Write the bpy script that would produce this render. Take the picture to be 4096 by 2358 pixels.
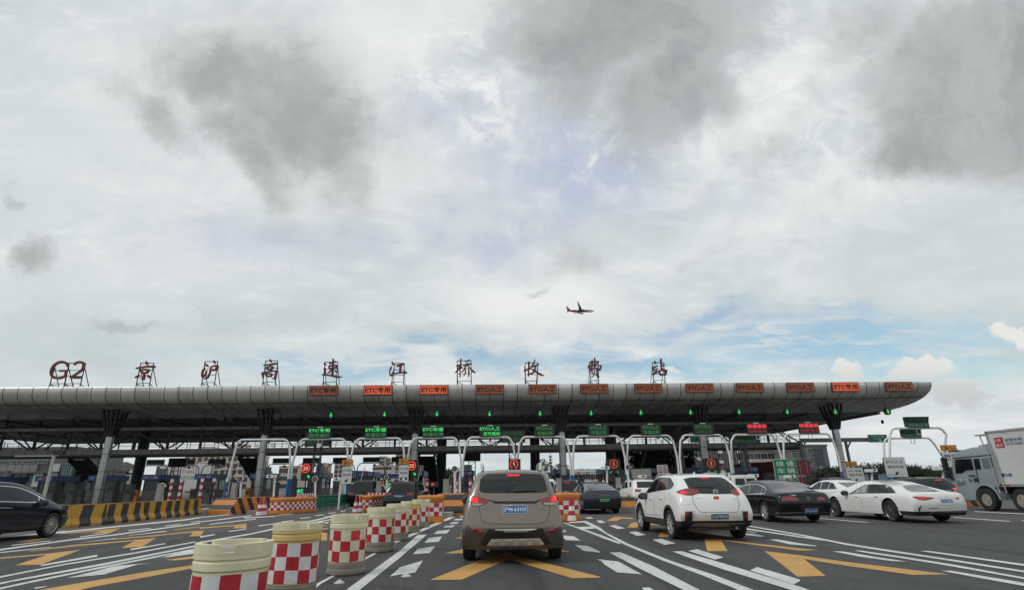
import bpy, bmesh, math, random
from mathutils import Vector, Matrix, noise as mnoise
from mathutils.bvhtree import BVHTree
random.seed(7)
R_ = math.radians
for o in list(bpy.data.objects): bpy.data.objects.remove(o)
SC = bpy.context.scene
COL = SC.collection
# ------------------------------------------------------------------ camera
PW, PH, FPX, HCAM = 4096.0, 2358.0, 2170.0, 1.35
PITCH = math.atan((1938 - 1179) / FPX); YAW = R_(2.4); ROLL = R_(0.8)
CF = Vector((math.sin(YAW)*math.cos(PITCH), math.cos(YAW)*math.cos(PITCH), math.sin(PITCH)))
_r0 = Vector((math.cos(YAW), -math.sin(YAW), 0)); _u0 = _r0.cross(CF)
CR = _r0*math.cos(ROLL) - _u0*math.sin(ROLL); CU = _r0*math.sin(ROLL) + _u0*math.cos(ROLL)
CP = Vector((0, 0, HCAM))
cam_d = bpy.data.cameras.new('camera'); cam = bpy.data.objects.new('camera', cam_d); COL.objects.link(cam)
cam_d.sensor_fit = 'HORIZONTAL'; cam_d.sensor_width = 36; cam_d.lens = 36*FPX/PW
cam_d.clip_start = 0.1; cam_d.clip_end = 9000
cam.matrix_world = Matrix(((CR.x, CU.x, -CF.x, 0), (CR.y, CU.y, -CF.y, 0), (CR.z, CU.z, -CF.z, HCAM), (0, 0, 0, 1)))
SC.camera = cam
def ray(px, py): return CF + CR*((px-PW/2)/FPX) + CU*((PH/2-py)/FPX)
def G(px, py, z=0.0):                      # photo point -> point on the ground (or height z)
    d = ray(px, py); return CP + d*((z-HCAM)/d.z)
def D(px, py, Y):                          # photo point -> point at distance Y
    d = ray(px, py); return CP + d*(Y/d.y)
# ------------------------------------------------------------------ view, sun, sky
SC.view_settings.view_transform = 'Standard'; SC.view_settings.look = 'None'
SC.view_settings.exposure = 0.0; SC.view_settings.gamma = 1.0
SUN_EL, SUN_AZ = R_(46), R_(-104)
sd = bpy.data.lights.new('sun', 'SUN'); sd.energy = 1.1; sd.angle = R_(14); sd.color = (1.0, 0.96, 0.9)
so = bpy.data.objects.new('sun', sd); COL.objects.link(so)
_sv = Vector((math.sin(SUN_AZ)*math.cos(SUN_EL), math.cos(SUN_AZ)*math.cos(SUN_EL), math.sin(SUN_EL)))
so.rotation_euler = _sv.to_track_quat('Z', 'Y').to_euler(); so.location = (0, -20, 60)
W = bpy.data.worlds.new('World'); SC.world = W; W.use_nodes = True
def build_sky():
    nt = W.node_tree; N = nt.nodes; L = nt.links; N.clear()
    def nd(t, **k):
        n = N.new(t)
        for a, b in k.items(): setattr(n, a, b)
        return n
    def setv(n, **k):
        for a, b in k.items(): n.inputs[a].default_value = b
        return n
    def math_(op, a, b=None, c=None, clamp=False):
        n = nd('ShaderNodeMath', operation=op, use_clamp=clamp)
        for i, q in enumerate((a, b, c)):
            if q is None: continue
            if isinstance(q, (int, float)): n.inputs[i].default_value = q
            else: L.new(q, n.inputs[i])
        return n.outputs[0]
    def vm(op, a, b=None):
        n = nd('ShaderNodeVectorMath', operation=op)
        for i, q in enumerate((a, b)):
            if q is None: continue
            if isinstance(q, (tuple, Vector)): n.inputs[i].default_value = tuple(q)
            else: L.new(q, n.inputs[i])
        return n
    def mixc(f, a, b):
        n = nd('ShaderNodeMix', data_type='RGBA')
        for i, q in ((0, f), (6, a), (7, b)):
            if isinstance(q, (int, float)): n.inputs[i].default_value = q
            elif isinstance(q, tuple): n.inputs[i].default_value = (*q, 1)
            else: L.new(q, n.inputs[i])
        return n.outputs[2]
    def smooth(x, a, b):
        n = nd('ShaderNodeMapRange', interpolation_type='SMOOTHSTEP')
        L.new(x, n.inputs[0]); n.inputs[1].default_value = a; n.inputs[2].default_value = b
        return n.outputs[0]
    tc = nd('ShaderNodeTexCoord'); d = tc.outputs['Generated']
    sep = nd('ShaderNodeSeparateXYZ'); L.new(d, sep.inputs[0])
    dz = math_('MAXIMUM', sep.outputs[2], 0.0)
    den = math_('ADD', dz, 0.12)
    px = math_('DIVIDE', sep.outputs[0], den); py = math_('DIVIDE', sep.outputs[1], den)
    cmb = nd('ShaderNodeCombineXYZ'); L.new(px, cmb.inputs[0]); L.new(py, cmb.inputs[1])
    P = cmb.outputs[0]
    # sky directions flattened on a plane facing north by east, 19 degrees up (fixed in the world)
    e0 = math_('MAXIMUM', vm('DOT_PRODUCT', d, CF).outputs['Value'], 0.05)
    uu = math_('DIVIDE', vm('DOT_PRODUCT', d, CR).outputs['Value'], e0)
    vv = math_('DIVIDE', vm('DOT_PRODUCT', d, CU).outputs['Value'], e0)
    c2 = nd('ShaderNodeCombineXYZ'); L.new(uu, c2.inputs[0]); L.new(vv, c2.inputs[1])
    UV = c2.outputs[0]
    front = smooth(vm('DOT_PRODUCT', d, CF).outputs['Value'], 0.15, 0.45)
    def noise(vec, scale, detail=6, rough=0.55, dist=0.0, off=0.0):
        m = nd('ShaderNodeMapping'); L.new(vec, m.inputs[0]); m.inputs[1].default_value = (off, off*1.7, off*0.3)
        n = nd('ShaderNodeTexNoise'); L.new(m.outputs[0], n.inputs[0])
        setv(n, Scale=scale, Detail=detail, Roughness=rough, Distortion=dist)
        return n
    w1 = noise(UV, 3.2, 7, 0.6, 0.0, 3.1)
    w2 = noise(UV, 11.0, 6, 0.65, 0.0, 7.7)
    def warp(v, n, amt):
        a = vm('SUBTRACT', n.outputs['Color'], (0.5, 0.5, 0.5)).outputs[0]
        s = nd('ShaderNodeVectorMath', operation='SCALE'); L.new(a, s.inputs[0]); s.inputs[3].default_value = amt
        return vm('ADD', v, s.outputs[0]).outputs[0]
    UW = warp(warp(UV, w1, 0.22), w2, 0.09)
    UB = warp(warp(UV, w1, 0.22), w2, 0.03)
    fine = noise(UV, 8.0, 9, 0.62, 0.2, 1.3).outputs[0]
    fines = math_('SUBTRACT', fine, 0.5)
    def blobs(lst, vec):
        out = None
        for (x, y, rx, ry, ang, wgt) in lst:
            m = nd('ShaderNodeMapping', vector_type='TEXTURE'); L.new(vec, m.inputs[0])
            m.inputs[1].default_value = ((x-2048)/FPX, (1179-y)/FPX, 0); m.inputs[2].default_value = (0, 0, R_(ang))
            m.inputs[3].default_value = (rx/FPX, ry/FPX, 1)
            ln = vm('LENGTH', m.outputs[0]).outputs['Value']
            v = math_('MULTIPLY', smooth(ln, 1.45, 0.1), wgt)
            out = v if out is None else math_('MAXIMUM', out, v)
        return out
    # thin high cloud everywhere: bright, streaked
    n_big = noise(P, 0.55, 8, 0.6, 0.4, 11.0).outputs[0]
    n_str = nd('ShaderNodeMapping'); L.new(UV, n_str.inputs[0]); n_str.inputs[2].default_value = (0, 0, R_(-32)); n_str.inputs[3].default_value = (1.0, 2.6, 1)
    n_st = noise(n_str.outputs[0], 6.5, 9, 0.62, 0.6, 5.0).outputs[0]
    n_mot = noise(UV, 15.0, 7, 0.6, 0.5, 9.0).outputs[0]
    base = mixc(smooth(n_big, 0.3, 0.72), (0.545, 0.615, 0.64), (0.83, 0.85, 0.845))
    base = mixc(math_('MULTIPLY', smooth(n_st, 0.42, 0.72), 0.55), base, (0.86, 0.87, 0.86))
    # lilac, thinner cloud in the middle
    lil = blobs([(2260, 640, 460, 330, 0, 1.0), (1900, 960, 620, 150, 10, 0.8), (1000, 1010, 420, 130, -5, 0.55), (1800, 480, 260, 200, 0, 0.55), (2900, 800, 200, 160, 0, 0.3)], UB)
    lil = math_('MULTIPLY', math_('MULTIPLY', lil, smooth(fine, 0.25, 0.62)), front)
    base = mixc(math_('MULTIPLY', lil, 1.0), base, (0.475, 0.53, 0.68))
    # mackerel mottling, upper centre and right
    mot = blobs([(1850, 330, 420, 420, 0, 0.9), (3050, 350, 420, 480, 40, 1.0), (2400, 560, 300, 260, 0, 0.7), (3300, 800, 500, 250, 30, 0.55)], UB)
    base = mixc(math_('MULTIPLY', math_('MULTIPLY', mot, smooth(n_mot, 0.5, 0.66)), 0.8), base, (0.55, 0.585, 0.605))
    base = mixc(math_('MULTIPLY', math_('MULTIPLY', mot, smooth(n_mot, 0.49, 0.33)), 0.85), base, (0.90, 0.905, 0.89))
    # bright cores
    bri = blobs([(2150, 1220, 520, 170, 0, 1.0), (600, 250, 700, 260, 0, 0.45), (1500, 120, 480, 200, 20, 0.75), (3050, 400, 420, 160, 45, 0.75), (700, 1150, 800, 160, 0, 0.35), (2950, 950, 620, 110, 18, 0.4)], UB)
    base = mixc(math_('MULTIPLY', math_('MULTIPLY', bri, 0.8), front), base, (0.875, 0.885, 0.87))
    # teal grey lower left and right
    tea = blobs([(150, 1400, 900, 260, 0, 0.8), (3950, 1150, 700, 330, 0, 0.6), (100, 600, 500, 400, 0, 0.35)], UB)
    base = mixc(math_('MULTIPLY', math_('MULTIPLY', tea, 0.8), front), base, (0.53, 0.61, 0.62))
    # dark cloud
    dk = [(900, 270, 330, 190, -28, 1.05), (1150, 410, 360, 190, -42, 1.05), (1400, 590, 240, 170, -40, 1.0), (1440, 740, 120, 160, 0, 0.85), (1100, 740, 110, 220, 25, 0.75),
          (660, 470, 250, 90, -38, 0.65), (900, 500, 240, 110, -25, 0.75), (1010, 620, 160, 110, -35, 0.85), (2480, 110, 560, 250, 10, 1.15), (2640, 380, 310, 190, 20, 1.0), (2330, 260, 260, 260, 0, 0.75),
          (3880, 280, 470, 330, 20, 1.15), (3760, 560, 330, 150, 10, 1.1), (3950, 480, 300, 250, 0, 1.2), (3420, 150, 260, 190, 30, 0.4), (105, 1015, 110, 95, 20, 0.9), (70, 330, 90, 50, 0, 0.3), (540, 1360, 190, 42, -3, 0.55),
          (2330, 1040, 165, 105, 0, 0.7), (2210, 1160, 75, 38, 20, 0.6), (2830, 1020, 200, 42, 22, 0.5), (10, 740, 60, 70, 0, 0.7), (3050, 580, 200, 120, 35, 0.45), (2270, 1395, 120, 22, 0, 0.35)]
    dm = blobs(dk, UW)
    dm = math_('ADD', dm, math_('MULTIPLY', fines, 0.95))
    wisp = math_('SUBTRACT', noise(UV, 19.0, 9, 0.68, 0.35, 4.4).outputs[0], 0.5)
    soft = noise(UV, 3.4, 4, 0.5, 0.2, 8.3).outputs[0]
    dm = math_('ADD', dm, math_('MULTIPLY', wisp, 0.36))
    dm = math_('ADD', dm, math_('MULTIPLY', math_('SUBTRACT', soft, 0.5), 0.5))
    dm = math_('MULTIPLY', smooth(dm, 0.06, 1.08), front)
    dk2 = blobs([(2500, 60, 640, 330, 8, 1.0), (2660, 360, 330, 260, 25, 0.85), (2330, 250, 300, 300, 0, 0.6), (3900, 330, 520, 420, 15, 1.0), (3800, 590, 330, 170, 8, 0.9), (4050, 520, 300, 260, 0, 1.0), (1150, 430, 620, 380, -40, 0.75), (650, 420, 350, 200, -30, 0.35), (3450, 120, 300, 220, 30, 0.45)], UB)
    dk2 = math_('MULTIPLY', smooth(math_('ADD', dk2, math_('MULTIPLY', math_('ADD', fines, wisp), 0.35)), 0.08, 1.0), front)
    base = mixc(math_('MULTIPLY', dk2, 0.85), base, (0.385, 0.405, 0.412))
    inner = noise(UW, 5.2, 8, 0.6, 0.3, 6.2).outputs[0]
    dcol = mixc(smooth(inner, 0.34, 0.66), (0.335, 0.352, 0.358), (0.49, 0.505, 0.505))
    base = mixc(math_('MULTIPLY', dm, 0.82), base, dcol)
    # open blue sky low down, from the Sky Texture
    sky = nd('ShaderNodeTexSky', sky_type='NISHITA'); sky.sun_disc = False; sky.sun_elevation = SUN_EL; sky.sun_rotation = SUN_AZ
    sky.air_density = 1.6; sky.dust_density = 0.6; sky.ozone_density = 2.0
    sks = vm('MULTIPLY', sky.outputs[0], (0.092, 0.110, 0.122)).outputs[0]
    bl = blobs([(3350, 1400, 850, 150, 3, 1.0), (2750, 1310, 330, 60, 12, 0.75), (1700, 1490, 900, 75, 0, 0.9), (2600, 1480, 520, 80, 0, 1.0), (3700, 1420, 400, 110, 0, 1.0), (1250, 1470, 250, 40, 0, 0.6)], UB)
    streak = nd('ShaderNodeMapping'); L.new(UV, streak.inputs[0]); streak.inputs[2].default_value = (0, 0, R_(-22)); streak.inputs[3].default_value = (1.6, 7.0, 1)
    stn = noise(streak.outputs[0], 4.5, 8, 0.6, 0.8, 2.0).outputs[0]
    bl = math_('MULTIPLY', math_('MULTIPLY', math_('MULTIPLY', bl, smooth(stn, 0.72, 0.42)), 1.15), front)
    base = mixc(math_('MULTIPLY', bl, 0.78), base, sks)
    # small white cumulus near the horizon
    cu = blobs([(3690, 1465, 140, 75, 0, 1.0), (3420, 1500, 130, 42, 0, 0.95), (3810, 1560, 200, 55, 0, 0.8), (4060, 1345, 170, 70, 0, 0.9), (2690, 1500, 80, 28, 0, 0.8), (2190, 1520, 90, 22, 0, 0.8), (1985, 1840, 70, 22, 0, 0.8), (2330, 1860, 60, 16, 0, 0.6), (4000, 1600, 120, 30, 0, 0.6)], UW)
    cu = smooth(math_('ADD', cu, math_('MULTIPLY', fines, 0.5)), 0.42, 0.72)
    cshade = mixc(smooth(vv, (1179-1600)/FPX, (1179-1400)/FPX), (0.58, 0.60, 0.60), (0.83, 0.82, 0.78))
    base = mixc(math_('MULTIPLY', math_('MULTIPLY', cu, 0.9), front), base, cshade)
    # haze close to the horizon
    hz = smooth(sep.outputs[2], 0.09, -0.01)
    base = mixc(math_('MULTIPLY', hz, 0.75), base, (0.62, 0.70, 0.73))
    bg = nd('ShaderNodeBackground'); bg.inputs[1].default_value = 0.1
    sc = nd('ShaderNodeVectorMath', operation='SCALE'); L.new(base, sc.inputs[0]); sc.inputs[3].default_value = 10.0
    L.new(sc.outputs[0], bg.inputs[0])
    out = nd('ShaderNodeOutputWorld'); L.new(bg.outputs[0], out.inputs[0])
build_sky()
W.cycles.sampling_method = 'MANUAL'; W.cycles.sample_map_resolution = 512
SC.cycles.max_bounces = 6; SC.cycles.diffuse_bounces = 3; SC.cycles.glossy_bounces = 3; SC.cycles.transmission_bounces = 4; SC.cycles.transparent_max_bounces = 6
SC.cycles.use_denoising = True

# ------------------------------------------------------------------ materials
_M = {}
def mat(name, col, rough=0.6, metal=0.0, var=0.12, vscale=6.0, bump=0.0, bscale=60.0, coat=0.0, emit=None, estr=0.0, spec=0.5, dirt=0.0, dirtcol=(0.12, 0.10, 0.08), stretch=None, panel=0.0):
    if name in _M: return _M[name]
    m = bpy.data.materials.new(name); m.use_nodes = True; nt = m.node_tree; N = nt.nodes; L = nt.links
    b = N['Principled BSDF']
    b.inputs['Roughness'].default_value = rough; b.inputs['Metallic'].default_value = metal
    b.inputs['Specular IOR Level'].default_value = spec; b.inputs['Coat Weight'].default_value = coat
    b.inputs['Coat Roughness'].default_value = 0.05
    b.inputs['Base Color'].default_value = (*col, 1)
    tc = N.new('ShaderNodeTexCoord')
    if var > 0 or dirt > 0:
        oi = N.new('ShaderNodeObjectInfo'); rv = N.new('ShaderNodeVectorMath'); rv.operation = 'SCALE'; rv.inputs[0].default_value = (37.0, 53.0, 71.0); L.new(oi.outputs['Random'], rv.inputs[3])
        mpn = N.new('ShaderNodeMapping'); L.new(tc.outputs['Object'], mpn.inputs[0]); L.new(rv.outputs[0], mpn.inputs[1])
        if stretch: mpn.inputs[3].default_value = stretch
        n = N.new('ShaderNodeTexNoise'); n.inputs['Scale'].default_value = vscale; n.inputs['Detail'].default_value = 7; n.inputs['Roughness'].default_value = 0.65
        L.new(mpn.outputs[0], n.inputs[0])
        mr = N.new('ShaderNodeMapRange'); L.new(n.outputs[0], mr.inputs[0]); mr.inputs[1].default_value = 0.3; mr.inputs[2].default_value = 0.7
        mr.inputs[3].default_value = 1-var; mr.inputs[4].default_value = 1+var
        sc = N.new('ShaderNodeVectorMath'); sc.operation = 'SCALE'; sc.inputs[0].default_value = col; L.new(mr.outputs[0], sc.inputs[3])
        last = sc.outputs[0]
        if dirt > 0:
            n2 = N.new('ShaderNodeTexNoise'); n2.inputs['Scale'].default_value = vscale*0.45; n2.inputs['Detail'].default_value = 9; n2.inputs['Roughness'].default_value = 0.72; n2.inputs['Distortion'].default_value = 0.6
            L.new(mpn.outputs[0], n2.inputs[0])
            m2 = N.new('ShaderNodeMapRange'); L.new(n2.outputs[0], m2.inputs[0]); m2.inputs[1].default_value = 0.5; m2.inputs[2].default_value = 0.75; m2.inputs[3].default_value = 0; m2.inputs[4].default_value = dirt
            mx = N.new('ShaderNodeMix'); mx.data_type = 'RGBA'; L.new(m2.outputs[0], mx.inputs[0]); L.new(last, mx.inputs[6]); mx.inputs[7].default_value = (*dirtcol, 1)
            last = mx.outputs[2]
        if panel > 0:
            sx = N.new('ShaderNodeSeparateXYZ'); L.new(tc.outputs['Object'], sx.inputs[0])
            dv = N.new('ShaderNodeMath'); dv.operation = 'DIVIDE'; L.new(sx.outputs[0], dv.inputs[0]); dv.inputs[1].default_value = panel
            fl = N.new('ShaderNodeMath'); fl.operation = 'FLOOR'; L.new(dv.outputs[0], fl.inputs[0])
            wn = N.new('ShaderNodeTexWhiteNoise'); wn.noise_dimensions = '1D'; L.new(fl.outputs[0], wn.inputs['W'])
            pr = N.new('ShaderNodeMapRange'); L.new(wn.outputs[0], pr.inputs[0]); pr.inputs[3].default_value = 0.86; pr.inputs[4].default_value = 1.08
            ps = N.new('ShaderNodeVectorMath'); ps.operation = 'SCALE'; L.new(last, ps.inputs[0]); L.new(pr.outputs[0], ps.inputs[3]); last = ps.outputs[0]
        L.new(last, b.inputs['Base Color'])
    if bump > 0:
        nb = N.new('ShaderNodeTexNoise'); nb.inputs['Scale'].default_value = bscale; nb.inputs['Detail'].default_value = 4
        L.new(tc.outputs['Object'], nb.inputs[0])
        bp = N.new('ShaderNodeBump'); bp.inputs['Strength'].default_value = bump; bp.inputs['Distance'].default_value = 0.02
        L.new(nb.outputs[0], bp.inputs['Height']); L.new(bp.outputs[0], b.inputs['Normal'])
    if emit:
        b.inputs['Emission Color'].default_value = (*emit, 1); b.inputs['Emission Strength'].default_value = estr
    _M[name] = m
    return m
def paint(name, col, metal=0.0, dirt=0.12, rough=0.35):
    dk = max(col) < 0.03
    return mat(name, col, 0.14 if dk else rough, metal, 0.04, 3.0, coat=0.0 if dk else 0.7, spec=0.5, dirt=dirt, dirtcol=(0.16, 0.14, 0.12))
def glass(name='tinted glass', col=(0.010, 0.012, 0.014), rough=0.03):
    return mat(name, col, rough, 0.0, 0.6, 5.0, spec=0.45)
def lamp(name, col, strength, base=(0.02, 0.02, 0.02)):
    return mat(name, base, 0.4, 0, 0, emit=col, estr=strength)

# ------------------------------------------------------------------ mesh collector
class MB:
    def __init__(s): s.v = []; s.f = []; s.mi = []; s.mats = []
    def m(s, mt):
        if mt not in s.mats: s.mats.append(mt)
        return s.mats.index(mt)
    def add(s, vs, fs, mt):
        o = len(s.v); k = s.m(mt)
        s.v += [tuple(v) for v in vs]
        for f in fs: s.f.append(tuple(i+o for i in f)); s.mi.append(k)
        return s
    def box(s, c, d, mt, rz=0.0, M=None):
        x, y, z = d[0]/2, d[1]/2, d[2]/2
        vs = [Vector((a*x, b*y, e*z)) for e in (-1, 1) for b in (-1, 1) for a in (-1, 1)]
        mm = Matrix.Translation(c) @ Matrix.Rotation(rz, 4, 'Z')
        if M is not None: mm = M @ mm
        return s.add([mm @ v for v in vs], [(0, 2, 3, 1), (4, 5, 7, 6), (0, 1, 5, 4), (2, 6, 7, 3), (0, 4, 6, 2), (1, 3, 7, 5)], mt)
    def beam(s, p, q, w, h, mt):
        p = Vector(p); q = Vector(q); d = (q-p).normalized()
        up = Vector((0, 0, 1)) if abs(d.z) < 0.95 else Vector((0, 1, 0))
        r = d.cross(up).normalized(); u = r.cross(d)
        vs = [b + r*(a*w/2) + u*(c*h/2) for b in (p, q) for c in (-1, 1) for a in (-1, 1)]
        return s.add(vs, [(0, 1, 3, 2), (4, 6, 7, 5), (0, 4, 5, 1), (2, 3, 7, 6), (0, 2, 6, 4), (1, 5, 7, 3)], mt)
    def tube(s, pts, r, mt, n=8, cap=True):
        pts = [Vector(p) for p in pts]; rs = r if isinstance(r, (list, tuple)) else [r]*len(pts)
        vs = []; prev = None
        for i, p in enumerate(pts):
            d = (pts[min(i+1, len(pts)-1)] - pts[max(i-1, 0)]).normalized()
            if prev is None:
                up = Vector((0, 0, 1)) if abs(d.z) < 0.9 else Vector((1, 0, 0))
                a = d.cross(up).normalized()
            else:
                a = (prev - d*prev.dot(d)).normalized()
            b = d.cross(a); prev = a
            vs += [p + (a*math.cos(2*math.pi*k/n) + b*math.sin(2*math.pi*k/n))*rs[i] for k in range(n)]
        fs = [(i*n+k, i*n+(k+1) % n, (i+1)*n+(k+1) % n, (i+1)*n+k) for i in range(len(pts)-1) for k in range(n)]
        if cap: fs += [tuple(range(n-1, -1, -1)), tuple((len(pts)-1)*n+k for k in range(n))]
        return s.add(vs, fs, mt)
    def lathe(s, prof, mt, n=24, M=None, cap=True):     # prof: (radius, z)
        vs = [Vector((r*math.cos(2*math.pi*k/n), r*math.sin(2*math.pi*k/n), z)) for r, z in prof for k in range(n)]
        if M is not None: vs = [M @ v for v in vs]
        fs = [(i*n+k, i*n+(k+1) % n, (i+1)*n+(k+1) % n, (i+1)*n+k) for i in range(len(prof)-1) for k in range(n)]
        if cap: fs += [tuple(range(n-1, -1, -1)), tuple((len(prof)-1)*n+k for k in range(n))]
        return s.add(vs, fs, mt)
    def prism(s, poly, fn, d0, d1, mt):                 # poly in 2D, fn(u, v, depth) -> 3D
        n = len(poly)
        a = [fn(u, v, d0) for u, v in poly]; b = [fn(u, v, d1) for u, v in poly]
        fs = [tuple(range(n)), tuple(range(2*n-1, n-1, -1))] + [(i, i+n, (i+1) % n+n, (i+1) % n) for i in range(n)]
        return s.add(a+b, fs, mt)
    def quad(s, a, b, c, d, mt): return s.add([a, b, c, d], [(0, 1, 2, 3)], mt)
    def disc(s, c, r, nrm, mt, n=20, r2=0.0):
        nrm = Vector(nrm).normalized(); up = Vector((0, 0, 1)) if abs(nrm.z) < 0.9 else Vector((1, 0, 0))
        a = up.cross(nrm).normalized(); b = nrm.cross(a); c = Vector(c)
        ring = lambda q: [c + (a*math.cos(2*math.pi*k/n)+b*math.sin(2*math.pi*k/n))*q for k in range(n)]
        if r2 <= 0: return s.add(ring(r), [tuple(range(n))], mt)
        return s.add(ring(r)+ring(r2), [(k, (k+1) % n, n+(k+1) % n, n+k) for k in range(n)], mt)
    def text(s, body, c, size, mt, ax=(1, 0, 0), up=(0, 0, 1), wfit=None, hfit=None, bold=0.0, thick=0.0):
        v, f = text_geo(body, bold)
        if not v: return s
        x0 = min(p[0] for p in v); x1 = max(p[0] for p in v); y0 = min(p[1] for p in v); y1 = max(p[1] for p in v)
        sx = (wfit/(x1-x0)) if wfit else size; sy = (hfit/(y1-y0)) if hfit else (size if not wfit else sx)
        if hfit and not wfit: sx = sy if size is None else size
        ax = Vector(ax).normalized(); up = Vector(up).normalized(); c = Vector(c)
        return s.add([c + ax*((p[0]-(x0+x1)/2)*sx) + up*((p[1]-(y0+y1)/2)*sy) for p in v], f, mt)
    def build(s, name, parent=None, smooth=None, world=True):
        me = bpy.data.meshes.new(name); me.from_pydata(s.v, [], s.f); me.update()
        for mt in s.mats: me.materials.append(mt)
        me.polygons.foreach_set('material_index', s.mi)
        bm = bmesh.new(); bm.from_mesh(me); bmesh.ops.recalc_face_normals(bm, faces=bm.faces); bm.to_mesh(me); bm.free()
        if smooth is not None:
            me.shade_smooth()
            me.set_sharp_from_angle(angle=R_(smooth))
        o = bpy.data.objects.new(name, me); COL.objects.link(o)
        if parent is not None:
            o.parent = parent
            if world: me.transform(LOCINV(parent))
        return o
def LOCINV(o):
    m = Matrix.Identity(4)
    while o is not None:
        m = Matrix.LocRotScale(o.location, o.rotation_euler, o.scale) @ m; o = o.parent
    return m.inverted()
_T = {}
def text_geo(body, bold=0.0):
    k = (body, bold)
    if k not in _T:
        c = bpy.data.curves.new('lettering', 'FONT'); c.body = body; c.offset = bold; c.resolution_u = 2; c.align_x = 'CENTER'
        o = bpy.data.objects.new('lettering', c); COL.objects.link(o)
        me = bpy.data.meshes.new_from_object(o.evaluated_get(bpy.context.evaluated_depsgraph_get()))
        _T[k] = ([tuple(v.co) for v in me.vertices], [tuple(p.vertices) for p in me.polygons])
        bpy.data.objects.remove(o); bpy.data.curves.remove(c); bpy.data.meshes.remove(me)
    return _T[k]
def tag(o, label=None, cat=None, group=None, kind=None):
    if label: o['label'] = label
    if cat: o['category'] = cat
    if group: o['group'] = group
    if kind: o['kind'] = kind
    return o
def thing(name, label, cat, loc=(0, 0, 0), rz=0.0, group=None):
    o = bpy.data.objects.new(name, None); COL.objects.link(o); o.empty_display_size = 0.3
    o.location = loc; o.rotation_euler = (0, 0, rz)
    return tag(o, label, cat, group)
def dup(root, loc, rz=None, label=None, group=None):
    r = root.copy(); COL.objects.link(r); r.location = loc
    if rz is not None: r.rotation_euler = (0, 0, rz)
    if label: r['label'] = label
    if group: r['group'] = group
    for ch in list(root.children):
        c = ch.copy(); COL.objects.link(c); c.parent = r
        for g in ch.children:
            q = g.copy(); COL.objects.link(q); q.parent = c
    return r
# shared materials
white_post = mat('white painted steel', (0.72, 0.72, 0.70), 0.45, 0, 0.06, 5, dirt=0.25)
blue_post = mat('blue painted steel', (0.03, 0.13, 0.32), 0.5, 0, 0.1, 5, dirt=0.2)
dark_steel = mat('dark painted steel', (0.045, 0.047, 0.055), 0.5, 0.3, 0.15, 4)
black_board = mat('black display housing', (0.012, 0.013, 0.016), 0.45, 0, 0.2, 8)
screen_m = mat('dark display face', (0.008, 0.016, 0.012), 0.35, 0, 0.25, 30)
rubber = mat('tyre rubber', (0.018, 0.018, 0.018), 0.85, 0, 0.2, 12, bump=0.2)
black_pl = mat('black plastic', (0.018, 0.018, 0.019), 0.5, 0, 0.15, 10)
grey_pl = mat('grey plastic', (0.07, 0.07, 0.07), 0.6, 0, 0.12, 10, dirt=0.2)
chrome = mat('chrome', (0.75, 0.75, 0.76), 0.12, 1.0, 0)
silver = mat('silver alloy', (0.5, 0.5, 0.51), 0.3, 0.85, 0.08, 9, dirt=0.2)
concrete = mat('weathered concrete', (0.32, 0.31, 0.29), 0.85, 0, 0.15, 3, bump=0.15, dirt=0.35)
led_g = lamp('green display light', (0.03, 0.75, 0.14), 1.1)
led_gd = lamp('dim green display light', (0.02, 0.5, 0.10), 0.42)
led_gf = lamp('faint green display light', (0.03, 0.4, 0.14), 0.16)
led_r = lamp('red display light', (1.0, 0.03, 0.05), 1.3)
led_rd = lamp('dim red display light', (0.6, 0.01, 0.03), 0.45)
led_a = lamp('amber display light', (1.0, 0.35, 0.10), 1.2)
red_ref = mat('red reflective film', (0.44, 0.014, 0.024), 0.45, 0, 0.16, 7, dirt=0.3, dirtcol=(0.25, 0.10, 0.09))
white_ref = mat('white reflective film', (0.68, 0.68, 0.66), 0.45, 0, 0.08, 7, dirt=0.5, dirtcol=(0.34, 0.32, 0.29))
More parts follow.
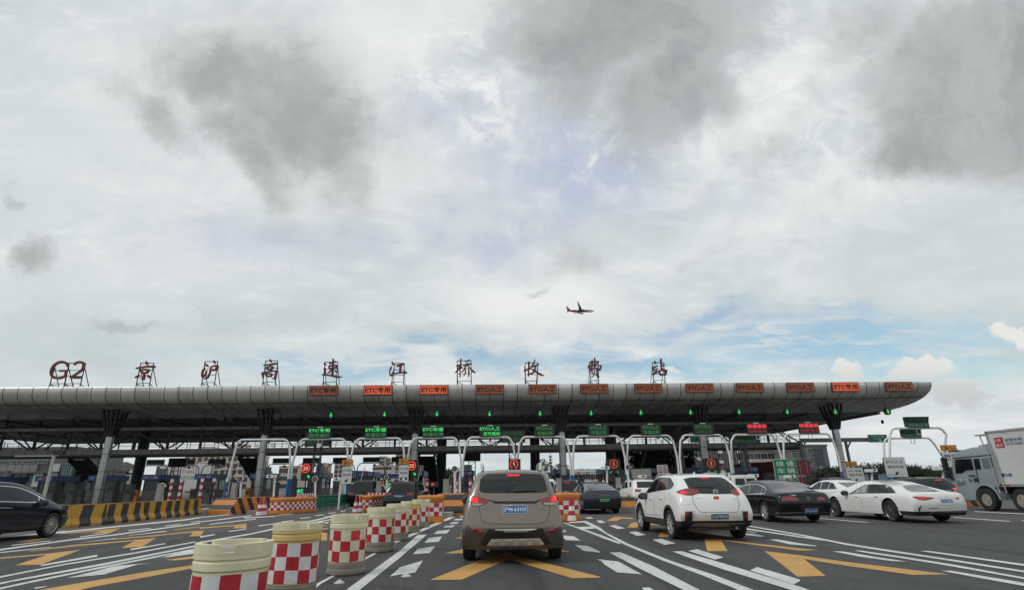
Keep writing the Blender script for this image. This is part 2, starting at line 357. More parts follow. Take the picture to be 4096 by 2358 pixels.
# ------------------------------------------------------------------ ground, road, paint
def asphalt(name, col, col2, seed, bump=0.5):
    m = bpy.data.materials.new(name); m.use_nodes = True; nt = m.node_tree; N = nt.nodes; L = nt.links; b = N['Principled BSDF']
    b.inputs['Roughness'].default_value = 0.8
    tc = N.new('ShaderNodeTexCoord')
    def nz(scale, det, off, rough=0.6, sc=(1, 1, 1)):
        mp = N.new('ShaderNodeMapping'); L.new(tc.outputs['Object'], mp.inputs[0]); mp.inputs[1].default_value = (off, off*2, 0); mp.inputs[3].default_value = sc
        n = N.new('ShaderNodeTexNoise'); L.new(mp.outputs[0], n.inputs[0]); n.inputs['Scale'].default_value = scale; n.inputs['Detail'].default_value = det; n.inputs['Roughness'].default_value = rough
        return n.outputs[0]
    def mr(x, a, c, d, e):
        n = N.new('ShaderNodeMapRange'); L.new(x, n.inputs[0]); n.inputs[1].default_value = a; n.inputs[2].default_value = c; n.inputs[3].default_value = d; n.inputs[4].default_value = e; return n.outputs[0]
    def mix(f, a, c):
        n = N.new('ShaderNodeMix'); n.data_type = 'RGBA'; L.new(f, n.inputs[0])
        for i, q in ((6, a), (7, c)):
            if isinstance(q, tuple): n.inputs[i].default_value = (*q, 1)
            else: L.new(q, n.inputs[i])
        return n.outputs[2]
    c = mix(mr(nz(0.35, 8, seed), 0.35, 0.68, 0, 1), col, col2)
    c = mix(mr(nz(3.0, 8, seed+14, 0.75), 0.42, 0.70, 0, 0.6), c, tuple(q*1.55 for q in col2))                      # dusty patches
    c = mix(mr(nz(34, 4, seed+3, 0.75), 0.52, 0.72, 0, 0.75), c, (0.17, 0.165, 0.16))         # stone chips
    c = mix(mr(nz(46, 3, seed+21, 0.7), 0.55, 0.72, 0, 0.7), c, (0.012, 0.012, 0.012))        # dark pits
    c = mix(mr(nz(0.55, 7, seed+8, 0.62, (2.4, 0.10, 1)), 0.50, 0.68, 0, 0.75), c, tuple(q*0.5 for q in col))   # wheel-polished bands
    c = mix(mr(nz(0.8, 6, seed+17, 0.66, (2.0, 0.16, 1)), 0.56, 0.72, 0, 0.5), c, tuple(q*1.9 for q in col2))   # dusty bands
    c = mix(mr(nz(0.9, 6, seed+5, 0.72), 0.62, 0.72, 0, 0.55), c, (0.085, 0.032, 0.03))       # worn red stain
    c = mix(mr(nz(2.2, 8, seed+9, 0.75), 0.63, 0.73, 0, 0.7), c, (0.016, 0.015, 0.015))       # oil
    vo = N.new('ShaderNodeTexVoronoi'); vo.feature = 'DISTANCE_TO_EDGE'; vo.inputs['Scale'].default_value = 0.34
    wn = N.new('ShaderNodeTexNoise'); L.new(tc.outputs['Object'], wn.inputs[0]); wn.inputs['Scale'].default_value = 1.1; wn.inputs['Detail'].default_value = 7
    wm = N.new('ShaderNodeVectorMath'); wm.operation = 'MULTIPLY_ADD'; L.new(wn.outputs['Color'], wm.inputs[0]); wm.inputs[1].default_value = (1.6, 1.6, 0); L.new(tc.outputs['Object'], wm.inputs[2]); L.new(wm.outputs[0], vo.inputs['Vector'])
    ck = N.new('ShaderNodeMapRange'); L.new(vo.outputs['Distance'], ck.inputs[0]); ck.inputs[1].default_value = 0.004; ck.inputs[2].default_value = 0.014; ck.inputs[3].default_value = 1; ck.inputs[4].default_value = 0
    gate = mr(nz(0.16, 4, seed+30), 0.50, 0.62, 0, 0.85); cm = N.new('ShaderNodeMath'); cm.operation = 'MULTIPLY'; L.new(ck.outputs[0], cm.inputs[0]); L.new(gate, cm.inputs[1])
    c = mix(cm.outputs[0], c, (0.012, 0.012, 0.012))                                          # cracks
    L.new(c, b.inputs['Base Color'])
    n = nz(90, 3, seed+1, 0.7); bp = N.new('ShaderNodeBump'); bp.inputs['Strength'].default_value = bump; bp.inputs['Distance'].default_value = 0.012
    L.new(n, bp.inputs['Height']); L.new(bp.outputs[0], b.inputs['Normal'])
    return m
asph_old = asphalt('worn grey asphalt', (0.088, 0.083, 0.078), (0.066, 0.063, 0.061), 2.0)
asph_new = asphalt('dark fresh asphalt', (0.036, 0.037, 0.040), (0.047, 0.047, 0.049), 9.0)
def road_paint(name, col, wear):
    m = bpy.data.materials.new(name); m.use_nodes = True; nt = m.node_tree; N = nt.nodes; L = nt.links; b = N['Principled BSDF']
    b.inputs['Roughness'].default_value = 0.65
    tc = N.new('ShaderNodeTexCoord')
    n = N.new('ShaderNodeTexNoise'); L.new(tc.outputs['Object'], n.inputs[0]); n.inputs['Scale'].default_value = 9; n.inputs['Detail'].default_value = 9; n.inputs['Roughness'].default_value = 0.75
    n1 = N.new('ShaderNodeTexNoise'); L.new(tc.outputs['Object'], n1.inputs[0]); n1.inputs['Scale'].default_value = 0.9; n1.inputs['Detail'].default_value = 6
    mr = N.new('ShaderNodeMapRange'); L.new(n.outputs[0], mr.inputs[0]); mr.inputs[1].default_value = 0.555; mr.inputs[2].default_value = 0.64; mr.inputs[4].default_value = wear
    mr1 = N.new('ShaderNodeMapRange'); L.new(n1.outputs[0], mr1.inputs[0]); mr1.inputs[1].default_value = 0.3; mr1.inputs[2].default_value = 0.75; mr1.inputs[4].default_value = 0.7
    mx = N.new('ShaderNodeMix'); mx.data_type = 'RGBA'; L.new(mr1.outputs[0], mx.inputs[0]); mx.inputs[6].default_value = (*col, 1); mx.inputs[7].default_value = (*[q*0.62 for q in col], 1)
    m2 = N.new('ShaderNodeMix'); m2.data_type = 'RGBA'; L.new(mr.outputs[0], m2.inputs[0]); L.new(mx.outputs[2], m2.inputs[6]); m2.inputs[7].default_value = (0.07, 0.068, 0.065, 1)
    L.new(m2.outputs[2], b.inputs['Base Color'])
    return m
rp_white = road_paint('white road paint', (0.70, 0.70, 0.68), 0.75); rp_yel = road_paint('yellow road paint', (0.60, 0.335, 0.085), 0.6)
ground_m = mat('dusty earth', (0.14, 0.135, 0.11), 0.95, 0, 0.3, 0.05, bump=0.2, bscale=2)
mb = MB(); S = 6000
mb.quad((-S, -S, -0.05), (S, -S, -0.05), (S, S, -0.05), (-S, S, -0.05), ground_m)
tag(mb.build('ground'), kind='structure')
mb = MB()
nx, ny = 24, 40
mb.quad((-95, -25, 0), (75, -25, 0), (75, 170, 0), (-95, 170, 0), asph_old)
road = tag(mb.build('road'), kind='structure')
road2 = MB(); road2.quad((-26, 170, -0.004), (16, 170, -0.004), (30, 900, -0.004), (-30, 900, -0.004), asph_old)
tag(road2.build('far_road'), kind='structure')
mb = MB()
edge = [(-300, 2215), (0, 2168), (380, 2160), (800, 2131), (1025, 2121), (1400, 2112), (1764, 2104), (2250, 2100), (2600, 2096), (2991, 2092), (3278, 2089), (3700, 2087), (4037, 2086), (4250, 2086)]
vs = [G(x, y) for x, y in edge]; n = len(vs)
vs = [Vector((v.x, v.y, 0.004)) for v in vs] + [Vector((v.x*0.5 if abs(v.x) < 30 else v.x*0.8, -20, 0.004)) for v in vs]
mb.add(vs, [(i, i+1, n+i+1, n+i) for i in range(n-1)], asph_new)
mb.build('fresh_asphalt', road)
K = 2.435
def pp(x0, pts): return [(x0 + x/K, 1760 + y/K) for x, y in pts]
WH = [(0, p) for p in [
 [(540,895),(1130,835),(1800,768),(1948,746),(1948,757),(1800,781),(1130,848),(545,908)], [(775,938),(1040,905),(1045,911),(780,946)],
 [(1250,876),(1465,853),(1468,860),(1255,883)], [(1607,832),(1760,813),(1764,820),(1610,838)], [(1857,795),(1948,784),(1948,792),(1860,800)],
 [(-200,1090),(0,1060),(700,962),(1100,918),(1948,800),(1948,812),(1100,930),(700,975),(0,1075),(-200,1106)], [(0,1090),(480,1040),(515,1042),(0,1100)],
 [(110,1020),(490,975),(495,983),(115,1030)], [(650,1010),(1130,955),(1135,962),(660,1008)], [(1250,925),(1620,882),(1625,890),(1260,928)],
 [(1265,1060),(1600,1003),(1618,1010),(1275,1072)], [(395,1215),(945,1115),(948,1135),(400,1228)],
 [(90,1310),(600,1210),(1300,1095),(1900,985),(1905,995),(1300,1108),(600,1222),(0,1342),(-150,1370),(-150,1356)],
 [(-150,1420),(175,1355),(1000,1200),(1948,1015),(1948,1030),(1000,1222),(185,1368),(-150,1437)],
 [(-100,1460),(245,1385),(1000,1230),(1948,1045),(1948,1058),(1000,1248),(255,1400),(-100,1478)],
 [(1575,1145),(1790,1085),(1948,1065),(1948,1098),(1640,1140)], [(650,1345),(1130,1225),(1475,1195),(1330,1215),(1010,1310)],
 [(0,945),(600,885),(640,880),(610,893),(0,960)], [(330,1438),(450,1425),(455,1432),(340,1450)],
]] + [(800, p) for p in [
 [(0,990),(500,905),(800,838),(1200,755),(1400,710),(1400,722),(1200,768),(820,850),(500,918),(0,1005)], [(870,830),(1260,770),(1595,708),(1600,716),(1260,780),(880,838)],
 [(0,935),(130,915),(155,922),(0,950)], [(275,885),(445,860),(455,868),(285,893)], [(560,830),(710,812),(722,818),(570,838)], [(790,792),(905,778),(915,785),(800,798)],
 [(970,757),(1070,747),(1080,752),(985,764)], [(1120,730),(1200,723),(1210,730),(1130,737)], [(1250,707),(1325,700),(1332,706),(1255,713)], [(1365,688),(1435,682),(1440,688),(1372,694)],
 [(0,790),(290,757),(300,764),(0,798)], [(90,815),(540,762),(545,770),(95,822)], [(175,768),(500,728),(505,735),(180,775)], [(420,750),(730,735),(740,742),(430,760)], [(740,727),(900,713),(905,719),(745,732)],
 [(1165,803),(1255,793),(1250,810)], [(1205,752),(1400,722),(1420,712),(1385,712),(1370,718),(1200,745)],
 [(900,1560),(1145,1395),(1600,1150),(1690,1100),(1720,1105),(1620,1160),(1180,1400),(1000,1560)],
 [(0,748),(300,718),(560,694),(562,700),(300,725),(0,756)],
 [(1330,1530),(1948,1075),(2123,920),(2210,920),(1948,1145),(1470,1530)],
]] + [(1600, p) for p in [
 [(-98,1330),(0,1240),(225,1172),(150,1290),(60,1305),(0,1310)], [(125,1112),(170,1060),(340,1033),(290,1100)], [(238,1000),(280,952),(410,938),(375,990)], [(330,912),(360,883),(490,870),(455,907)],
 [(420,850),(445,833),(540,825),(510,850)], [(478,815),(500,798),(580,792),(555,812)], [(522,780),(540,765),(620,760),(600,778)], [(575,748),(590,737),(660,733),(645,745)], [(600,722),(615,714),(690,712),(680,720)],
 [(-60,985),(300,825),(490,745),(548,743),(350,830),(0,985),(-40,1002)], [(1578,800),(1600,800),(1948,920),(1948,942)], [(1640,795),(1810,782),(1948,850),(1948,880),(1890,850),(1790,800),(1650,806)],
 [(1690,845),(1880,838),(1895,860),(1780,868)], [(1570,873),(1600,873),(1622,890),(1570,898)], [(1560,925),(1690,935),(1758,978),(1620,975)], [(1702,1020),(1830,1030),(1948,1085),(1948,1098),(1790,1080)],
 [(1800,750),(1860,748),(1890,762),(1830,765)], [(1920,1163),(1990,1163),(1948,1178)],
]] + [(2400, p) for p in [
 [(0,850),(60,900),(300,1020),(700,1180),(1100,1310),(1480,1456),(1640,1530),(1500,1530),(1330,1456),(1000,1320),(600,1170),(220,1010),(0,880)], [(0,918),(200,1000),(190,1012),(0,945)],
 [(90,1095),(200,1092),(500,1220),(960,1456),(1100,1530),(920,1530),(800,1456),(420,1270)], [(0,1165),(175,1182),(410,1310),(165,1290),(40,1210)], [(410,1440),(480,1438),(640,1530),(470,1530)],
 [(705,1085),(800,1083),(1200,1200),(1948,1430),(2200,1520),(2080,1530),(1840,1456),(1200,1260),(850,1140)], [(88,832),(150,826),(250,858),(175,866)], [(280,895),(355,888),(448,922),(360,932)],
 [(510,970),(600,960),(738,1005),(625,1020)], [(860,1080),(945,1063),(1210,1143),(1120,1165)], [(1462,1270),(1530,1238),(1948,1360),(1948,1375),(1890,1410)], [(-38,782),(10,779),(55,800),(0,808)],
 [(1380,818),(1948,915),(1948,928),(1380,828)], [(1380,850),(1948,935),(1948,948),(1380,864)], [(1420,905),(1480,910),(1605,935),(1560,940),(1420,925)], [(1425,885),(1530,895),(1525,902),(1425,892)], [(1645,968),(1730,966),(1948,1005),(2113,1030),(2098,1034),(1850,1015)],
]] + [(3200, p) for p in [
 [(0,915),(180,950),(450,1005),(900,1075),(1400,1150),(2300,1292),(2300,1309),(1400,1168),(900,1092),(450,1022),(180,965),(0,928)], [(0,937),(200,960),(300,985),(190,975),(0,948)],
 [(520,1075),(600,1078),(1000,1135),(1500,1215),(2300,1360),(2300,1378),(1500,1235),(1000,1153),(700,1108)], [(315,1083),(420,1085),(760,1142),(1055,1187),(900,1180),(600,1140)],
 [(1165,1080),(1260,1080),(2300,1225),(2300,1244),(1400,1115)], [(1375,1275),(1480,1275),(2300,1412),(2300,1445),(1800,1355)], [(190,757),(680,800),(650,803),(195,765)],
 [(1495,748),(2045,788),(2040,794),(1500,754)], [(1700,690),(2300,720),(2300,727),(1700,698)], [(2165,778),(2300,790),(2300,797),(2165,785)],
]]
YE = [(0, p) for p in [
 [(150,993),(330,963),(470,953),(390,973),(300,990)], [(580,905),(940,873),(1175,856),(1065,905),(885,908),(980,882),(585,912)],
 [(270,1080),(700,1020),(1320,970),(1520,950),(1380,1040),(1185,1047),(1310,980),(700,1035),(300,1082)], [(-200,1165),(0,1142),(470,1103),(790,1065),(390,1213),(150,1216),(460,1114),(0,1155),(-200,1180)],
 [(1135,955),(1500,925),(1880,885),(1985,878),(1955,933),(1845,935),(1875,897),(1500,935),(1140,963)], [(1610,1165),(1760,1145),(1948,1120),(1948,1148),(1700,1170)],
 [(395,1456),(900,1370),(1500,1270),(1948,1205),(2100,1180),(2100,1210),(1948,1232),(1500,1320),(900,1430),(600,1500),(200,1500)], [(1690,868),(1948,838),(1948,846),(1700,874)],
]] + [(800, p) for p in [
 [(0,848),(330,825),(450,810),(453,855),(330,857),(335,835),(0,860)], [(1180,895),(1240,905),(1235,975),(1180,978)], [(1190,862),(1250,852),(1250,862),(1190,872)], [(1060,840),(1240,822),(1240,830),(1070,848)],
]] + [(1600, p) for p in [
 [(290,1362),(830,1145),(1040,1093),(1200,1140),(1948,1330),(1955,1338),(1680,1345),(1130,1180),(1072,1165),(1010,1180),(600,1358)],
 [(435,1102),(1040,950),(1660,1085),(1430,1088),(1040,1000),(760,1063),(620,1102)], [(525,952),(1040,870),(1500,945),(1360,950),(1040,895),(640,955)], [(580,858),(1040,815),(1400,850),(1250,852),(1040,830),(640,860)],
]] + [(2400, p) for p in [
 [(60,785),(145,743),(320,755),(320,768),(215,762),(150,788)], [(265,848),(312,800),(450,800),(640,822),(640,832),(420,815),(350,850)], [(570,943),(605,862),(900,880),(1260,920),(1255,935),(880,893),(690,880),(665,942)],
 [(1015,955),(1170,960),(1262,976),(1948,1053),(2128,1070),(1948,1075),(1300,992),(1185,978),(1245,1080),(1045,1080)],
 [(1600,1078),(1948,1120),(2348,1178),(2850,1240),(3405,1307),(3050,1312),(2450,1230),(1990,1158),(2200,1322),(1925,1330)],
]]
def paint_sheet(name, lst, mt, z):
    mb = MB()
    for i, (x0, p) in enumerate(lst):
        mb.add([(lambda g: (g.x, g.y, z + 0.00002*i))(G(x, y)) for x, y in pp(x0, p)], [tuple(range(len(p)))], mt)
    o = mb.build(name, road)
    bm = bmesh.new(); bm.from_mesh(o.data)
    bmesh.ops.triangulate(bm, faces=bm.faces)
    for f in bm.faces:
        if f.normal.z < 0: f.normal_flip()
    bm.to_mesh(o.data); bm.free()
paint_sheet('yellow_arrow_marking', YE, rp_yel, 0.0075)
paint_sheet('white_lane_marking', WH, rp_white, 0.0105)
# far lane lines beyond the booths
mb = MB()
for x in (-9.5, -4.0, 1.5, 7):
    for y in range(175, 500, 9): mb.quad((x, y, 0.003), (x+0.2, y, 0.003), (x+0.2, y+4, 0.003), (x, y+4, 0.003), rp_white)
mb.build('dashed_line', road)

# ------------------------------------------------------------------ canopy
alu = mat('brushed aluminium cladding', (0.62, 0.60, 0.575), 0.36, 0.4, 0.06, 1.3, dirt=0.4, dirtcol=(0.24, 0.21, 0.18), stretch=(1.0, 0.5, 0.14), panel=1.372)
soffit_m = mat('grey soffit panel', (0.34, 0.34, 0.34), 0.6, 0.1, 0.16, 0.7, dirt=0.35, dirtcol=(0.04, 0.035, 0.03))
seam_m = mat('dark panel seam', (0.012, 0.012, 0.012), 0.8, 0, 0)
rib_m = mat('grey ceiling rib', (0.26, 0.26, 0.26), 0.6, 0.1, 0.15, 1.0)
deck_m = mat('corrugated steel deck', (0.13, 0.13, 0.13), 0.6, 0.2, 0.2, 1.0)
XL, XR, YF, YB, ZT, ZB = -72.0, 45.2, 53.9, 96.0, 10.82, 8.77
canopy = thing('toll_canopy', 'long grey metal canopy with a rounded front edge spanning all the toll lanes', 'canopy', (-14, 54, 0))
prof = [(54.25, 10.86), (54.0, 10.83), (53.93, 10.74), (53.93, 10.45), (53.97, 10.15), (54.08, 9.88), (54.25, 9.64), (54.5, 9.44), (54.85, 9.27), (55.4, 9.12), (56.2, 8.99), (57.3, 8.89), (58.7, 8.82), (60.3, 8.78), (62.0, 8.77)]
prof_end = [(54.35, 10.86), (54.05, 10.82), (53.95, 10.72), (53.96, 10.55), (54.03, 10.32), (54.2, 10.1), (54.45, 9.88), (54.85, 9.67), (55.35, 9.45), (56.0, 9.27), (56.8, 9.10), (57.8, 8.96), (59.0, 8.86), (60.5, 8.79), (62.0, 8.77)]
def prof_at(x):                            # the right end is rounder than the rest
    t = max(0.0, (x-(XR-7))/7); t = t*t*(3-2*t)
    return [(a[0]*(1-t)+b[0]*t, a[1]*(1-t)+b[1]*t) for a, b in zip(prof, prof_end)]
mb = MB()
xs = [XR - 1.372*i for i in range(int((XR-XL)/1.372)+1)]
for a, b in zip(xs[:-1], xs[1:]):
    pa, pb = prof_at(a), prof_at(b)
    for i in range(len(prof)-1):
        mb.quad((a, *pa[i]), (b, *pb[i]), (b, *pb[i+1]), (a, *pa[i+1]), alu)
nose = mb.build('front_cladding', canopy)
bm = bmesh.new(); bm.from_mesh(nose.data); bmesh.ops.remove_doubles(bm, verts=bm.verts, dist=0.001)
bmesh.ops.recalc_face_normals(bm, faces=bm.faces); bm.to_mesh(nose.data); bm.free(); nose.data.shade_smooth(); nose.data.set_sharp_from_angle(angle=R_(40))
mb = MB()
def off(i, e, x=0):                        # profile point pushed outwards
    pf = prof_at(x); y, z = pf[i]; a = pf[max(i-1, 0)]; b = pf[min(i+1, len(pf)-1)]
    t = Vector((b[0]-a[0], b[1]-a[1])).normalized(); nn = Vector((t.y, -t.x))
    if nn.x > 0.02 or (nn.y > 0 and i > 3): nn = -nn
    return (y+nn.x*e, z+nn.y*e)
for x in xs:
    for i in range(1, len(prof)-1):
        p, q = off(i, 0.006, x), off(i+1, 0.006, x)
        w = 0.03
        mb.quad((x-w, *p), (x+w, *p), (x+w, *q), (x-w, *q), seam_m)
for a, b in zip(xs[:-1], xs[1:]): mb.beam((b, *off(8, 0.010, b)), (a, *off(8, 0.010, a)), 0.05, 0.05, seam_m)
mb.build('panel_seam', canopy)
mb = MB()                                  # underside, roof, ends
mb.box(((XL+XR)/2, (62+YB)/2, 8.98), (XR-XL, YB-62, 0.40), soffit_m)
mb.build('soffit', canopy)
mb = MB()
mb.box(((XL+XR)/2, (54.4+YB)/2, 10.55), (XR-XL-0.04, YB-54.4, 0.5), deck_m); mb.build('roof_deck', canopy)
mb = MB()
poly = prof_end + [(YB, 8.80), (YB, 10.78)]
for x0, x1 in ((XR-0.02, XR+0.05), (XL-0.05, XL+0.02)):
    mb.prism(poly, lambda u, v, d: (d, u, v), x0, x1, alu)
mb.build('end_panel', canopy)
mb = MB()                                  # ceiling joints and ribs along and across
for x in xs[::2]: mb.box((x, 79, 8.775), (0.05, 33, 0.02), seam_m)
for yy in range(64, 95, 3): mb.box(((XL+XR)/2, yy, 8.772), (XR-XL-0.5, 0.06, 0.03), seam_m)
for yy in (70, 84): mb.box(((XL+XR)/2, yy, 8.62), (XR-XL, 0.35, 0.3), rib_m)
for x in xs[::6]: mb.box((x, 79, 8.66), (0.3, 33, 0.22), rib_m)
mb.build('ceiling_joint', canopy)
mb = MB(); mb.tube([(XL+0.5, 62.3, 7.66), (XR-6, 62.3, 7.66)], 0.21, rib_m, 10)
for x in xs[::4]: mb.tube([(x-0.03, 62.3, 7.66), (x+0.03, 62.3, 7.66)], 0.225, seam_m, 10)
mb.build('lower_tube', canopy, 40)
# columns
col_m = mat('stainless column cladding', (0.40, 0.40, 0.40), 0.34, 0.75, 0.06, 1.2, dirt=0.25)
ord_ = ['first', 'second', 'third', 'fourth', 'fifth', 'sixth']
CX = [-37.9, -22.75, -7.68, 7.32, 21.9, 36.2]
clab = ['tall steel column leaning into view above the black car and striped barrier', 'tall steel column behind the first bare white gantry, beside the dark stairs', 'tall steel column just right of the 20 km/h signs',
        'tall steel column above the dark cars to the right of the central taupe car', 'tall steel column rising behind the white crossover', 'tall steel column beneath the right end of the canopy']
for i, cx in enumerate(CX):
    hd_ = mat('black bracket steel', (0.02, 0.02, 0.022), 0.6, 0.2, 0.15, 4)
    t = thing('canopy_column', clab[i], 'column', (cx, 57.2, 0), 0, 'front columns of the canopy')
    m = MB(); m.lathe([(0.40, 0.0), (0.40, 0.2), (0.36, 0.22), (0.36, 6.55), (0.30, 6.6)], col_m, 28, Matrix.Translation((cx, 57.2, 0))); m.build('shaft', t, 40)
    m = MB()
    for z in (1.5, 3.1, 4.75): m.lathe([(0.364, z-0.025), (0.364, z+0.025)], seam_m, 28, Matrix.Translation((cx, 57.2, 0)), False)
    m.build('joint_ring', t, 40)
    m = MB()
    for dx in (-1.0, -0.35, 0.35, 1.0):
        for dy in (-0.9, 0.9):
            m.beam((cx+dx*0.28, 57.2+dy*0.28, 6.4), (cx+dx*0.72, 57.2+dy*0.9, 8.95), 0.17, 0.22, hd_)
    for z, s in ((7.1, 0.42), (7.7, 0.55), (8.2, 0.66)):
        m.beam((cx-s, 57.2-s*1.1, z), (cx+s, 57.2-s*1.1, z), 0.06, 0.06, hd_); m.beam((cx-s, 57.2+s*1.1, z), (cx+s, 57.2+s*1.1, z), 0.06, 0.06, hd_)
    m.build('branch_bracket', t)
BX = [(-44.0, 'dark concrete column behind the toll booths at the left'), (-6.3, 'dark square column below the footbridge, right of the stairs by the 20 limit board'), (5.75, 'dark column below the footbridge over the taupe car'), (15.6, 'dark column below the footbridge beside the tree'), (24.6, 'grey column in front of the maroon brick building')]
for bx, lb in BX:
    t = thing('bridge_pier', lb, 'column', (bx, 73, 0), 0, 'piers behind the footbridge')
    m = MB(); m.lathe([(0.62, 0), (0.62, 8.7)], dark_steel if bx < 24 else concrete, 20, Matrix.Translation((bx, 73, 0))); m.build('shaft', t, 40)
    m = MB(); m.box((bx, 73, 0.3), (1.9, 1.9, 0.6), concrete); m.build('footing', t)
# ------------------------------------------------------------------ roof lettering (brush strokes traced as strokes, given depth)
letter_m = mat('dark red letter', (0.135, 0.022, 0.022), 0.55, 0, 0.12, 4)
frame_m = mat('black angle iron', (0.035, 0.04, 0.045), 0.55, 0.4, 0.1, 6)
YL = 55.35
class Ltr:
    def __init__(s, ox, oy, k=12.664): s.o = (ox, oy); s.k = k
    def P(s, x, y, dy=0.0):
        p = D(s.o[0] + x/s.k, s.o[1] + y/s.k, YL); return Vector((p.x, p.y+dy, p.z))
def stroke(mb, L, pts, mt, layer):
    """a brush stroke: (x, y, half width) along a path, extruded into a plate"""
    sub = []
    for i in range(len(pts)-1):
        p0 = pts[max(i-1, 0)]; p1 = pts[i]; p2 = pts[i+1]; p3 = pts[min(i+2, len(pts)-1)]
        for t in (0, .25, .5, .75):
            sub.append(tuple(0.5*((2*p1[c]) + (-p0[c]+p2[c])*t + (2*p0[c]-5*p1[c]+4*p2[c]-p3[c])*t*t + (-p0[c]+3*p1[c]-3*p2[c]+p3[c])*t**3) for c in range(3)))
    sub.append(pts[-1])
    left, right = [], []
    for i, (x, y, w) in enumerate(sub):
        a = sub[max(i-1, 0)]; b = sub[min(i+1, len(sub)-1)]
        dx, dy = b[0]-a[0], b[1]-a[1]; l = math.hypot(dx, dy) or 1; nx_, ny_ = -dy/l, dx/l; w = max(w, 4)
        left.append((x+nx_*w, y+ny_*w)); right.append((x-nx_*w, y-ny_*w))
    def cap(i0, i1, w):
        x, y, _ = sub[i0]; dx, dy = x-sub[i1][0], y-sub[i1][1]; a0 = math.atan2(dy, dx)
        return [(x+math.cos(a0+q)*w, y+math.sin(a0+q)*w) for q in (-0.9, -0.3, 0.3, 0.9)]
    w0, w1 = max(sub[0][2], 4), max(sub[-1][2], 4)
    f0 = -0.14 - 0.004*layer; f1 = -0.02
    fr = [L.P(x, y, f0) for x, y in left + right]; bk = [L.P(x, y, f1) for x, y in left + right]; n = len(left)
    vs = fr + bk; fs = []
    for i in range(n-1):
        fs += [(i, i+1, n+i+1, n+i), (2*n+i, 3*n+i, 3*n+i+1, 2*n+i+1), (i, 2*n+i, 2*n+i+1, i+1), (n+i, n+i+1, 3*n+i+1, 3*n+i)]
    mb.add(vs, fs, mt)
    for i0, i1, w in ((0, 1, w0), (len(sub)-1, len(sub)-2, w1)):
        x, y, _ = sub[i0]
        ring = [(x+math.cos(2*math.pi*k/10)*w, y+math.sin(2*math.pi*k/10)*w) for k in range(10)]
        vs = [L.P(a, b, f0-0.0015) for a, b in ring] + [L.P(a, b, f1) for a, b in ring]
        mb.add(vs, [tuple(range(10)), tuple(range(19, 9, -1))] + [(k, k+10, (k+1) % 10+10, (k+1) % 10) for k in range(10)], mt)
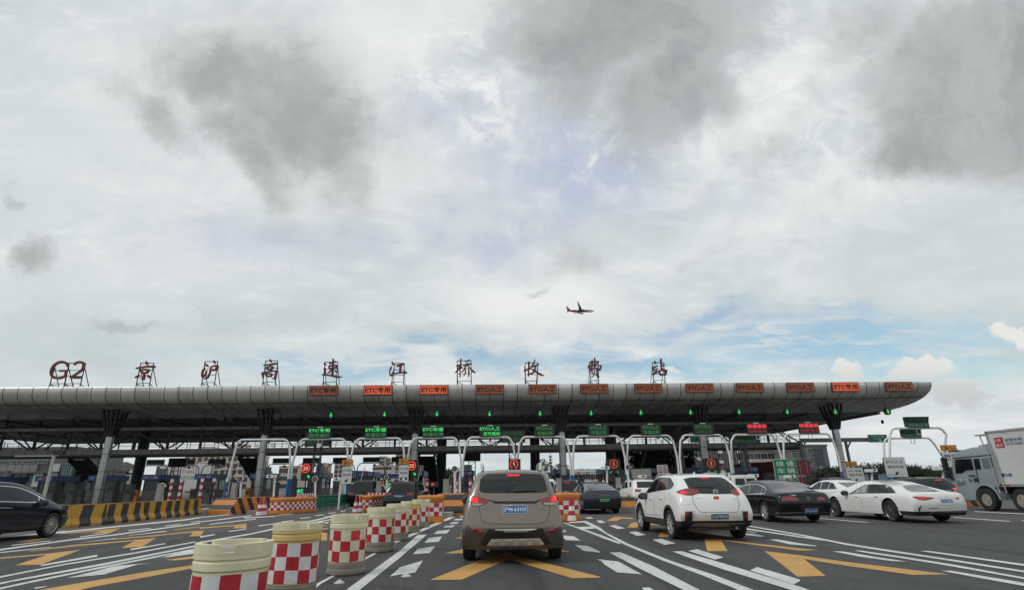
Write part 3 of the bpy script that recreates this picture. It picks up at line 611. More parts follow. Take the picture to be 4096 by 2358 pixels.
LT = [
 ('京', (520, 1430), [[(850,195,30),(880,290,75),(915,335,45)], [(355,540,38),(600,500,42),(900,455,50),(1265,465,60)], [(560,640,30),(620,720,62),(700,800,50)], [(560,620,30),(800,600,45),(1050,625,20)], [(990,625,50),(930,700,60),(860,770,50)], [(690,790,50),(860,770,45),(930,770,28)], [(755,790,60),(745,900,55),(735,1040,60),(715,1110,40)], [(715,1095,40),(620,1070,28),(520,1048,8)], [(510,890,22),(430,950,55),(300,1000,28)], [(940,900,38),(1000,980,55),(1075,1050,28)]], (545,1210,275,1130,330,1000,1330,1590)),
 ('沪', (790, 1430), [[(850,150,25),(875,220,62),(905,285,35)], [(440,310,22),(490,390,62),(560,440,40)], [(360,585,35),(290,660,45),(250,800,35),(255,920,45),(290,1000,38)], [(290,990,45),(400,880,48),(470,760,32),(515,650,14)], [(700,480,25),(870,420,40),(1010,430,60),(1090,440,30)], [(1030,430,60),(1000,560,75),(970,630,40)], [(960,630,38),(800,640,35),(690,680,25)], [(705,480,28),(680,640,35),(620,860,42),(540,990,50),(430,1055,38),(350,1075,18)]], (380,1030,190,1115,225,870,1300,1350)),
 ('高', (1030, 1425), [[(655,150,26),(685,225,62),(720,270,40)], [(330,455,26),(600,420,45),(950,365,50),(1000,375,45)], [(500,560,40),(650,515,32),(760,510,38)], [(820,545,35),(760,600,60),(700,660,45)], [(510,580,42),(545,660,50),(590,690,28)], [(570,690,28),(660,670,38),(760,640,38)], [(250,850,38),(290,960,52),(290,1080,25)], [(270,850,45),(550,790,35),(780,745,38),(1040,755,30)], [(985,760,62),(950,900,55),(920,1060,60),(910,1170,35)], [(915,1150,50),(830,1130,35),(740,1105,10)], [(440,910,35),(600,880,32),(720,875,35)], [(770,905,38),(730,950,45),(700,1010,42)], [(450,930,38),(490,1000,45),(540,1030,30)], [(520,1020,30),(620,1005,38),(720,990,35)]], (415,1035,215,1150,270,905,1355,1285)),
 ('速', (1270, 1425), [[(375,335,32),(390,395,60),(470,435,18)], [(330,590,16),(370,640,45),(385,720,45),(375,760,38)], [(430,610,20),(395,740,45),(410,860,45),(430,900,40)], [(250,935,26),(420,925,48),(620,965,38),(880,1020,50),(1060,1045,50),(1230,1035,20)], [(630,360,40),(800,310,42),(950,270,34)], [(810,165,45),(800,350,45),(785,600,52),(780,880,48),(790,915,30)], [(785,900,40),(720,880,25),(660,872,8)], [(590,510,32),(630,620,50),(660,640,30)], [(590,500,32),(800,455,38),(1000,460,35)], [(1000,470,45),(960,560,50),(920,590,25)], [(640,640,35),(780,590,40),(940,565,38)], [(740,680,35),(640,780,32),(540,840,28)], [(840,705,12),(960,770,50),(1000,820,34)]], (380,1040,285,1140,285,960,1340,1225)),
 ('江', (1540, 1425), [[(375,270,22),(400,370,55),(495,405,38)], [(320,550,42),(270,680,38),(240,830,26),(265,930,38),(325,980,42)], [(325,980,40),(390,870,45),(450,760,35),(500,640,8)], [(640,470,60),(780,430,50),(960,390,48)], [(800,450,75),(785,600,58),(770,800,60)], [(470,880,32),(680,835,40),(900,815,45),(1060,810,55),(1100,880,18)]], (500,985,340,1115,315,935,1310,1060)),
 ('桥', (1800, 1420), [[(555,205,38),(540,360,34),(540,480,45)], [(345,550,40),(470,530,48),(620,450,22)], [(520,520,62),(510,760,36),(510,1000,34),(512,1095,34)], [(480,600,45),(400,760,42),(285,885,28)], [(540,590,45),(600,640,42),(630,670,20)], [(985,255,38),(880,300,32),(770,348,12)], [(690,520,42),(860,470,42),(1060,440,42)], [(850,400,22),(850,480,45),(790,560,35),(730,720,32),(600,860,24)], [(900,510,38),(1000,640,28),(1090,750,45),(1200,840,50),(1285,880,22)], [(790,710,22),(785,840,32),(760,960,30),(680,1045,16)], [(945,700,32),(955,860,42),(945,1090,28)]], (365,1075,280,1185,365,1070,1360,1075)),
 ('收', (2080, 1420), [[(245,560,34),(245,680,36),(250,820,46)], [(205,825,24),(260,800,40),(420,690,42),(560,640,38)], [(430,345,30),(450,400,52),(440,600,44),(430,860,36),(430,1010,46),(440,1060,28)], [(750,245,28),(710,360,38),(640,500,40),(520,650,28)], [(640,560,55),(760,540,38),(900,490,40),(945,450,28)], [(790,560,55),(755,680,40),(740,780,45),(640,900,45),(500,950,34)], [(620,715,30),(690,770,45),(820,850,45),(960,940,48),(1080,1000,50),(1190,1030,22)]], (260,905,385,1185,290,855,1355,935)),
 ('费', (2330, 1420), [[(610,165,38),(610,320,36),(615,500,40),(605,650,45),(640,680,30)], [(480,260,34),(475,420,40),(470,580,40),(420,740,40),(290,860,14)], [(380,375,28),(600,330,36),(760,335,34),(815,350,28)], [(770,350,45),(720,430,42),(640,460,30)], [(330,500,30),(470,460,28),(700,440,28)], [(310,510,32),(320,600,55),(290,680,26)], [(330,590,30),(560,540,26),(800,530,24),(940,540,32)], [(925,545,42),(910,660,42),(880,760,30)], [(880,750,38),(800,700,42),(700,660,32)], [(480,720,38),(560,690,30),(700,680,40),(740,740,40)], [(475,750,34),(475,850,32),(490,980,20)], [(730,740,45),(730,860,40),(725,980,36)], [(590,770,24),(590,880,28),(560,1040,32),(420,1145,12)], [(660,990,18),(770,1050,50),(815,1140,28)]], (360,790,320,1165,400,820,1340,640)),
 ('站', (2580, 1420), [[(465,305,22),(500,380,55),(550,420,28)], [(340,640,30),(430,630,48),(530,580,44),(630,560,22)], [(345,640,22),(380,690,24),(400,780,32)], [(390,790,36),(470,750,26),(500,740,14)], [(600,690,28),(540,800,40),(480,880,40)], [(345,965,24),(430,960,52),(560,880,48),(690,810,34)], [(790,225,50),(800,420,40),(820,600,42),(840,760,45)], [(860,520,40),(920,515,36),(960,485,32)], [(680,830,38),(740,930,48),(800,1020,38)], [(680,810,34),(860,770,42),(1000,770,45),(1110,800,24)], [(1050,790,60),(1030,920,55),(1040,990,38)], [(800,1010,45),(920,990,38),(1050,985,36)]], (365,945,375,1150,445,1015,1330,720)),
]
labs = {'京': 'second', '沪': 'third', '高': 'fourth'}
cz = 10.86
def iron_frame(L, fr, root):
    xl, xr, yt, ymid, bl, br, yb, xe = fr
    m = MB()
    tl, tr = L.P(xl, yt), L.P(xr, yt); b0, b1 = L.P(bl, yb), L.P(br, yb)
    b0.z = b1.z = cz-0.02
    for a, b in ((tl, tr), (tl, b0), (tr, b1)): m.beam(a, b, 0.07, 0.07, frame_m)
    for f in (0.28, 0.5, 0.78): m.beam(tl.lerp(b0, f), tr.lerp(b1, f), 0.05, 0.05, frame_m)
    s = 1.5
    for (t_, b_) in ((tl, b0), (tr, b1)):
        bb = Vector((b_.x, b_.y+s, cz-0.02))
        m.beam(t_.lerp(b_, 0.15), bb, 0.055, 0.055, frame_m); m.beam(t_.lerp(b_, 0.8), bb, 0.05, 0.05, frame_m); m.beam(b_, bb, 0.05, 0.05, frame_m)
    m.beam(tl.lerp(b0, 0.8), Vector((b1.x, b1.y+s, cz)), 0.05, 0.05, frame_m)
    m.build('support_frame', root)
for ch, og, strokes, fr in LT:
    L = Ltr(*og); c = L.P((fr[0]+fr[1])/2, fr[6])
    t = thing('roof_letter', f'dark red brush-written {ch} character on an iron frame above the canopy edge', 'letter', (c.x, c.y, cz), 0, 'red characters along the canopy roof')
    m = MB()
    for k, s in enumerate(strokes): stroke(m, L, s, letter_m, k)
    m.build('character', t)
    iron_frame(L, fr, t)
L = Ltr(180, 1420, 11.5)
c = L.P(1000, 1320); t = thing('roof_letter', 'dark red slanted G2 at the left end of the roof lettering', 'letter', (c.x, c.y, cz), 0, 'red characters along the canopy roof')
m = MB()
for k, s in enumerate([[(1070,505,55),(1040,420,55),(960,345,55),(820,310,52),(650,340,52),(470,460,58),(350,640,62),(315,830,66),(380,990,60),(560,1060,50),(760,1045,50),(930,975,52)], [(720,725,42),(900,722,42),(1020,718,40)], [(1020,720,58),(990,850,55),(950,985,55)]]):
    stroke(m, L, s, letter_m, k)
m.build('letter_g', t)
m = MB()
for k, s in enumerate([[(1395,425,45),(1500,345,50),(1640,320,50),(1770,360,60),(1815,470,66),(1760,640,55),(1600,780,48),(1380,920,45),(1210,1030,45)], [(1210,1035,42),(1450,1035,48),(1690,1025,55)]]):
    stroke(m, L, s, letter_m, k)
m.build('numeral_two', t)
iron_frame(L, (500, 1120, 360, 1150, 225, 900, 1325, 1500), t); iron_frame(L, (1120, 1870, 360, 1150, 920, 1640, 1320, 2310), t)

# ------------------------------------------------------------------ lane name boards and lane signals on the canopy edge
or_dull = mat('dull orange display board', (0.40, 0.115, 0.052), 0.5, 0, 0.12, 10)
or_lit = mat('lit red orange display board', (0.62, 0.10, 0.045), 0.5, 0, 0.08, 10, emit=(1.0, 0.16, 0.06), estr=0.28)
or_rim = mat('dark orange board rim', (0.10, 0.025, 0.012), 0.5, 0, 0.1, 10)
ink = mat('black lettering', (0.012, 0.010, 0.010), 0.6, 0, 0)
EX = [(800, 0), (934, 1), (1072, 1), (1210, 2), (1340, 2), (1467, 2), (1601, 2), (1728, 2), (1852, 2), (1977, 2), (2087.5, 3), (2221, 2)]
nm = ['leftmost', 'second', 'third', 'fourth', 'fifth', 'sixth', 'seventh', 'eighth', 'ninth', 'tenth', 'eleventh', 'rightmost']
near = ['under the 速 roof character', 'between the 速 and 江 roof characters', 'left of the 桥 roof character', 'right of the 桥 roof character', 'below the 收 roof character', 'below the 费 roof character', 'just left of the 站 roof character',
        'first right of the last roof character', 'second right of the last roof character', 'third right of the last roof character', 'second from the canopy right end', 'nearest the canopy right end']
tilt = math.atan2(0.20, 0.9)
for i, (ex, kind) in enumerate(EX):
    p = D(ex*1.6196, 955*1.6196, 53.82); w, h = 2.78, 0.93
    full = 'ETC专用' if kind in (0, 1, 3) else 'ETC/人工'
    bright = kind in (1, 3)
    t = thing('lane_board', f'{"bright red-orange" if bright else "dull orange"} {full} board on the canopy edge, {near[i]}', 'lane sign', (p.x, 53.8, 10.3), 0, 'lane boards on the canopy edge')
    up = Vector((0, -0.06, 1)).normalized(); cc = Vector((p.x, 53.80, 10.30)); M = Matrix.Translation(cc) @ Matrix.Rotation(R_(3.5), 4, 'X')
    m = MB(); m.box((0, 0.02, 0), (w, 0.16, h), or_rim, M=M); m.build('board_frame', t)
    face = or_lit if bright else or_dull
    m = MB(); m.box((0, -0.07, 0), (w-0.12, 0.03, h-0.12), face, M=M); o = m.build('board_face', t)
    m = MB(); nrm = M.to_3x3() @ Vector((0, -1, 0))
    m.text(full, cc + nrm*0.092, None, ink, up=M.to_3x3() @ Vector((0, 0, 1)), wfit=w-0.34, hfit=0.56, bold=0.032)
    m.build('lettering', t)
arrow_poly = [(a*0.72, b*0.82) for a, b in [(-0.055, 0.30), (0.055, 0.30), (0.055, -0.08), (0.17, 0.04), (0.20, -0.04), (0, -0.26), (-0.20, -0.04), (-0.17, 0.04), (-0.055, -0.08)]]
AX = [(817, 1024), (949.5, 1022), (1079, 1021), (1209, 1021), (1334, 1020), (1460, 1019), (1583, 1018), (1706, 1017), (1826, 1016), (1945, 1016), (2064, 1016), (2194, 1015)]
arrow_g = lamp('green arrow light', (0.02, 0.9, 0.16), 1.0)
for i, (ax_, ay_) in enumerate(AX):
    p = D(ax_*1.6196, ay_*1.6196, 56.0)
    t = thing('lane_signal', 'green down-arrow signal below the lane board ' + near[i].replace('under', 'at').replace('below', 'at'), 'lane signal', (p.x, 56.1, p.z), 0, 'green arrow signals under the canopy')
    m = MB(); m.prism([(0.36*math.cos(a), 0.36*math.sin(a)) for a in [R_(22.5+45*k) for k in range(8)]], lambda u, v, d: (p.x+u, 56.05+d, p.z+v), 0, 0.25, black_board)
    m.box((p.x, 56.25, (p.z+9.15)/2+0.1), (0.06, 0.06, 9.15-p.z), dark_steel)
    m.build('signal_housing', t)
    m = MB(); m.prism(arrow_poly, lambda u, v, d: (p.x+u, 56.045-d, p.z+v), 0, 0.012, arrow_g); m.build('arrow_light', t)
for i, (ax_, ay_, lb) in enumerate([(545, 1028, 'unlit dark lane signal under the left part of the canopy'), (683, 1026, 'unlit dark lane signal beside the second column head')]):
    p = D(ax_*1.6196, ay_*1.6196, 56.0)
    t = thing('lane_signal', lb, 'lane signal', (p.x, 56.1, p.z), 0, 'unlit lane signals')
    m = MB(); m.prism([(0.38*math.cos(a), 0.38*math.sin(a)) for a in [R_(22.5+45*k) for k in range(8)]], lambda u, v, d: (p.x+u, 56.05+d, p.z+v), 0, 0.25, black_board)
    m.box((p.x, 56.25, (p.z+9.15)/2+0.1), (0.06, 0.06, 9.15-p.z), dark_steel); m.build('signal_housing', t)

# ------------------------------------------------------------------ footbridge, its struts, rails and stairs
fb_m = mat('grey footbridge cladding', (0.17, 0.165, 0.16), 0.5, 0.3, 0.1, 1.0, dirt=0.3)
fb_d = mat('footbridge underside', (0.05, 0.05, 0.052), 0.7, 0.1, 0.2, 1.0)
FX0, FX1, FY, FZ0, FZ1 = -70.0, 35.2, 62.0, 4.86, 5.50
bridge = thing('footbridge', 'long grey steel footbridge hung below the canopy behind the white gantries', 'footbridge', (-17, 63, FZ0))
m = MB(); m.box(((FX0+FX1)/2, FY+1.2, (FZ0+FZ1)/2+0.06), (FX1-FX0, 2.4, FZ1-FZ0-0.12), fb_m); x = FX0
while x < FX1: m.box((x, FY-0.004, (FZ0+FZ1)/2+0.08), (0.035, 0.012, FZ1-FZ0-0.16), seam_m); x += 1.2
m.build('deck', bridge)
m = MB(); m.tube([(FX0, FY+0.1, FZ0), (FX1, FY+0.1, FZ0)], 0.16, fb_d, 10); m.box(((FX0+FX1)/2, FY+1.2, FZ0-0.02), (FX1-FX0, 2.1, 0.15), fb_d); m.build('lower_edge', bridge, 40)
for yy in (FY+0.1, FY+2.3):
    m = MB(); x = FX0
    for z in (5.85, 6.15, 6.45): m.tube([(FX0, yy, z), (FX1, yy, z)], 0.028, dark_steel, 6)
    while x < FX1: m.beam((x, yy, 5.5), (x, yy, 6.45), 0.05, 0.05, dark_steel); x += 1.5
    m.build('railing', bridge)
m = MB(); x = FX0+2.5; k = 0
while x < FX1-2:
    m.beam((x, FY+1.2, 5.5), (x, FY+1.2, 8.7), 0.22, 0.22, dark_steel)
    if k % 2 == 0:
        m.beam((x-3.4, FY+0.9, 5.55), (x, FY+0.9, 7.6), 0.13, 0.13, dark_steel); m.beam((x+3.4, FY+0.9, 5.55), (x, FY+0.9, 7.6), 0.13, 0.13, dark_steel)
        m.beam((x-3.0, FY+1.9, 5.55), (x, FY+1.9, 8.4), 0.12, 0.12, dark_steel); m.beam((x+3.0, FY+1.9, 5.55), (x, FY+1.9, 8.4), 0.12, 0.12, dark_steel)
    x += 3.55; k += 1
m.build('hanger_strut', bridge)
for sx, lb in ((-45.6, 'dark steel stairs behind the thin grey pole on the left'), (-27.2, 'dark steel stairs beside the second tall column'), (-7.3, 'dark steel stairs right of the red 20 limit display'), (18.9, 'dark steel stairs in front of the big tree')):
    t = thing('stairs', lb, 'stairs', (sx, 64.4, 0), 0, 'stairs down from the footbridge')
    m = MB(); y0, y1 = 64.2, 72.5
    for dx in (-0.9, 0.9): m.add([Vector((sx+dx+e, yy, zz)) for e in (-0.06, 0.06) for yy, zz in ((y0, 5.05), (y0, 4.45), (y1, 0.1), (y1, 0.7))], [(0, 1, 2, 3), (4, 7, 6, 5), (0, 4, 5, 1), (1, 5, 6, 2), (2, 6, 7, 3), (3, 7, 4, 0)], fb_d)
    m.add([(sx-0.9, y0, 4.5), (sx+0.9, y0, 4.5), (sx+0.9, y1, 0.15), (sx-0.9, y1, 0.15)], [(0, 1, 2, 3)], fb_d)
    m.build('stringer', t)
    m = MB()
    for q in range(22):
        f = q/22; m.box((sx, y0+(y1-y0)*f+0.15, 4.75-4.5*f), (1.66, 0.32, 0.05), dark_steel)
    m.build('tread', t)
    m = MB()
    for dx in (-0.95, 0.95):
        for dz in (0.55, 1.0): m.tube([(sx+dx, y0, 5.0+dz), (sx+dx, y1, 0.6+dz)], 0.03, dark_steel, 6)
        for q in range(9):
            f = q/8; m.beam((sx+dx, y0+(y1-y0)*f, 4.9-4.4*f), (sx+dx, y0+(y1-y0)*f, 6.0-4.4*f), 0.045, 0.045, dark_steel)
    m.build('railing', t)
# ------------------------------------------------------------------ lane gantries
J = [-23.4, -17.83, -12.73, -7.65, -2.59, 2.36, 7.41, 12.43, 17.32, 22.19, 27.11, 32.48]
YG = 51.5
def arc(c, r, a0, a1, n=6): return [(c[0]+r*math.cos(a0+(a1-a0)*k/n), c[1]+r*math.sin(a0+(a1-a0)*k/n)) for k in range(n+1)]
def gantry(fl, fr, tl, tr, Y, zt, zk, label, r=0.095, free_left=False, group='white lane gantries', post=white_post, foot=blue_post, zb=0.2):
    """fl, fr: x of the feet; tl, tr: x of the upper corners; zt: top; zk: knee height"""
    t = thing('lane_gantry', label, 'gantry', ((fl+fr)/2, Y, 0), 0, group)
    rr = 0.5
    left = [(fl, zb)] + ([] if free_left else [(fl, 2.1), (fl, zk)])
    pts = left + [(tl-(0.12 if not free_left else 0.02), zt-rr)]
    a = (tl, zt-rr)
    pts += [(tl+rr-rr*math.cos(q), zt-rr+rr*math.sin(q)) for q in [R_(k*15) for k in range(1, 7)]]
    pts += [(tr-rr+rr*math.sin(q), zt-rr+rr*math.cos(q)) for q in [R_(k*15) for k in range(0, 6)]]
    pts += [(tr+0.12, zt-rr), (fr, zk), (fr, 2.1)]
    P3 = lambda l: [(x, Y, z) for x, z in l]
    m = MB(); m.tube(P3(pts if free_left else pts[1:]), r, post, 10); m.build('frame', t, 40)
    for fx in ((fr,) if free_left else (fl, fr)):
        m = MB(); m.tube([(fx, Y, zb), (fx, Y, 2.12)], r+0.015, foot, 10); m.box((fx, Y, zb), (0.36, 0.36, 0.06), foot); m.build('leg', t, 40)
    if free_left:
        m = MB(); m.tube([(fl, Y, zb), (fl+(tl-fl)*0.36, Y, zb+(zt-rr-zb)*0.36)], r+0.015, foot, 10); m.build('leg', t, 40)
    return t
def sign_panel(root, cx, Y, z0, z1, w, l1, l2, m1, m2, f1=0.74, f2=0.74, dx2=0.0):
    m = MB(); m.box((cx, Y, (z0+z1)/2), (w, 0.22, z1-z0), black_board); m.box((cx, Y, z1+0.04), (0.5, 0.12, 0.07), white_post)
    m.box((cx, Y-0.115, (z0+z1)/2), (w-0.06, 0.012, z1-z0-0.06), screen_m)
    s = m.build('display', root)
    h = z1-z0; m = MB()
    m.text(l1, (cx, Y-0.126, z0+h*0.74), None, m1, wfit=w*f1, hfit=h*0.36, bold=0.012)
    if l2: m.text(l2, (cx+dx2, Y-0.126, z0+h*0.26), None, m2, wfit=w*f2, hfit=h*0.34, bold=0.008)
    o = m.build('lettering', None); o.parent = s; o.data.transform(LOCINV(s))
GT = [(None,), ('ETC专用', '规范通行', led_g, led_gd, .97, .97), ('ETC车道', '车道正常', led_g, led_gd, .97, .97), ('ETC车道', '车道正常', led_g, led_gd, .97, .97), ('ETC/人工', '您可提前', led_g, led_g, .97, .8),
      ('ETC/人工', '车道正常', led_gd, led_gd, .78, .72), ('ETC/人工', '车道正常', led_gd, led_gd, .78, .72), ('ETC/人工', '车道正常', led_gd, led_gd, .78, .72), ('ETC/人工', '车道正常', led_gd, led_gf, .78, .76), ('绿通查验', '注意安全', led_r, led_rd, .97, .97), ('绿通查验', '注意安全', led_r, led_rd, .97, .97)]
glab = ['white tube gantry without a display, around the second tall column', 'white tube gantry whose green display reads ETC专用 规范通行', 'white tube gantry reading ETC车道 车道正常 above the left 20 km/h sign', 'white tube gantry reading ETC车道 车道正常 in front of the third tall column',
        'white tube gantry whose green display reads ETC/人工 您可提前', 'white gantry reading ETC/人工 at the left side of the fourth tall column', 'white tube gantry reading ETC/人工 just right of the fourth tall column', 'white tube gantry reading ETC/人工 in front of the big tree', 'white tube gantry reading ETC/人工 in front of the fifth tall column',
        'white tube gantry with a red 绿通查验 display, left of the green 绿通车辆核验 sign', 'white tube gantry with a red 绿通查验 display, right of the green 绿通车辆核验 sign']
SGX = [None, 1279, 1504, 1733, 1960, 2179, 2394, 2604, 2815, 3029, 3237]
for i in range(11):
    Y = YG + (0.12 if i % 2 else 0.0)
    t = gantry(J[i]+(0.1 if i else 0), J[i+1]-0.1, J[i]+(0.45 if i else 0.55), J[i+1]-0.45, Y, 5.52, 3.55, glab[i], free_left=(i == 0))
    cx = (J[i]+J[i+1])/2
    if i == 0: m = MB(); m.beam((cx+1.0, Y, 5.5), (cx+1.0, Y, 5.1), .05, .05, white_post); m.box((cx+1.0, Y-0.1, 5.0), (0.34, 0.45, 0.28), white_post)
    else:
        cx = D(SGX[i], 1740, Y).x
        a = GT[i]; sign_panel(t, cx, Y-0.1, 5.58, 6.52, 1.92, a[0], a[1], a[2], a[3], a[4], a[5], 0.16 if i == 4 else 0)
        m = MB()
        for dx in (-0.18, 0.18): m.beam((cx+0.1+dx, Y, 5.45), (cx+0.1+dx, Y, 5.1), .04, .04, white_post)
        m.box((cx+0.1, Y-0.05, 5.1), (0.4, 0.05, 0.05), white_post)
        if i < 5: m.box((cx+0.1, Y-0.15, 4.98), (0.34, 0.4, 0.26), white_post)
    m.build('camera', t)
dead_g = mat('unlit green display face', (0.012, 0.06, 0.035), 0.5, 0, 0.3, 12)
dead_t = mat('unlit green dots', (0.10, 0.24, 0.16), 0.6, 0, 0.2, 20)
for (yy, q, lab) in ((46.0, ((3575, 1900), (3797, 1905), (3550, 1712), (3778, 1712), (3616, 3706, 1667, 1711)), 'bigger white tube gantry with an unlit folded green display, right of the canopy'),
                     (51.5, ((3553, 1900), (3797, 1905), (3526, 1752), (3730, 1752), (3602, 3678, 1717, 1751)), 'smaller white gantry with an unlit green display, behind the bigger one at right')):
    a, b, c, d_, s = q
    zt = D(*c, yy).z
    t = gantry(D(*a, yy).x, D(*b, yy).x, D(*c, yy).x+0.2, D(*d_, yy).x-0.1, yy, zt, 3.0, lab)
    x0, x1 = D(s[0], s[2], yy).x, D(s[1], s[2], yy).x; z0, z1 = D(s[0], s[3], yy).z, D(s[0], s[2], yy).z; cx = (x0+x1)/2; w = x1-x0; h = z1-z0
    m = MB()
    m.add([(x0-0.1, yy-0.25, z1), (x1, yy-0.25, z1), (x1+0.05, yy-0.02, z0+h*0.5), (x0+0.05, yy-0.02, z0+h*0.5), (x1-0.1, yy-0.2, z0), (x0, yy-0.2, z0), (x0, yy+0.2, z1), (x1, yy+0.2, z1), (x1, yy+0.2, z0), (x0, yy+0.2, z0)],
          [(0, 1, 2, 3), (3, 2, 4, 5), (0, 6, 7, 1), (7, 8, 4, 2, 1), (6, 0, 3, 5, 9), (6, 9, 8, 7), (5, 4, 8, 9)], dead_g)
    sp = m.build('display', t)
    m = MB()
    m.text('ETC车道' if yy < 50 else 'ETC/人工', (cx, yy-0.165, z0+h*0.75), None, dead_t, up=(0, -0.45 if yy < 50 else -0.5, 1), wfit=w*0.8, hfit=h*0.3)
    if yy < 50: m.text('车道正常', (cx, yy-0.145, z0+h*0.27), None, dead_t, up=(0, 0.42, 1), wfit=w*0.8, hfit=h*0.3)
    o = m.build('lettering', None); o.parent = sp; o.data.transform(LOCINV(sp))
    m = MB()
    for dx in (-0.18, 0.18): m.beam((cx+dx, yy, zt-0.05), (cx+dx, yy, zt-0.5), .04, .04, white_post)
    m.box((cx, yy, zt-0.5), (0.4, 0.05, 0.05), white_post); m.build('camera', t)
# dark gantries far behind
pos = ['behind the leaning first column', 'behind the black board on a lattice mast', 'in front of the beige flats', 'left of the second column stairs', 'behind the first Y shaped white post', 'behind the left 20 limit board', 'behind the left 20 km/h sign', 'between the two 20 km/h signs', 'behind the right 20 km/h sign']
for i, x in enumerate((622, 745, 868, 997, 1125, 1245, 1365, 1485, 1600)):
    yy = 100; X = D(x, 1850, yy).x; t = thing('lane_gantry', 'thin dark gantry carrying a black board, '+pos[i], 'gantry', (X, yy, 0), 0, 'dark gantries beyond the booths')
    m = MB(); zt = 5.3; pts = [(X-2.5, yy, 0), (X-2.45, yy, 3.4), (X-2.3, yy, 4.7), (X-1.9, yy, 5.2), (X-1.5, yy, zt), (X+1.5, yy, zt), (X+1.9, yy, 5.2), (X+2.3, yy, 4.7), (X+2.45, yy, 3.4), (X+2.5, yy, 0)]
    m.tube(pts, 0.08, dark_steel, 8); m.build('frame', t, 50)
    m = MB(); m.box((X, yy, 5.85), (2.9, 0.3, 0.85), black_board); m.box((X+0.6, yy, 4.95), (0.35, 0.4, 0.35), black_board); m.build('display', t)
# ------------------------------------------------------------------ rule signs, limit displays, boards on masts
sign_w = mat('white sign sheet', (0.62, 0.62, 0.61), 0.5, 0, 0.05, 6, dirt=0.12)
sign_o = mat('amber sign sheet', (0.58, 0.24, 0.035), 0.5, 0, 0.06, 6, dirt=0.12)
sign_g = mat('green sign sheet', (0.008, 0.19, 0.085), 0.45, 0, 0.08, 6, dirt=0.1)
def arrow2(m, c, s, ang, mt, Y):
    pl = [(-0.16, 0.5), (0.16, 0.5), (0.16, 0.02), (0.42, 0.02), (0, -0.5), (-0.42, 0.02), (-0.16, 0.02)]
    ca, sa = math.cos(ang), math.sin(ang)
    m.add([(c[0]+s*(u*ca-v*sa), Y, c[1]+s*(u*sa+v*ca)) for u, v in pl], [tuple(range(7))], mt)
def plate(m, x0, x1, y0, y1, Y, face, rim, th=0.05):
    a, b = D(x0, y1, Y), D(x1, y0, Y); X0, X1, Z0, Z1 = a.x, b.x, a.z, b.z
    m.box(((X0+X1)/2, Y+th/2+0.004, (Z0+Z1)/2), (X1-X0, th, Z1-Z0), rim); e = 0.05
    m.box(((X0+X1)/2, Y-0.002, (Z0+Z1)/2), (X1-X0-e, 0.012, Z1-Z0-e), face)
    return X0, X1, Z0, Z1
RS = [((1366, 1413, 1836, 1861), (1362, 1411, 1863, 1935), 'ETC专用', '保持车距', 'l', 51.1, 'white and amber 20 km/h lane sign above the left black car, with one arrow'),
      ((1594, 1637, 1831, 1856), (1593, 1637, 1857, 1926), 'ETC专用', '保持车距', 'lr', 51.1, 'white and amber 20 km/h lane sign with two arrows beside a red limit display'),
      ((3387, 3426, 1843, 1865), (3393, 3450, 1868, 1930), 'ETC专用', '保持车距', 'l', 51.1, 'white and amber lane sign reading ETC专用 right of the sixth tall column'),
      (None, (3548, 3616, 1827, 1907), 'ETC/人工', '保持车距', 'l', 45.6, 'white lane sign reading ETC/人工 above the roof of the white saloon'),
      ((3767, 3824, 1778, 1803), (3779, 3834, 1806, 1868), '超宽', '车道', '', 45.6, 'white and amber lane sign half hidden by the truck cab')]
for o_, w_, l1, l2, ar, Y, lb in RS:
    cx = (D(w_[0], w_[2], Y).x + D(w_[1], w_[2], Y).x)/2
    t = thing('lane_sign', lb, 'road sign', (cx, Y, 0), 0, 'white lane signs on the gantry posts')
    m = MB(); X0, X1, Z0, Z1 = plate(m, *w_, Y, sign_w, ink)
    m.text(l1, ((X0+X1)/2, Y-0.012, Z1-(Z1-Z0)*0.23), None, ink, wfit=(X1-X0)*0.76, hfit=(Z1-Z0)*0.16, bold=0.012)
    m.text(l2, ((X0+X1)/2, Y-0.012, Z1-(Z1-Z0)*0.48), None, ink, wfit=(X1-X0)*0.76, hfit=(Z1-Z0)*0.15, bold=0.01)
    for q in ar:
        off_ = 0 if len(ar) == 1 else (-0.24 if q == 'l' else 0.24)
        arrow2(m, ((X0+X1)/2+off_*(X1-X0), Z0+(Z1-Z0)*0.19), (Z1-Z0)*0.24, R_(-45 if q == 'l' else 45), ink, Y-0.012)
    m.build('lower_plate', t)
    if o_:
        m = MB(); X0, X1, Z0b, Z1 = plate(m, *o_, Y, sign_o, ink)
        m.text('20', (X0+(X1-X0)*0.33, Y-0.012, (Z0b+Z1)/2), None, ink, wfit=(X1-X0)*0.3, hfit=(Z1-Z0b)*0.55, bold=0.02)
        m.text('Km/h', (X0+(X1-X0)*0.72, Y-0.012, (Z0b+Z1)/2-0.05), None, ink, wfit=(X1-X0)*0.3, hfit=(Z1-Z0b)*0.28)
        m.build('upper_plate', t)
    m = MB(); m.tube([(cx, Y+0.22, 0.2), (cx, Y+0.22, Z1-0.05)], 0.06, white_post if Y > 50 else dark_steel, 8); m.box((cx, Y+0.12, (Z0+Z1)/2), (0.1, 0.2, 0.1), dark_steel); m.build('post', t, 40)
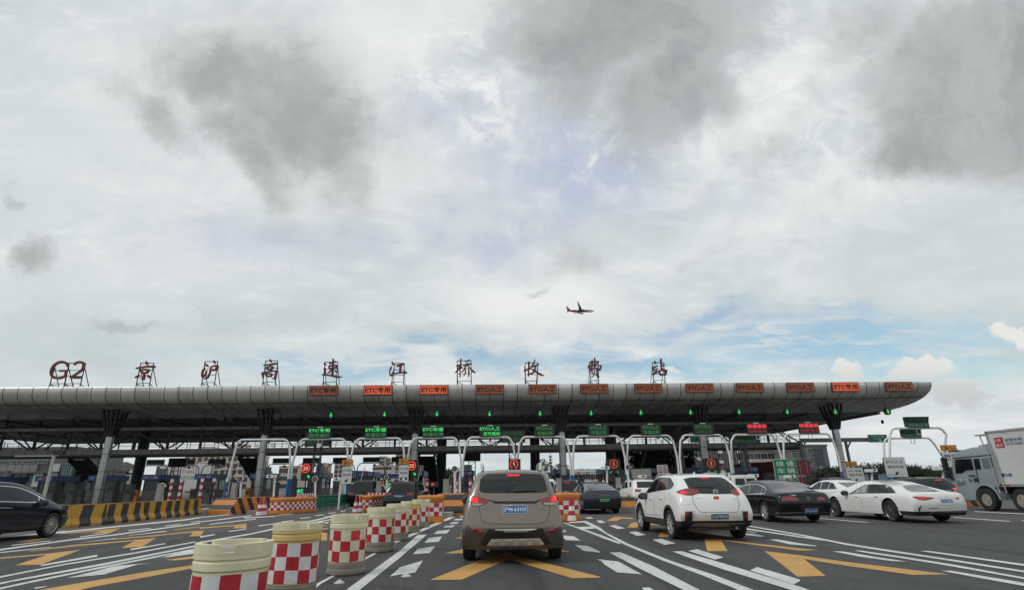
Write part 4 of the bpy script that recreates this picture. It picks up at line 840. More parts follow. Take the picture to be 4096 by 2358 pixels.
SP = [((1201, 1248, 1849, 1921), (1223, 1871), '20', 'r', 50.6, 'black display with a red ringed 20 above the red and white checks'), ((1612, 1673, 1838, 1911), (1646, 1861), '20', 'r', 50.9+0.7, 'black display with a red ringed 20 partly behind a white lane sign'),
      ((2035, 2082, 1834, 1890), (2056, 1855), '5', 'd', 50.6, 'black display with a red ringed 5 above the taupe car'), ((2429, 2480, 1832, 1893), (2455, 1854), '5', 'lr', 50.6, 'black display with a red ringed 5 left of the big tree'),
      ((2818, 2872, 1831, 1891), (2845, 1852), '5', 'lr', 50.6, 'black display with a red ringed 5 in front of the maroon building')]
for b, rc, tx, ar, Y, lb in SP:
    A, B = D(b[0], b[3], Y), D(b[1], b[2], Y); cx = (A.x+B.x)/2
    t = thing('limit_display', lb, 'display', (cx, Y+0.2, 0), 0, 'red speed limit displays')
    m = MB(); m.box((cx, Y+0.17, (A.z+B.z)/2), (B.x-A.x, 0.3, B.z-A.z), black_board); m.box((cx, Y+0.014, (A.z+B.z)/2), (B.x-A.x-0.08, 0.012, B.z-A.z-0.08), screen_m); m.build('housing', t)
    c = D(*rc, Y); r = 17*c.y*0.955/FPX
    m = MB()
    bright = tx == '20' or ar == 'd'
    m.disc((c.x, Y-0.003, c.z), r, (0, -1, 0), led_r if bright else lamp('red ring light', (0.9, 0.05, 0.06), 0.6), 30, r*0.82); m.build('red_ring', t)
    m = MB(); m.text(tx, (c.x, Y-0.003, c.z), None, led_a if bright else lamp('orange digit light', (0.9, 0.30, 0.10), 0.7), wfit=r*(1.1 if tx == '20' else 0.5), hfit=r*0.86, bold=0.02); m.build('number', t)
    m = MB()
    for q in ar:
        gg = led_g if bright else led_gd
        arrow2(m, (c.x + (0.32 if q == 'r' else -0.32 if q == 'l' else 0.15), c.z-r*1.85), 0.3, R_(45 if q in 'rd' else -45), gg, Y-0.003)
    m.build('arrow_light', t)
    m = MB(); m.tube([(cx, Y+0.2, 0.2), (cx, Y+0.2, A.z+0.1)], 0.07, dark_steel, 8); m.build('post', t, 40)
def lattice(m, x, Y, z0, z1, w=0.62, mt=None):
    mt = mt or dark_steel
    for dx in (-w/2, w/2):
        for dy in (0, w*0.7): m.beam((x+dx, Y+dy, z0), (x+dx, Y+dy, z1), 0.09, 0.09, mt)
    z = z0; k = 0
    while z < z1-0.3:
        s = 1 if k % 2 else -1; zz = min(z+0.7, z1)
        m.beam((x-s*w/2, Y, z), (x+s*w/2, Y, zz), 0.05, 0.05, mt); m.beam((x-w/2, Y, zz), (x+w/2, Y, zz), 0.045, 0.045, mt); z += 0.7; k += 1
MBD = [((1217, 1325, 1730, 1784), (1249, 1275), 53.0, '各行其道', '规范通行', 'dark message board on a lattice mast behind the ETC专用 gantry'), ((1998, 2100, 1719, 1768), (2040, 2062), 53.0, '各行其道', '规范通行', 'dark message board on a lattice mast behind the ETC/人工 您可提前 gantry'),
       ((2925, 3035, 1726, 1776), (2970, 2998), 53.0, '大车靠右', '绿色通道', 'dark message board on a lattice mast reading 绿色通道'), ((670, 747, 1830, 1866), (690, 716), 78.0, '', '', 'black board on a lattice mast in front of the white billboard'), ((1856, 1922, 1811, 1843), (1878, 1898), 78.0, '', '', 'black board on a lattice mast above the left edge of the taupe car'),
       ((3615+20, 3720, 0, 0), None, 0, '', '', '')]
for b, mx_, Y, l1, l2, lb in MBD[:5]:
    A, B = D(b[0], b[3], Y), D(b[1], b[2], Y); cx = (A.x+B.x)/2
    t = thing('message_board', lb, 'display', (cx, Y, 0), 0, 'dark message boards on lattice masts')
    m = MB(); m.box((cx, Y+0.2, (A.z+B.z)/2), (B.x-A.x, 0.4, B.z-A.z), black_board); m.box((cx, Y-0.004, (A.z+B.z)/2), (B.x-A.x-0.12, 0.012, B.z-A.z-0.12), screen_m); m.build('housing', t)
    if l1:
        m = MB(); h = B.z-A.z
        m.text(l1, (cx, Y-0.012, A.z+h*0.73), None, led_gf, wfit=(B.x-A.x)*0.8, hfit=h*0.3); m.text(l2, (cx, Y-0.012, A.z+h*0.26), None, led_gf, wfit=(B.x-A.x)*0.8, hfit=h*0.3); m.build('lettering', t)
    lx = (D(mx_[0], 1850, Y).x + D(mx_[1], 1850, Y).x)/2
    m = MB(); lattice(m, lx, Y+0.1, 0.2, A.z, 0.6 if Y < 60 else 0.9); m.build('mast', t)
# green 绿通车辆核验 sign on the gantry foot, white slogan sign
Y = 50.8; t = thing('road_sign', 'tall green sign reading 绿通车辆核验 in front of the red container', 'road sign', (D(3145, 1900, Y).x, Y, 0))
b = (3106, 3182, 1834, 1928); m = MB(); X0, X1, Z0, Z1 = plate(m, *b, Y, sign_g, sign_w, 0.06)
for r_, row in enumerate(('绿通', '车辆', '核验')):
    for c_, ch in enumerate(row): m.text(ch, (X0+(X1-X0)*(0.28+0.44*c_), Y-0.012, Z1-(Z1-Z0)*(0.2+0.3*r_)), None, sign_w, wfit=(X1-X0)*0.33, hfit=(Z1-Z0)*0.23, bold=0.012)
m.build('panel', t); m = MB(); m.tube([((X0+X1)/2, Y+0.2, 0.2), ((X0+X1)/2, Y+0.2, Z1-0.1)], 0.07, white_post, 8); m.box(((X0+X1)/2, Y+0.12, (Z0+Z1)/2), (0.12, 0.2, 0.12), dark_steel); m.build('post', t, 40)
Y = 56; t = thing('slogan_board', 'small white board with red characters below the stairs by the tree', 'sign', (D(2650, 1880, Y).x, Y, 0))
m = MB(); X0, X1, Z0, Z1 = plate(m, 2632, 2670, 1857, 1905, Y, sign_w, sign_w)
red_ink = mat('red sign ink', (0.42, 0.02, 0.03), 0.5, 0, 0)
for r_ in range(4):
    for c_, col_ in enumerate(('公法爱敬', '正治国业')): m.text(col_[r_], (X0+(X1-X0)*(0.27+0.46*c_), Y-0.012, Z1-(Z1-Z0)*(0.14+0.24*r_)), None, red_ink, wfit=(X1-X0)*0.34, hfit=(Z1-Z0)*0.18, bold=0.02)
m.build('panel', t); m = MB(); m.tube([((X0+X1)/2, Y+0.15, 0.2), ((X0+X1)/2, Y+0.15, Z1-0.1)], 0.05, dark_steel, 8); m.build('post', t, 40)
# right end: thin portal with a hanging green sign
Y = 60; t = thing('sign_portal', 'thin grey steel portal carrying a green sign, right of the canopy columns', 'gantry', (D(3390, 1760, Y).x, Y, 0))
z = D(3390, 1758, Y).z; xa, xb = D(3200, 1758, Y).x, D(3482, 1758, Y).x
m = MB(); m.beam((xa, Y, z), (xb, Y, z), 0.3, 0.42, mat('grey steel portal', (0.16, 0.16, 0.16), 0.5, 0.3, 0.1, 3)); m.build('cross_beam', t)
for x in (3207, 3389):
    X = D(x, 1800, Y).x; m = MB(); m.tube([(X, Y, 0), (X, Y, z)], 0.16, _M['grey steel portal'], 10); m.beam((X, Y, z-1), (X+0.7, Y, z), 0.12, 0.12, _M['grey steel portal']); m.build('leg', t, 40)
m = MB(); X0, X1, Z0, Z1 = plate(m, 3477, 3546, 1736, 1768, Y-0.3, sign_g, sign_w)
m.text('超宽车道', ((X0+X1)/2, Y-0.312, Z1-(Z1-Z0)*0.22), None, sign_w, wfit=(X1-X0)*0.7, hfit=(Z1-Z0)*0.2); m.text('超限车', ((X0+X1)/2, Y-0.312, Z1-(Z1-Z0)*0.5), None, sign_w, wfit=(X1-X0)*0.45, hfit=(Z1-Z0)*0.2)
arrow2(m, ((X0+X1)/2+0.2, Z0+(Z1-Z0)*0.2), 0.42, R_(20), sign_w, Y-0.312); m.build('panel', t)
Y = 58; t = thing('road_sign', 'small green hanging sign half hidden behind the fifth tall column', 'road sign', (D(2780, 1740, Y).x, Y, 5.5))
m = MB(); X0, X1, Z0, Z1 = plate(m, 2762, 2830, 1728, 1769, Y, sign_g, sign_w); m.box(((X0+X1)/2, Y+0.05, Z1-0.45), (X1-X0, 0.06, 0.9), black_board); m.text('绿色', (X0+0.75, Y-0.015, Z1-0.3), None, sign_w, wfit=0.9, hfit=0.4); m.build('panel', t)
m = MB(); m.beam(((X0+X1)/2, Y+0.2, Z1-0.1), ((X0+X1)/2, Y+0.2, 8.8), 0.08, 0.08, dark_steel); m.build('hanger', t)

# ------------------------------------------------------------------ islands and booths
isl_m = mat('island kerb concrete', (0.26, 0.25, 0.23), 0.85, 0, 0.15, 1.5, dirt=0.4)
booth_m = mat('booth panel', (0.10, 0.10, 0.10), 0.45, 0.3, 0.12, 2, dirt=0.3)  # base colour darkened to deepen the shade under the canopy
booth_b = mat('blue fascia', (0.010, 0.055, 0.17), 0.4, 0, 0.1, 4, dirt=0.15)
ac_m = mat('air conditioner casing', (0.34, 0.34, 0.32), 0.6, 0, 0.08, 5, dirt=0.3)
noseY = {-17.83: 35.5, -12.73: 33.0, -7.65: 34.5, -2.59: 26.5, 2.36: 24.5, 7.41: 29.5}
ILX = [-49.5, -44.3, -39.2, -34.0, -28.8] + J
where = ['far left past the black car', 'behind the front of the black car', 'left of the first tall column', 'right of the first tall column', 'behind the white lamp post and striped barrier', 'by the free leg of the bare gantry', 'right of the second tall column',
         'under the left 20 display', 'behind the left black car in the lane', 'behind the third tall column', 'behind the left mirror of the taupe car', 'behind the roof of the taupe car', 'behind the dark blue saloon', 'under the stairs by the tree', 'behind the white crossover', 'behind the black saloon', 'behind the green 绿通车辆核验 sign']
for i, X in enumerate(ILX):
    y0 = noseY.get(X, 44 if X > 8 else 38)
    m = MB(); m.box((X, (y0+76)/2, 0.1), (1.7, 76-y0, 0.2), isl_m)
    tag(m.build('traffic_island'), 'raised concrete lane island '+where[i], 'traffic island', 'concrete islands between the lanes')
    by = 60.5
    t = thing('toll_booth', 'grey toll booth with a blue fascia '+where[i], 'toll booth', (X, by, 0.2), 0, 'toll booths')
    m = MB(); m.box((X, by, 0.75), (1.5, 3.2, 1.1), booth_m); m.box((X, by, 2.28), (1.5, 3.2, 0.1), booth_m)
    for dx in (-0.71, 0.71):
        for dy in (-1.55, 0, 1.55): m.box((X+dx, by+dy, 1.78), (0.08, 0.1, 0.96), booth_m)
    m.build('cabin', t)
    m = MB(); m.box((X, by, 1.78), (1.38, 3.06, 0.95), glass('booth glass', (0.02, 0.024, 0.026))); m.build('window', t)
    f = MB(); f.box((X, by-0.1, 2.56), (1.75, 3.7, 0.52), booth_b); fo = f.build('fascia', t)
    f = MB(); f.text('上海', (X-0.48, by-1.962, 2.56), None, sign_w, wfit=0.42, hfit=0.24); f.disc((X, by-1.962, 2.56), 0.15, (0, -1, 0), mat('red roundel', (0.5, 0.05, 0.05), 0.5, 0, 0), 14, 0.08); f.text('高速', (X+0.48, by-1.962, 2.56), None, sign_w, wfit=0.42, hfit=0.24)
    o = f.build('lettering', None); o.parent = fo; o.data.transform(LOCINV(fo))
    if i % 3 != 1:
        m = MB(); m.box((X+0.2, by-0.6, 3.12), (0.85, 0.5, 0.6), ac_m)
        for k in range(5): m.box((X+0.2, by-0.86, 2.92+0.1*k), (0.7, 0.02, 0.05), black_pl)
        m.build('air_conditioner', t)
# equipment on the islands: striped bollards, machines, red and green displays
def striped(name, axis, period, c1, c2, slant=0.0, duty=0.5, wear=0.3, other='z'):
    m = bpy.data.materials.new(name); m.use_nodes = True; nt = m.node_tree; N = nt.nodes; L = nt.links; b = N['Principled BSDF']; b.inputs['Roughness'].default_value = 0.6
    tc = N.new('ShaderNodeTexCoord'); sp = N.new('ShaderNodeSeparateXYZ'); L.new(tc.outputs['Object'], sp.inputs[0])
    A = sp.outputs['xyz'.index(axis)]; B = sp.outputs['xyz'.index(other)]
    mu = N.new('ShaderNodeMath'); mu.operation = 'MULTIPLY_ADD'; L.new(B, mu.inputs[0]); mu.inputs[1].default_value = slant; L.new(A, mu.inputs[2])
    dv = N.new('ShaderNodeMath'); dv.operation = 'DIVIDE'; L.new(mu.outputs[0], dv.inputs[0]); dv.inputs[1].default_value = period
    fr = N.new('ShaderNodeMath'); fr.operation = 'FRACT'; L.new(dv.outputs[0], fr.inputs[0])
    gt = N.new('ShaderNodeMath'); gt.operation = 'GREATER_THAN'; L.new(fr.outputs[0], gt.inputs[0]); gt.inputs[1].default_value = duty
    mx = N.new('ShaderNodeMix'); mx.data_type = 'RGBA'; L.new(gt.outputs[0], mx.inputs[0]); mx.inputs[6].default_value = (*c1, 1); mx.inputs[7].default_value = (*c2, 1)
    n = N.new('ShaderNodeTexNoise'); n.inputs['Scale'].default_value = 3.2; n.inputs['Detail'].default_value = 9; n.inputs['Roughness'].default_value = 0.72; L.new(tc.outputs['Object'], n.inputs[0])
    mr = N.new('ShaderNodeMapRange'); L.new(n.outputs[0], mr.inputs[0]); mr.inputs[1].default_value = 0.6; mr.inputs[2].default_value = 0.68; mr.inputs[4].default_value = wear
    m2 = N.new('ShaderNodeMix'); m2.data_type = 'RGBA'; L.new(mr.outputs[0], m2.inputs[0]); L.new(mx.outputs[2], m2.inputs[6]); m2.inputs[7].default_value = (0.22, 0.2, 0.17, 1)
    L.new(m2.outputs[2], b.inputs['Base Color']); return m
st_rw = striped('red and white bands', 'z', 0.56, (0.45, 0.02, 0.03), (0.66, 0.65, 0.63))
def rwpost(x, Y, h, lb):
    m = MB(); m.tube([(x, Y, 0.2), (x, Y, h)], 0.13, st_rw, 12); tag(m.build('bollard_post', None, 40), lb, 'bollard', 'red and white striped posts')
k = 0
RW = [(684, 52, 'left of the lattice mast on the left'), (722, 52, 'right of the lattice mast on the left'), (805, 50, 'left one of the two before the pale office'), (853, 50, 'right one of the two before the pale office'), (905, 52, 'next to the free leg of the bare gantry'), (1340, 52, 'under the first white lane sign'), (1525, 52, 'right of the left black car in the lane'), (1708, 52, 'beyond the dark wagon in the lane'), (1831, 50, 'left of the two by the taupe car mirror'), (1881, 50, 'right of the two by the taupe car mirror'), (2371, 54, 'left one behind the dark blue saloon'), (2416, 54, 'right one behind the dark blue saloon')]
for x, Y, lb in RW: rwpost(D(x, 1950, Y).x, Y, D(x, 1912, Y).z, 'red and white striped post '+lb)
g_led = lamp('green toll display', (0.05, 0.9, 0.25), 1.2)
for x, y, Y, w, h, mt_, lb, tx in ((1200, 1962, 50, 0.55, 0.34, g_led, 'green lit toll display under the left 20 display', '余额'), (1562, 1938, 50, 0.4, 0.3, g_led, 'green lit toll display left of the dark wagon', '通行'), (1731, 1935, 50, 0.3, 0.2, led_r, 'red lit toll display right of the dark wagon', '停'), (1899, 1940, 50, 0.14, 0.4, g_led, 'green lit toll display by the mirror of the taupe car', '正')):
    c = D(x, y, Y); t = thing('toll_display', lb, 'display', (c.x, Y, 0.2), 0, 'lit toll displays')
    m = MB(); m.box((c.x+0.1, Y+0.2, c.z), (w+0.5, 0.3, h+0.25), black_board); m.tube([(c.x+0.1, Y+0.2, 0.2), (c.x+0.1, Y+0.2, c.z)], 0.09, dark_steel, 8); m.build('housing', t)
    m = MB(); m.text(tx, (c.x, Y+0.04, c.z), None, mt_, wfit=w, hfit=h, bold=0.02); m.build('lit_text', t)
mach = mat('toll machine casing', (0.055, 0.055, 0.06), 0.5, 0.2, 0.15, 4, dirt=0.3);  # casing colour lowered too, for deeper shade below the canopy
tan_m = mat('orange barrier housing', (0.48, 0.13, 0.02), 0.55, 0, 0.12, 4, dirt=0.25)
random.seed(3)
for i, X in enumerate(ILX):
    for q, (dy, sx, hh, mm, nm_) in enumerate(((48.0, 0.5, 1.55, mach, 'ticket_machine'), (53.5, 0.7, 1.9, mach, 'control_cabinet'), (56.3, 0.42, 1.15, tan_m if i % 2 else mach, 'barrier_housing'))):
        xx = X + random.uniform(-0.4, 0.4); yy = dy + random.uniform(-0.6, 0.6)
        t = thing(nm_, {'ticket_machine': 'dark upright ticket machine on the island ', 'control_cabinet': 'tall dark control cabinet on the island ', 'barrier_housing': ('orange' if mm is tan_m else 'dark')+' barrier arm housing on the island '}[nm_]+where[i], {'ticket_machine': 'machine', 'control_cabinet': 'cabinet', 'barrier_housing': 'barrier'}[nm_], (xx, yy, 0.2), 0, {'ticket_machine': 'ticket machines', 'control_cabinet': 'control cabinets', 'barrier_housing': 'barrier arm housings'}[nm_])
        m = MB(); m.box((xx, yy, 0.2+hh/2), (sx, sx*1.1, hh), mm); m.box((xx, yy-0.03, 0.2+hh+0.03), (sx+0.08, sx*1.1+0.1, 0.06), mm); m.build('casing', t)
        m = MB(); m.box((xx, yy-sx*0.55-0.012, 0.2+hh*0.7), (sx*0.7, 0.03, hh*0.25), screen_m); m.build('screen' if q < 2 else 'label_plate', t)
        if q == 2 and X in (-12.73, -7.65): m = MB(); m.tube([(xx, yy, 1.15), (xx+0.5, yy, 3.2)], 0.04, white_post, 6); m.build('arm', t)
# ------------------------------------------------------------------ posts with lamps and cameras
def lamp_post(px, py, bx, Y, lb, disc=True, cam_=False, r=11, grp='white posts with round lamps', n=0):
    c = D(px, py, Y); b = D(bx, 2000, Y); rr = r*Y*0.955/FPX
    t = thing('signal_post' if disc else 'camera_post', lb, 'post', (b.x, Y, 0.2), 0, grp)
    m = MB(); m.tube([(b.x, Y, 0.0), (c.x, Y, c.z+(0 if cam_ else -rr*0.3))], 0.065, white_post, 8); m.build('pole', t, 40)
    if disc:
        m = MB(); M = Matrix.Translation((c.x, Y-0.12, c.z)) @ Matrix.Rotation(R_(90), 4, 'X')
        m.lathe([(rr*0.75, -0.25), (rr, -0.05), (rr, 0.03)], white_post, 18, M); m.build('lamp_hood', t, 40)
        m = MB(); m.disc((c.x, Y-0.156, c.z), rr*0.84, (0, -1, 0), black_pl, 18); m.disc((c.x, Y-0.16, c.z), rr*0.55, (0, -1, 0), grey_pl, 18, rr*0.3); m.disc((c.x, Y-0.162, c.z), rr*0.18, (0, -1, 0), silver, 10); m.build('lens', t)
    if cam_:
        m = MB(); m.box((c.x-0.15-(rr if disc else 0), Y-0.15, c.z+0.06), (0.42, 0.75, 0.2), white_post); m.disc((c.x-0.15-(rr if disc else 0), Y-0.53, c.z+0.06), 0.07, (0, -1, 0), black_pl, 12); m.build('camera', t)
LPs = [(651, 1942, 654, 38, 'white post with a round lamp behind the yellow striped barrier', 1, 0, 12), (964, 1914, 964, 38, 'white post with a round lamp left of the second tall column', 1, 0, 11), (1099, 1907, 1096, 38, 'white post with a bullet camera right of the second tall column', 0, 1, 8),
       (1262, 1914, 1264, 36, 'white post with a round lamp behind the green guard rail', 1, 0, 11), (1547, 1908, 1553, 38, 'white post with a round lamp between the two black cars in the lane', 1, 0, 9), (1819, 1873, 1822, 31, 'white post with a dark round lamp left of the taupe car', 1, 0, 11), (1840, 1880, 1840, 33, 'thin white post with a small camera by the taupe car mirror', 0, 1, 6),
       (2182, 1873, 2178, 38, 'white post with round lamp and camera right of the taupe car roof', 1, 1, 11), (2509, 1867, 2521, 34, 'white post with a round lamp right of the dark blue saloon', 1, 0, 10), (2428, 1874, 2427, 38, 'white post with a camera left of the 5 limit display', 0, 1, 6), (2575, 1908, 2556, 38, 'short post with a camera before the white box lorry', 0, 1, 5),
       (2915, 1900, 2920, 38, 'white post with round lamp and camera behind the white crossover roof', 1, 1, 11), (3018, 1904, 3015, 38, 'white post with a bullet camera above the black saloon', 0, 1, 9), (3174, 1908, 3174, 38, 'white post with round lamp and camera in front of the green sign', 1, 1, 11),
       (3487, 1884, 3492, 38, 'white post with a wide camera behind the white saloon roof', 0, 1, 9), (3773, 1875, 3766, 32, 'white post with round lamp and camera beside the truck cab', 1, 1, 10), (1363, 1918, 1356, 38, 'white post with a small camera at the first white lane sign', 0, 1, 6), (82, 1930, 82, 38, 'hidden', 0, 0, 0)]
for a in LPs[:-1]: lamp_post(a[0], a[1], a[2], a[3], a[4], bool(a[5]), bool(a[6]), a[7])
t = thing('lamp_pole', 'thin pale leaning-looking pole with a short cross arm behind the black car', 'pole', (D(180, 1985, 40).x, 40, 0))
m = MB(); a = D(176, 1985, 40); b = D(217, 1815, 40); m.tube([(a.x, 40, 0), ((a.x+b.x)/2, 40, b.z)], 0.1, mat('pale grey pole', (0.42, 0.42, 0.38), 0.6, 0, 0.08, 4), 8); m.build('pole', t, 40)
m = MB(); xc = (a.x+b.x)/2; m.beam((xc-2.6, 40, b.z-0.1), (xc+0.3, 40, b.z-0.1), 0.06, 0.06, _M['pale grey pole']); m.box((xc+0.3, 40, b.z+0.1), (0.7, 0.3, 0.25), black_board); m.build('cross_arm', t)
SH = [(444/2.435+1600, 1986, 34, 'right of the dark wagon'), (1548/2.435+1600, 1945, 36, 'right of the taupe car rear corner'), (180/2.435+2400, 1940, 38, 'right of the dark blue saloon roof'), (360/2.435+2400, 1940, 38, 'in front of the small white crossover'), (635, 1990, 36, 'behind the yellow striped barrier'), (1515, 1950, 40, 'beside the left black car in the lane'), (935, 1975, 38, 'left of the second tall column base')]
for x, y, Y, lb in SH:
    p = D(x, y, Y); m = MB(); m.box((p.x, Y, 0.75), (0.3, 0.3, 1.9), concrete); m.box((p.x, Y, 1.71), (0.33, 0.33, 0.04), concrete)
    tag(m.build('concrete_post'), 'square grey concrete post '+lb, 'post', 'square grey posts on the islands')
# ------------------------------------------------------------------ water-filled drums, tubs, cones, barriers
drum_y = mat('yellowed drum plastic', (0.72, 0.67, 0.45), 0.55, 0, 0.10, 2.5, dirt=0.55, dirtcol=(0.42, 0.36, 0.24))
drum_o = mat('ochre drum plastic', (0.64, 0.46, 0.16), 0.55, 0, 0.16, 3, dirt=0.3, dirtcol=(0.55, 0.48, 0.28))
drum_b = mat('grimy drum base', (0.23, 0.21, 0.16), 0.75, 0, 0.15, 4, dirt=0.5, dirtcol=(0.10, 0.09, 0.07))
lid_m = mat('dusty drum lid', (0.36, 0.34, 0.29), 0.85, 0, 0.12, 5, dirt=0.4)
white_old = mat('yellowed reflective film', (0.66, 0.62, 0.46), 0.45, 0, 0.08, 8, dirt=0.2)
red_hot = mat('bright red reflective film', (0.58, 0.03, 0.035), 0.4, 0, 0.1, 8)
def drum(loc, rot, lb, old=0, tint=0):
    t = thing('safety_drum', lb, 'safety drum', loc, rot, 'yellow and white checked safety drums'); n = 48; R0 = 0.315
    body = drum_y if tint == 0 else drum_o
    m = MB(); m.lathe([(0.30, 0.0), (0.312, 0.02), (0.312, 0.07), (0.302, 0.085), (0.306, 0.16), (0.298, 0.17), (0.298, 0.19)], drum_b, n); m.build('base', t, 30, world=False)
    m = MB(); m.lathe([(0.298, 0.19), (0.298, 0.685), (0.312, 0.70), (0.312, 0.755), (0.302, 0.77), (0.314, 0.785), (0.314, 0.83)], body, n, cap=False)
    m.build('shell', t, 30, world=False)
    m = MB()                               # castellated rim
    for k in range(n):
        ang = 360*k/n
        if min(abs((ang-a+180) % 360-180) for a in (270, 30, 150)) < 10: low = True
        else: low = False
        a0, a1 = 2*math.pi*k/n, 2*math.pi*(k+1)/n
        ci = [(math.cos(a), math.sin(a)) for a in (a0, a1)]
        ro, ri, z0, z1 = 0.316, 0.262, 0.82, (0.838 if low else 0.90)
        vs = [(c*r, s_*r, z) for z in (z0, z1) for r in (ro, ri) for c, s_ in ci]
        m.add(vs, [(0, 1, 5, 4), (2, 6, 7, 3), (4, 5, 7, 6), (0, 4, 6, 2), (1, 3, 7, 5)], drum_y)
    m.build('rim', t, 30, world=False)
    m = MB(); m.lathe([(0.262, 0.80), (0.255, 0.835), (0.24, 0.84), (0.20, 0.865), (0.0, 0.872)], lid_m, n, cap=False); m.build('lid', t, 35, world=False)
    m = MB(); cells = 12; rows = 3; z0, z1 = 0.20, 0.665; seg = n//cells
    for r_ in range(rows):
        for c_ in range(cells):
            mt = ((red_ref, red_hot)[(c_*7+r_) % 5 == 0 and old > 0] if (r_+c_) % 2 else ((white_ref, white_old)[old > 1 or (old > 0 and c_ % 3 == 1)]))
            za, zb = z0+(z1-z0)*r_/rows, z0+(z1-z0)*(r_+1)/rows
            for s_ in range(seg):
                k = c_*seg+s_; a0, a1 = 2*math.pi*k/n, 2*math.pi*(k+1)/n; rr = 0.303
                w = lambda a, z: (rr*math.cos(a), rr*math.sin(a), z + 0.006*math.sin(3*a+loc[1]))
                m.quad(w(a0, za), w(a1, za), w(a1, zb), w(a0, zb), mt)
    o = m.build('checked_wrap', t, None, world=False)
    bm = bmesh.new(); bm.from_mesh(o.data); bmesh.ops.remove_doubles(bm, verts=bm.verts, dist=1e-4); bmesh.ops.recalc_face_normals(bm, faces=bm.faces); bm.to_mesh(o.data); bm.free(); o.data.shade_smooth()
    return t
DR = [((-2.26, 5.35), 0.15, 'nearest checked safety drum, cut off by the bottom edge of the photo', 0, 0), ((-2.58, 8.0), 0.5, 'ochre-topped checked safety drum, second from the bottom edge of the photo', 0, 1), ((-2.4, 10.1), 0.36, 'checked safety drum with a torn lower wrap, third from the near end', 2, 0),
      ((-2.47, 13.3), 0.1, 'checked safety drum with a brown notch, fourth in the row', 1, 0), ((-2.5, 15.9), 0.45, 'checked safety drum in the middle of the row, fifth along', 1, 0), ((-2.5, 18.4), 0.3, 'checked safety drum sixth in the row', 2, 1), ((-2.45, 20.6), 0.7, 'faded checked safety drum farthest along, next to the orange tub', 1, 0)]
for (x, y), r_, lb, od, ti in DR: drum((x, y, 0.012), r_, lb, od, ti)
tub_o = mat('orange tub plastic', (0.60, 0.20, 0.035), 0.5, 0, 0.14, 2.5, dirt=0.3, dirtcol=(0.30, 0.14, 0.06))
def rrect(w, l, r, n=5):
    out = []
    for cx, cy, a0 in ((w/2-r, l/2-r, 0), (-w/2+r, l/2-r, 90), (-w/2+r, -l/2+r, 180), (w/2-r, -l/2+r, 270)):
        out += [(cx+r*math.cos(R_(a0+90*k/n)), cy+r*math.sin(R_(a0+90*k/n))) for k in range(n+1)]
    return out
def tub(loc, rz, w, l, h, lb):
    t = thing('crash_tub', lb, 'crash barrel', loc, rz, 'orange crash tubs')
    def ring(sc, z, r=0.3): return [(x, y, z) for x, y in rrect(w*sc, l*sc if l < 1.5 else l-(1-sc)*w, r*min(w, 1)*sc)]
    def loft(rows, mt, nm_):
        m = MB(); vs = [p for r_ in rows for p in r_]; k = len(rows[0])
        m.add(vs, [(i*k+j, i*k+(j+1) % k, (i+1)*k+(j+1) % k, (i+1)*k+j) for i in range(len(rows)-1) for j in range(k)] + [tuple(range(k-1, -1, -1)), tuple((len(rows)-1)*k+j for j in range(k))], mt); m.build(nm_, t, 35, world=False)
    loft([ring(.97, 0), ring(1, .02), ring(1, .16*h), ring(.96, .18*h), ring(.97, .20*h), ring(.93, .22*h), ring(.93, .76*h), ring(.98, .79*h), ring(.98, .84*h)], tub_o, 'body')
    loft([ring(1.0, .845*h), ring(1.02, .86*h), ring(1.02, .95*h), ring(.98, .98*h), ring(.9, h)], tub_o, 'lid')
    m = MB(); rg = ring(.955, 0); k = len(rg); per = [0]
    for j in range(k): a, b = Vector(rg[j]), Vector(rg[(j+1) % k]); per.append(per[-1]+(b-a).length)
    cells = max(12, int(per[-1]/0.2)//2*2); cw = per[-1]/cells; rows = 3; z0, z1 = .245*h, .72*h
    # resample the outline
    def at(s_):
        s_ %= per[-1]
        for j in range(k):
            if per[j+1] >= s_ - 1e-9:
                f = (s_-per[j])/(per[j+1]-per[j] or 1); a, b = Vector(rg[j]), Vector(rg[(j+1) % k]); return a.lerp(b, f)
        return Vector(rg[0])
    for c_ in range(cells):
        cuts = sorted([c_*cw, (c_+1)*cw] + [p for p in per if c_*cw < p < (c_+1)*cw])
        for r_ in range(rows):
            za, zb = z0+(z1-z0)*r_/rows, z0+(z1-z0)*(r_+1)/rows; mt = red_ref if (r_+c_) % 2 else white_ref
            for a, b in zip(cuts[:-1], cuts[1:]):
                p, q = at(a+1e-6), at(b-1e-6); m.quad((p.x, p.y, za), (q.x, q.y, za), (q.x, q.y, zb), (p.x, p.y, zb), mt)
    m.build('checked_wrap', t, None, world=False)
    return t
g = G(1716, 2090); tub((g.x, g.y+0.45, 0.006), 0.08, 1.06, 1.1, 1.0, 'orange crash tub with checked wrap at the head of the drum row')
g = G(2282, 2082); tub((g.x-0.03, g.y+0.5, 0.006), -0.06, 0.98, 1.1, 1.02, 'orange crash tub with checked wrap right of the taupe car')
g = G(1105, 2056); tub((g.x+0.35, g.y+1.6, 0.006), -0.36, 1.0, 3.2, 0.84, 'long orange crash tub with checked wrap behind two cones, far left lane')
g = G(1465, 2046); tub((g.x+0.1, g.y+1.3, 0.006), -0.25, 0.9, 2.4, 0.88, 'long orange crash tub with checked wrap before the black people carrier')
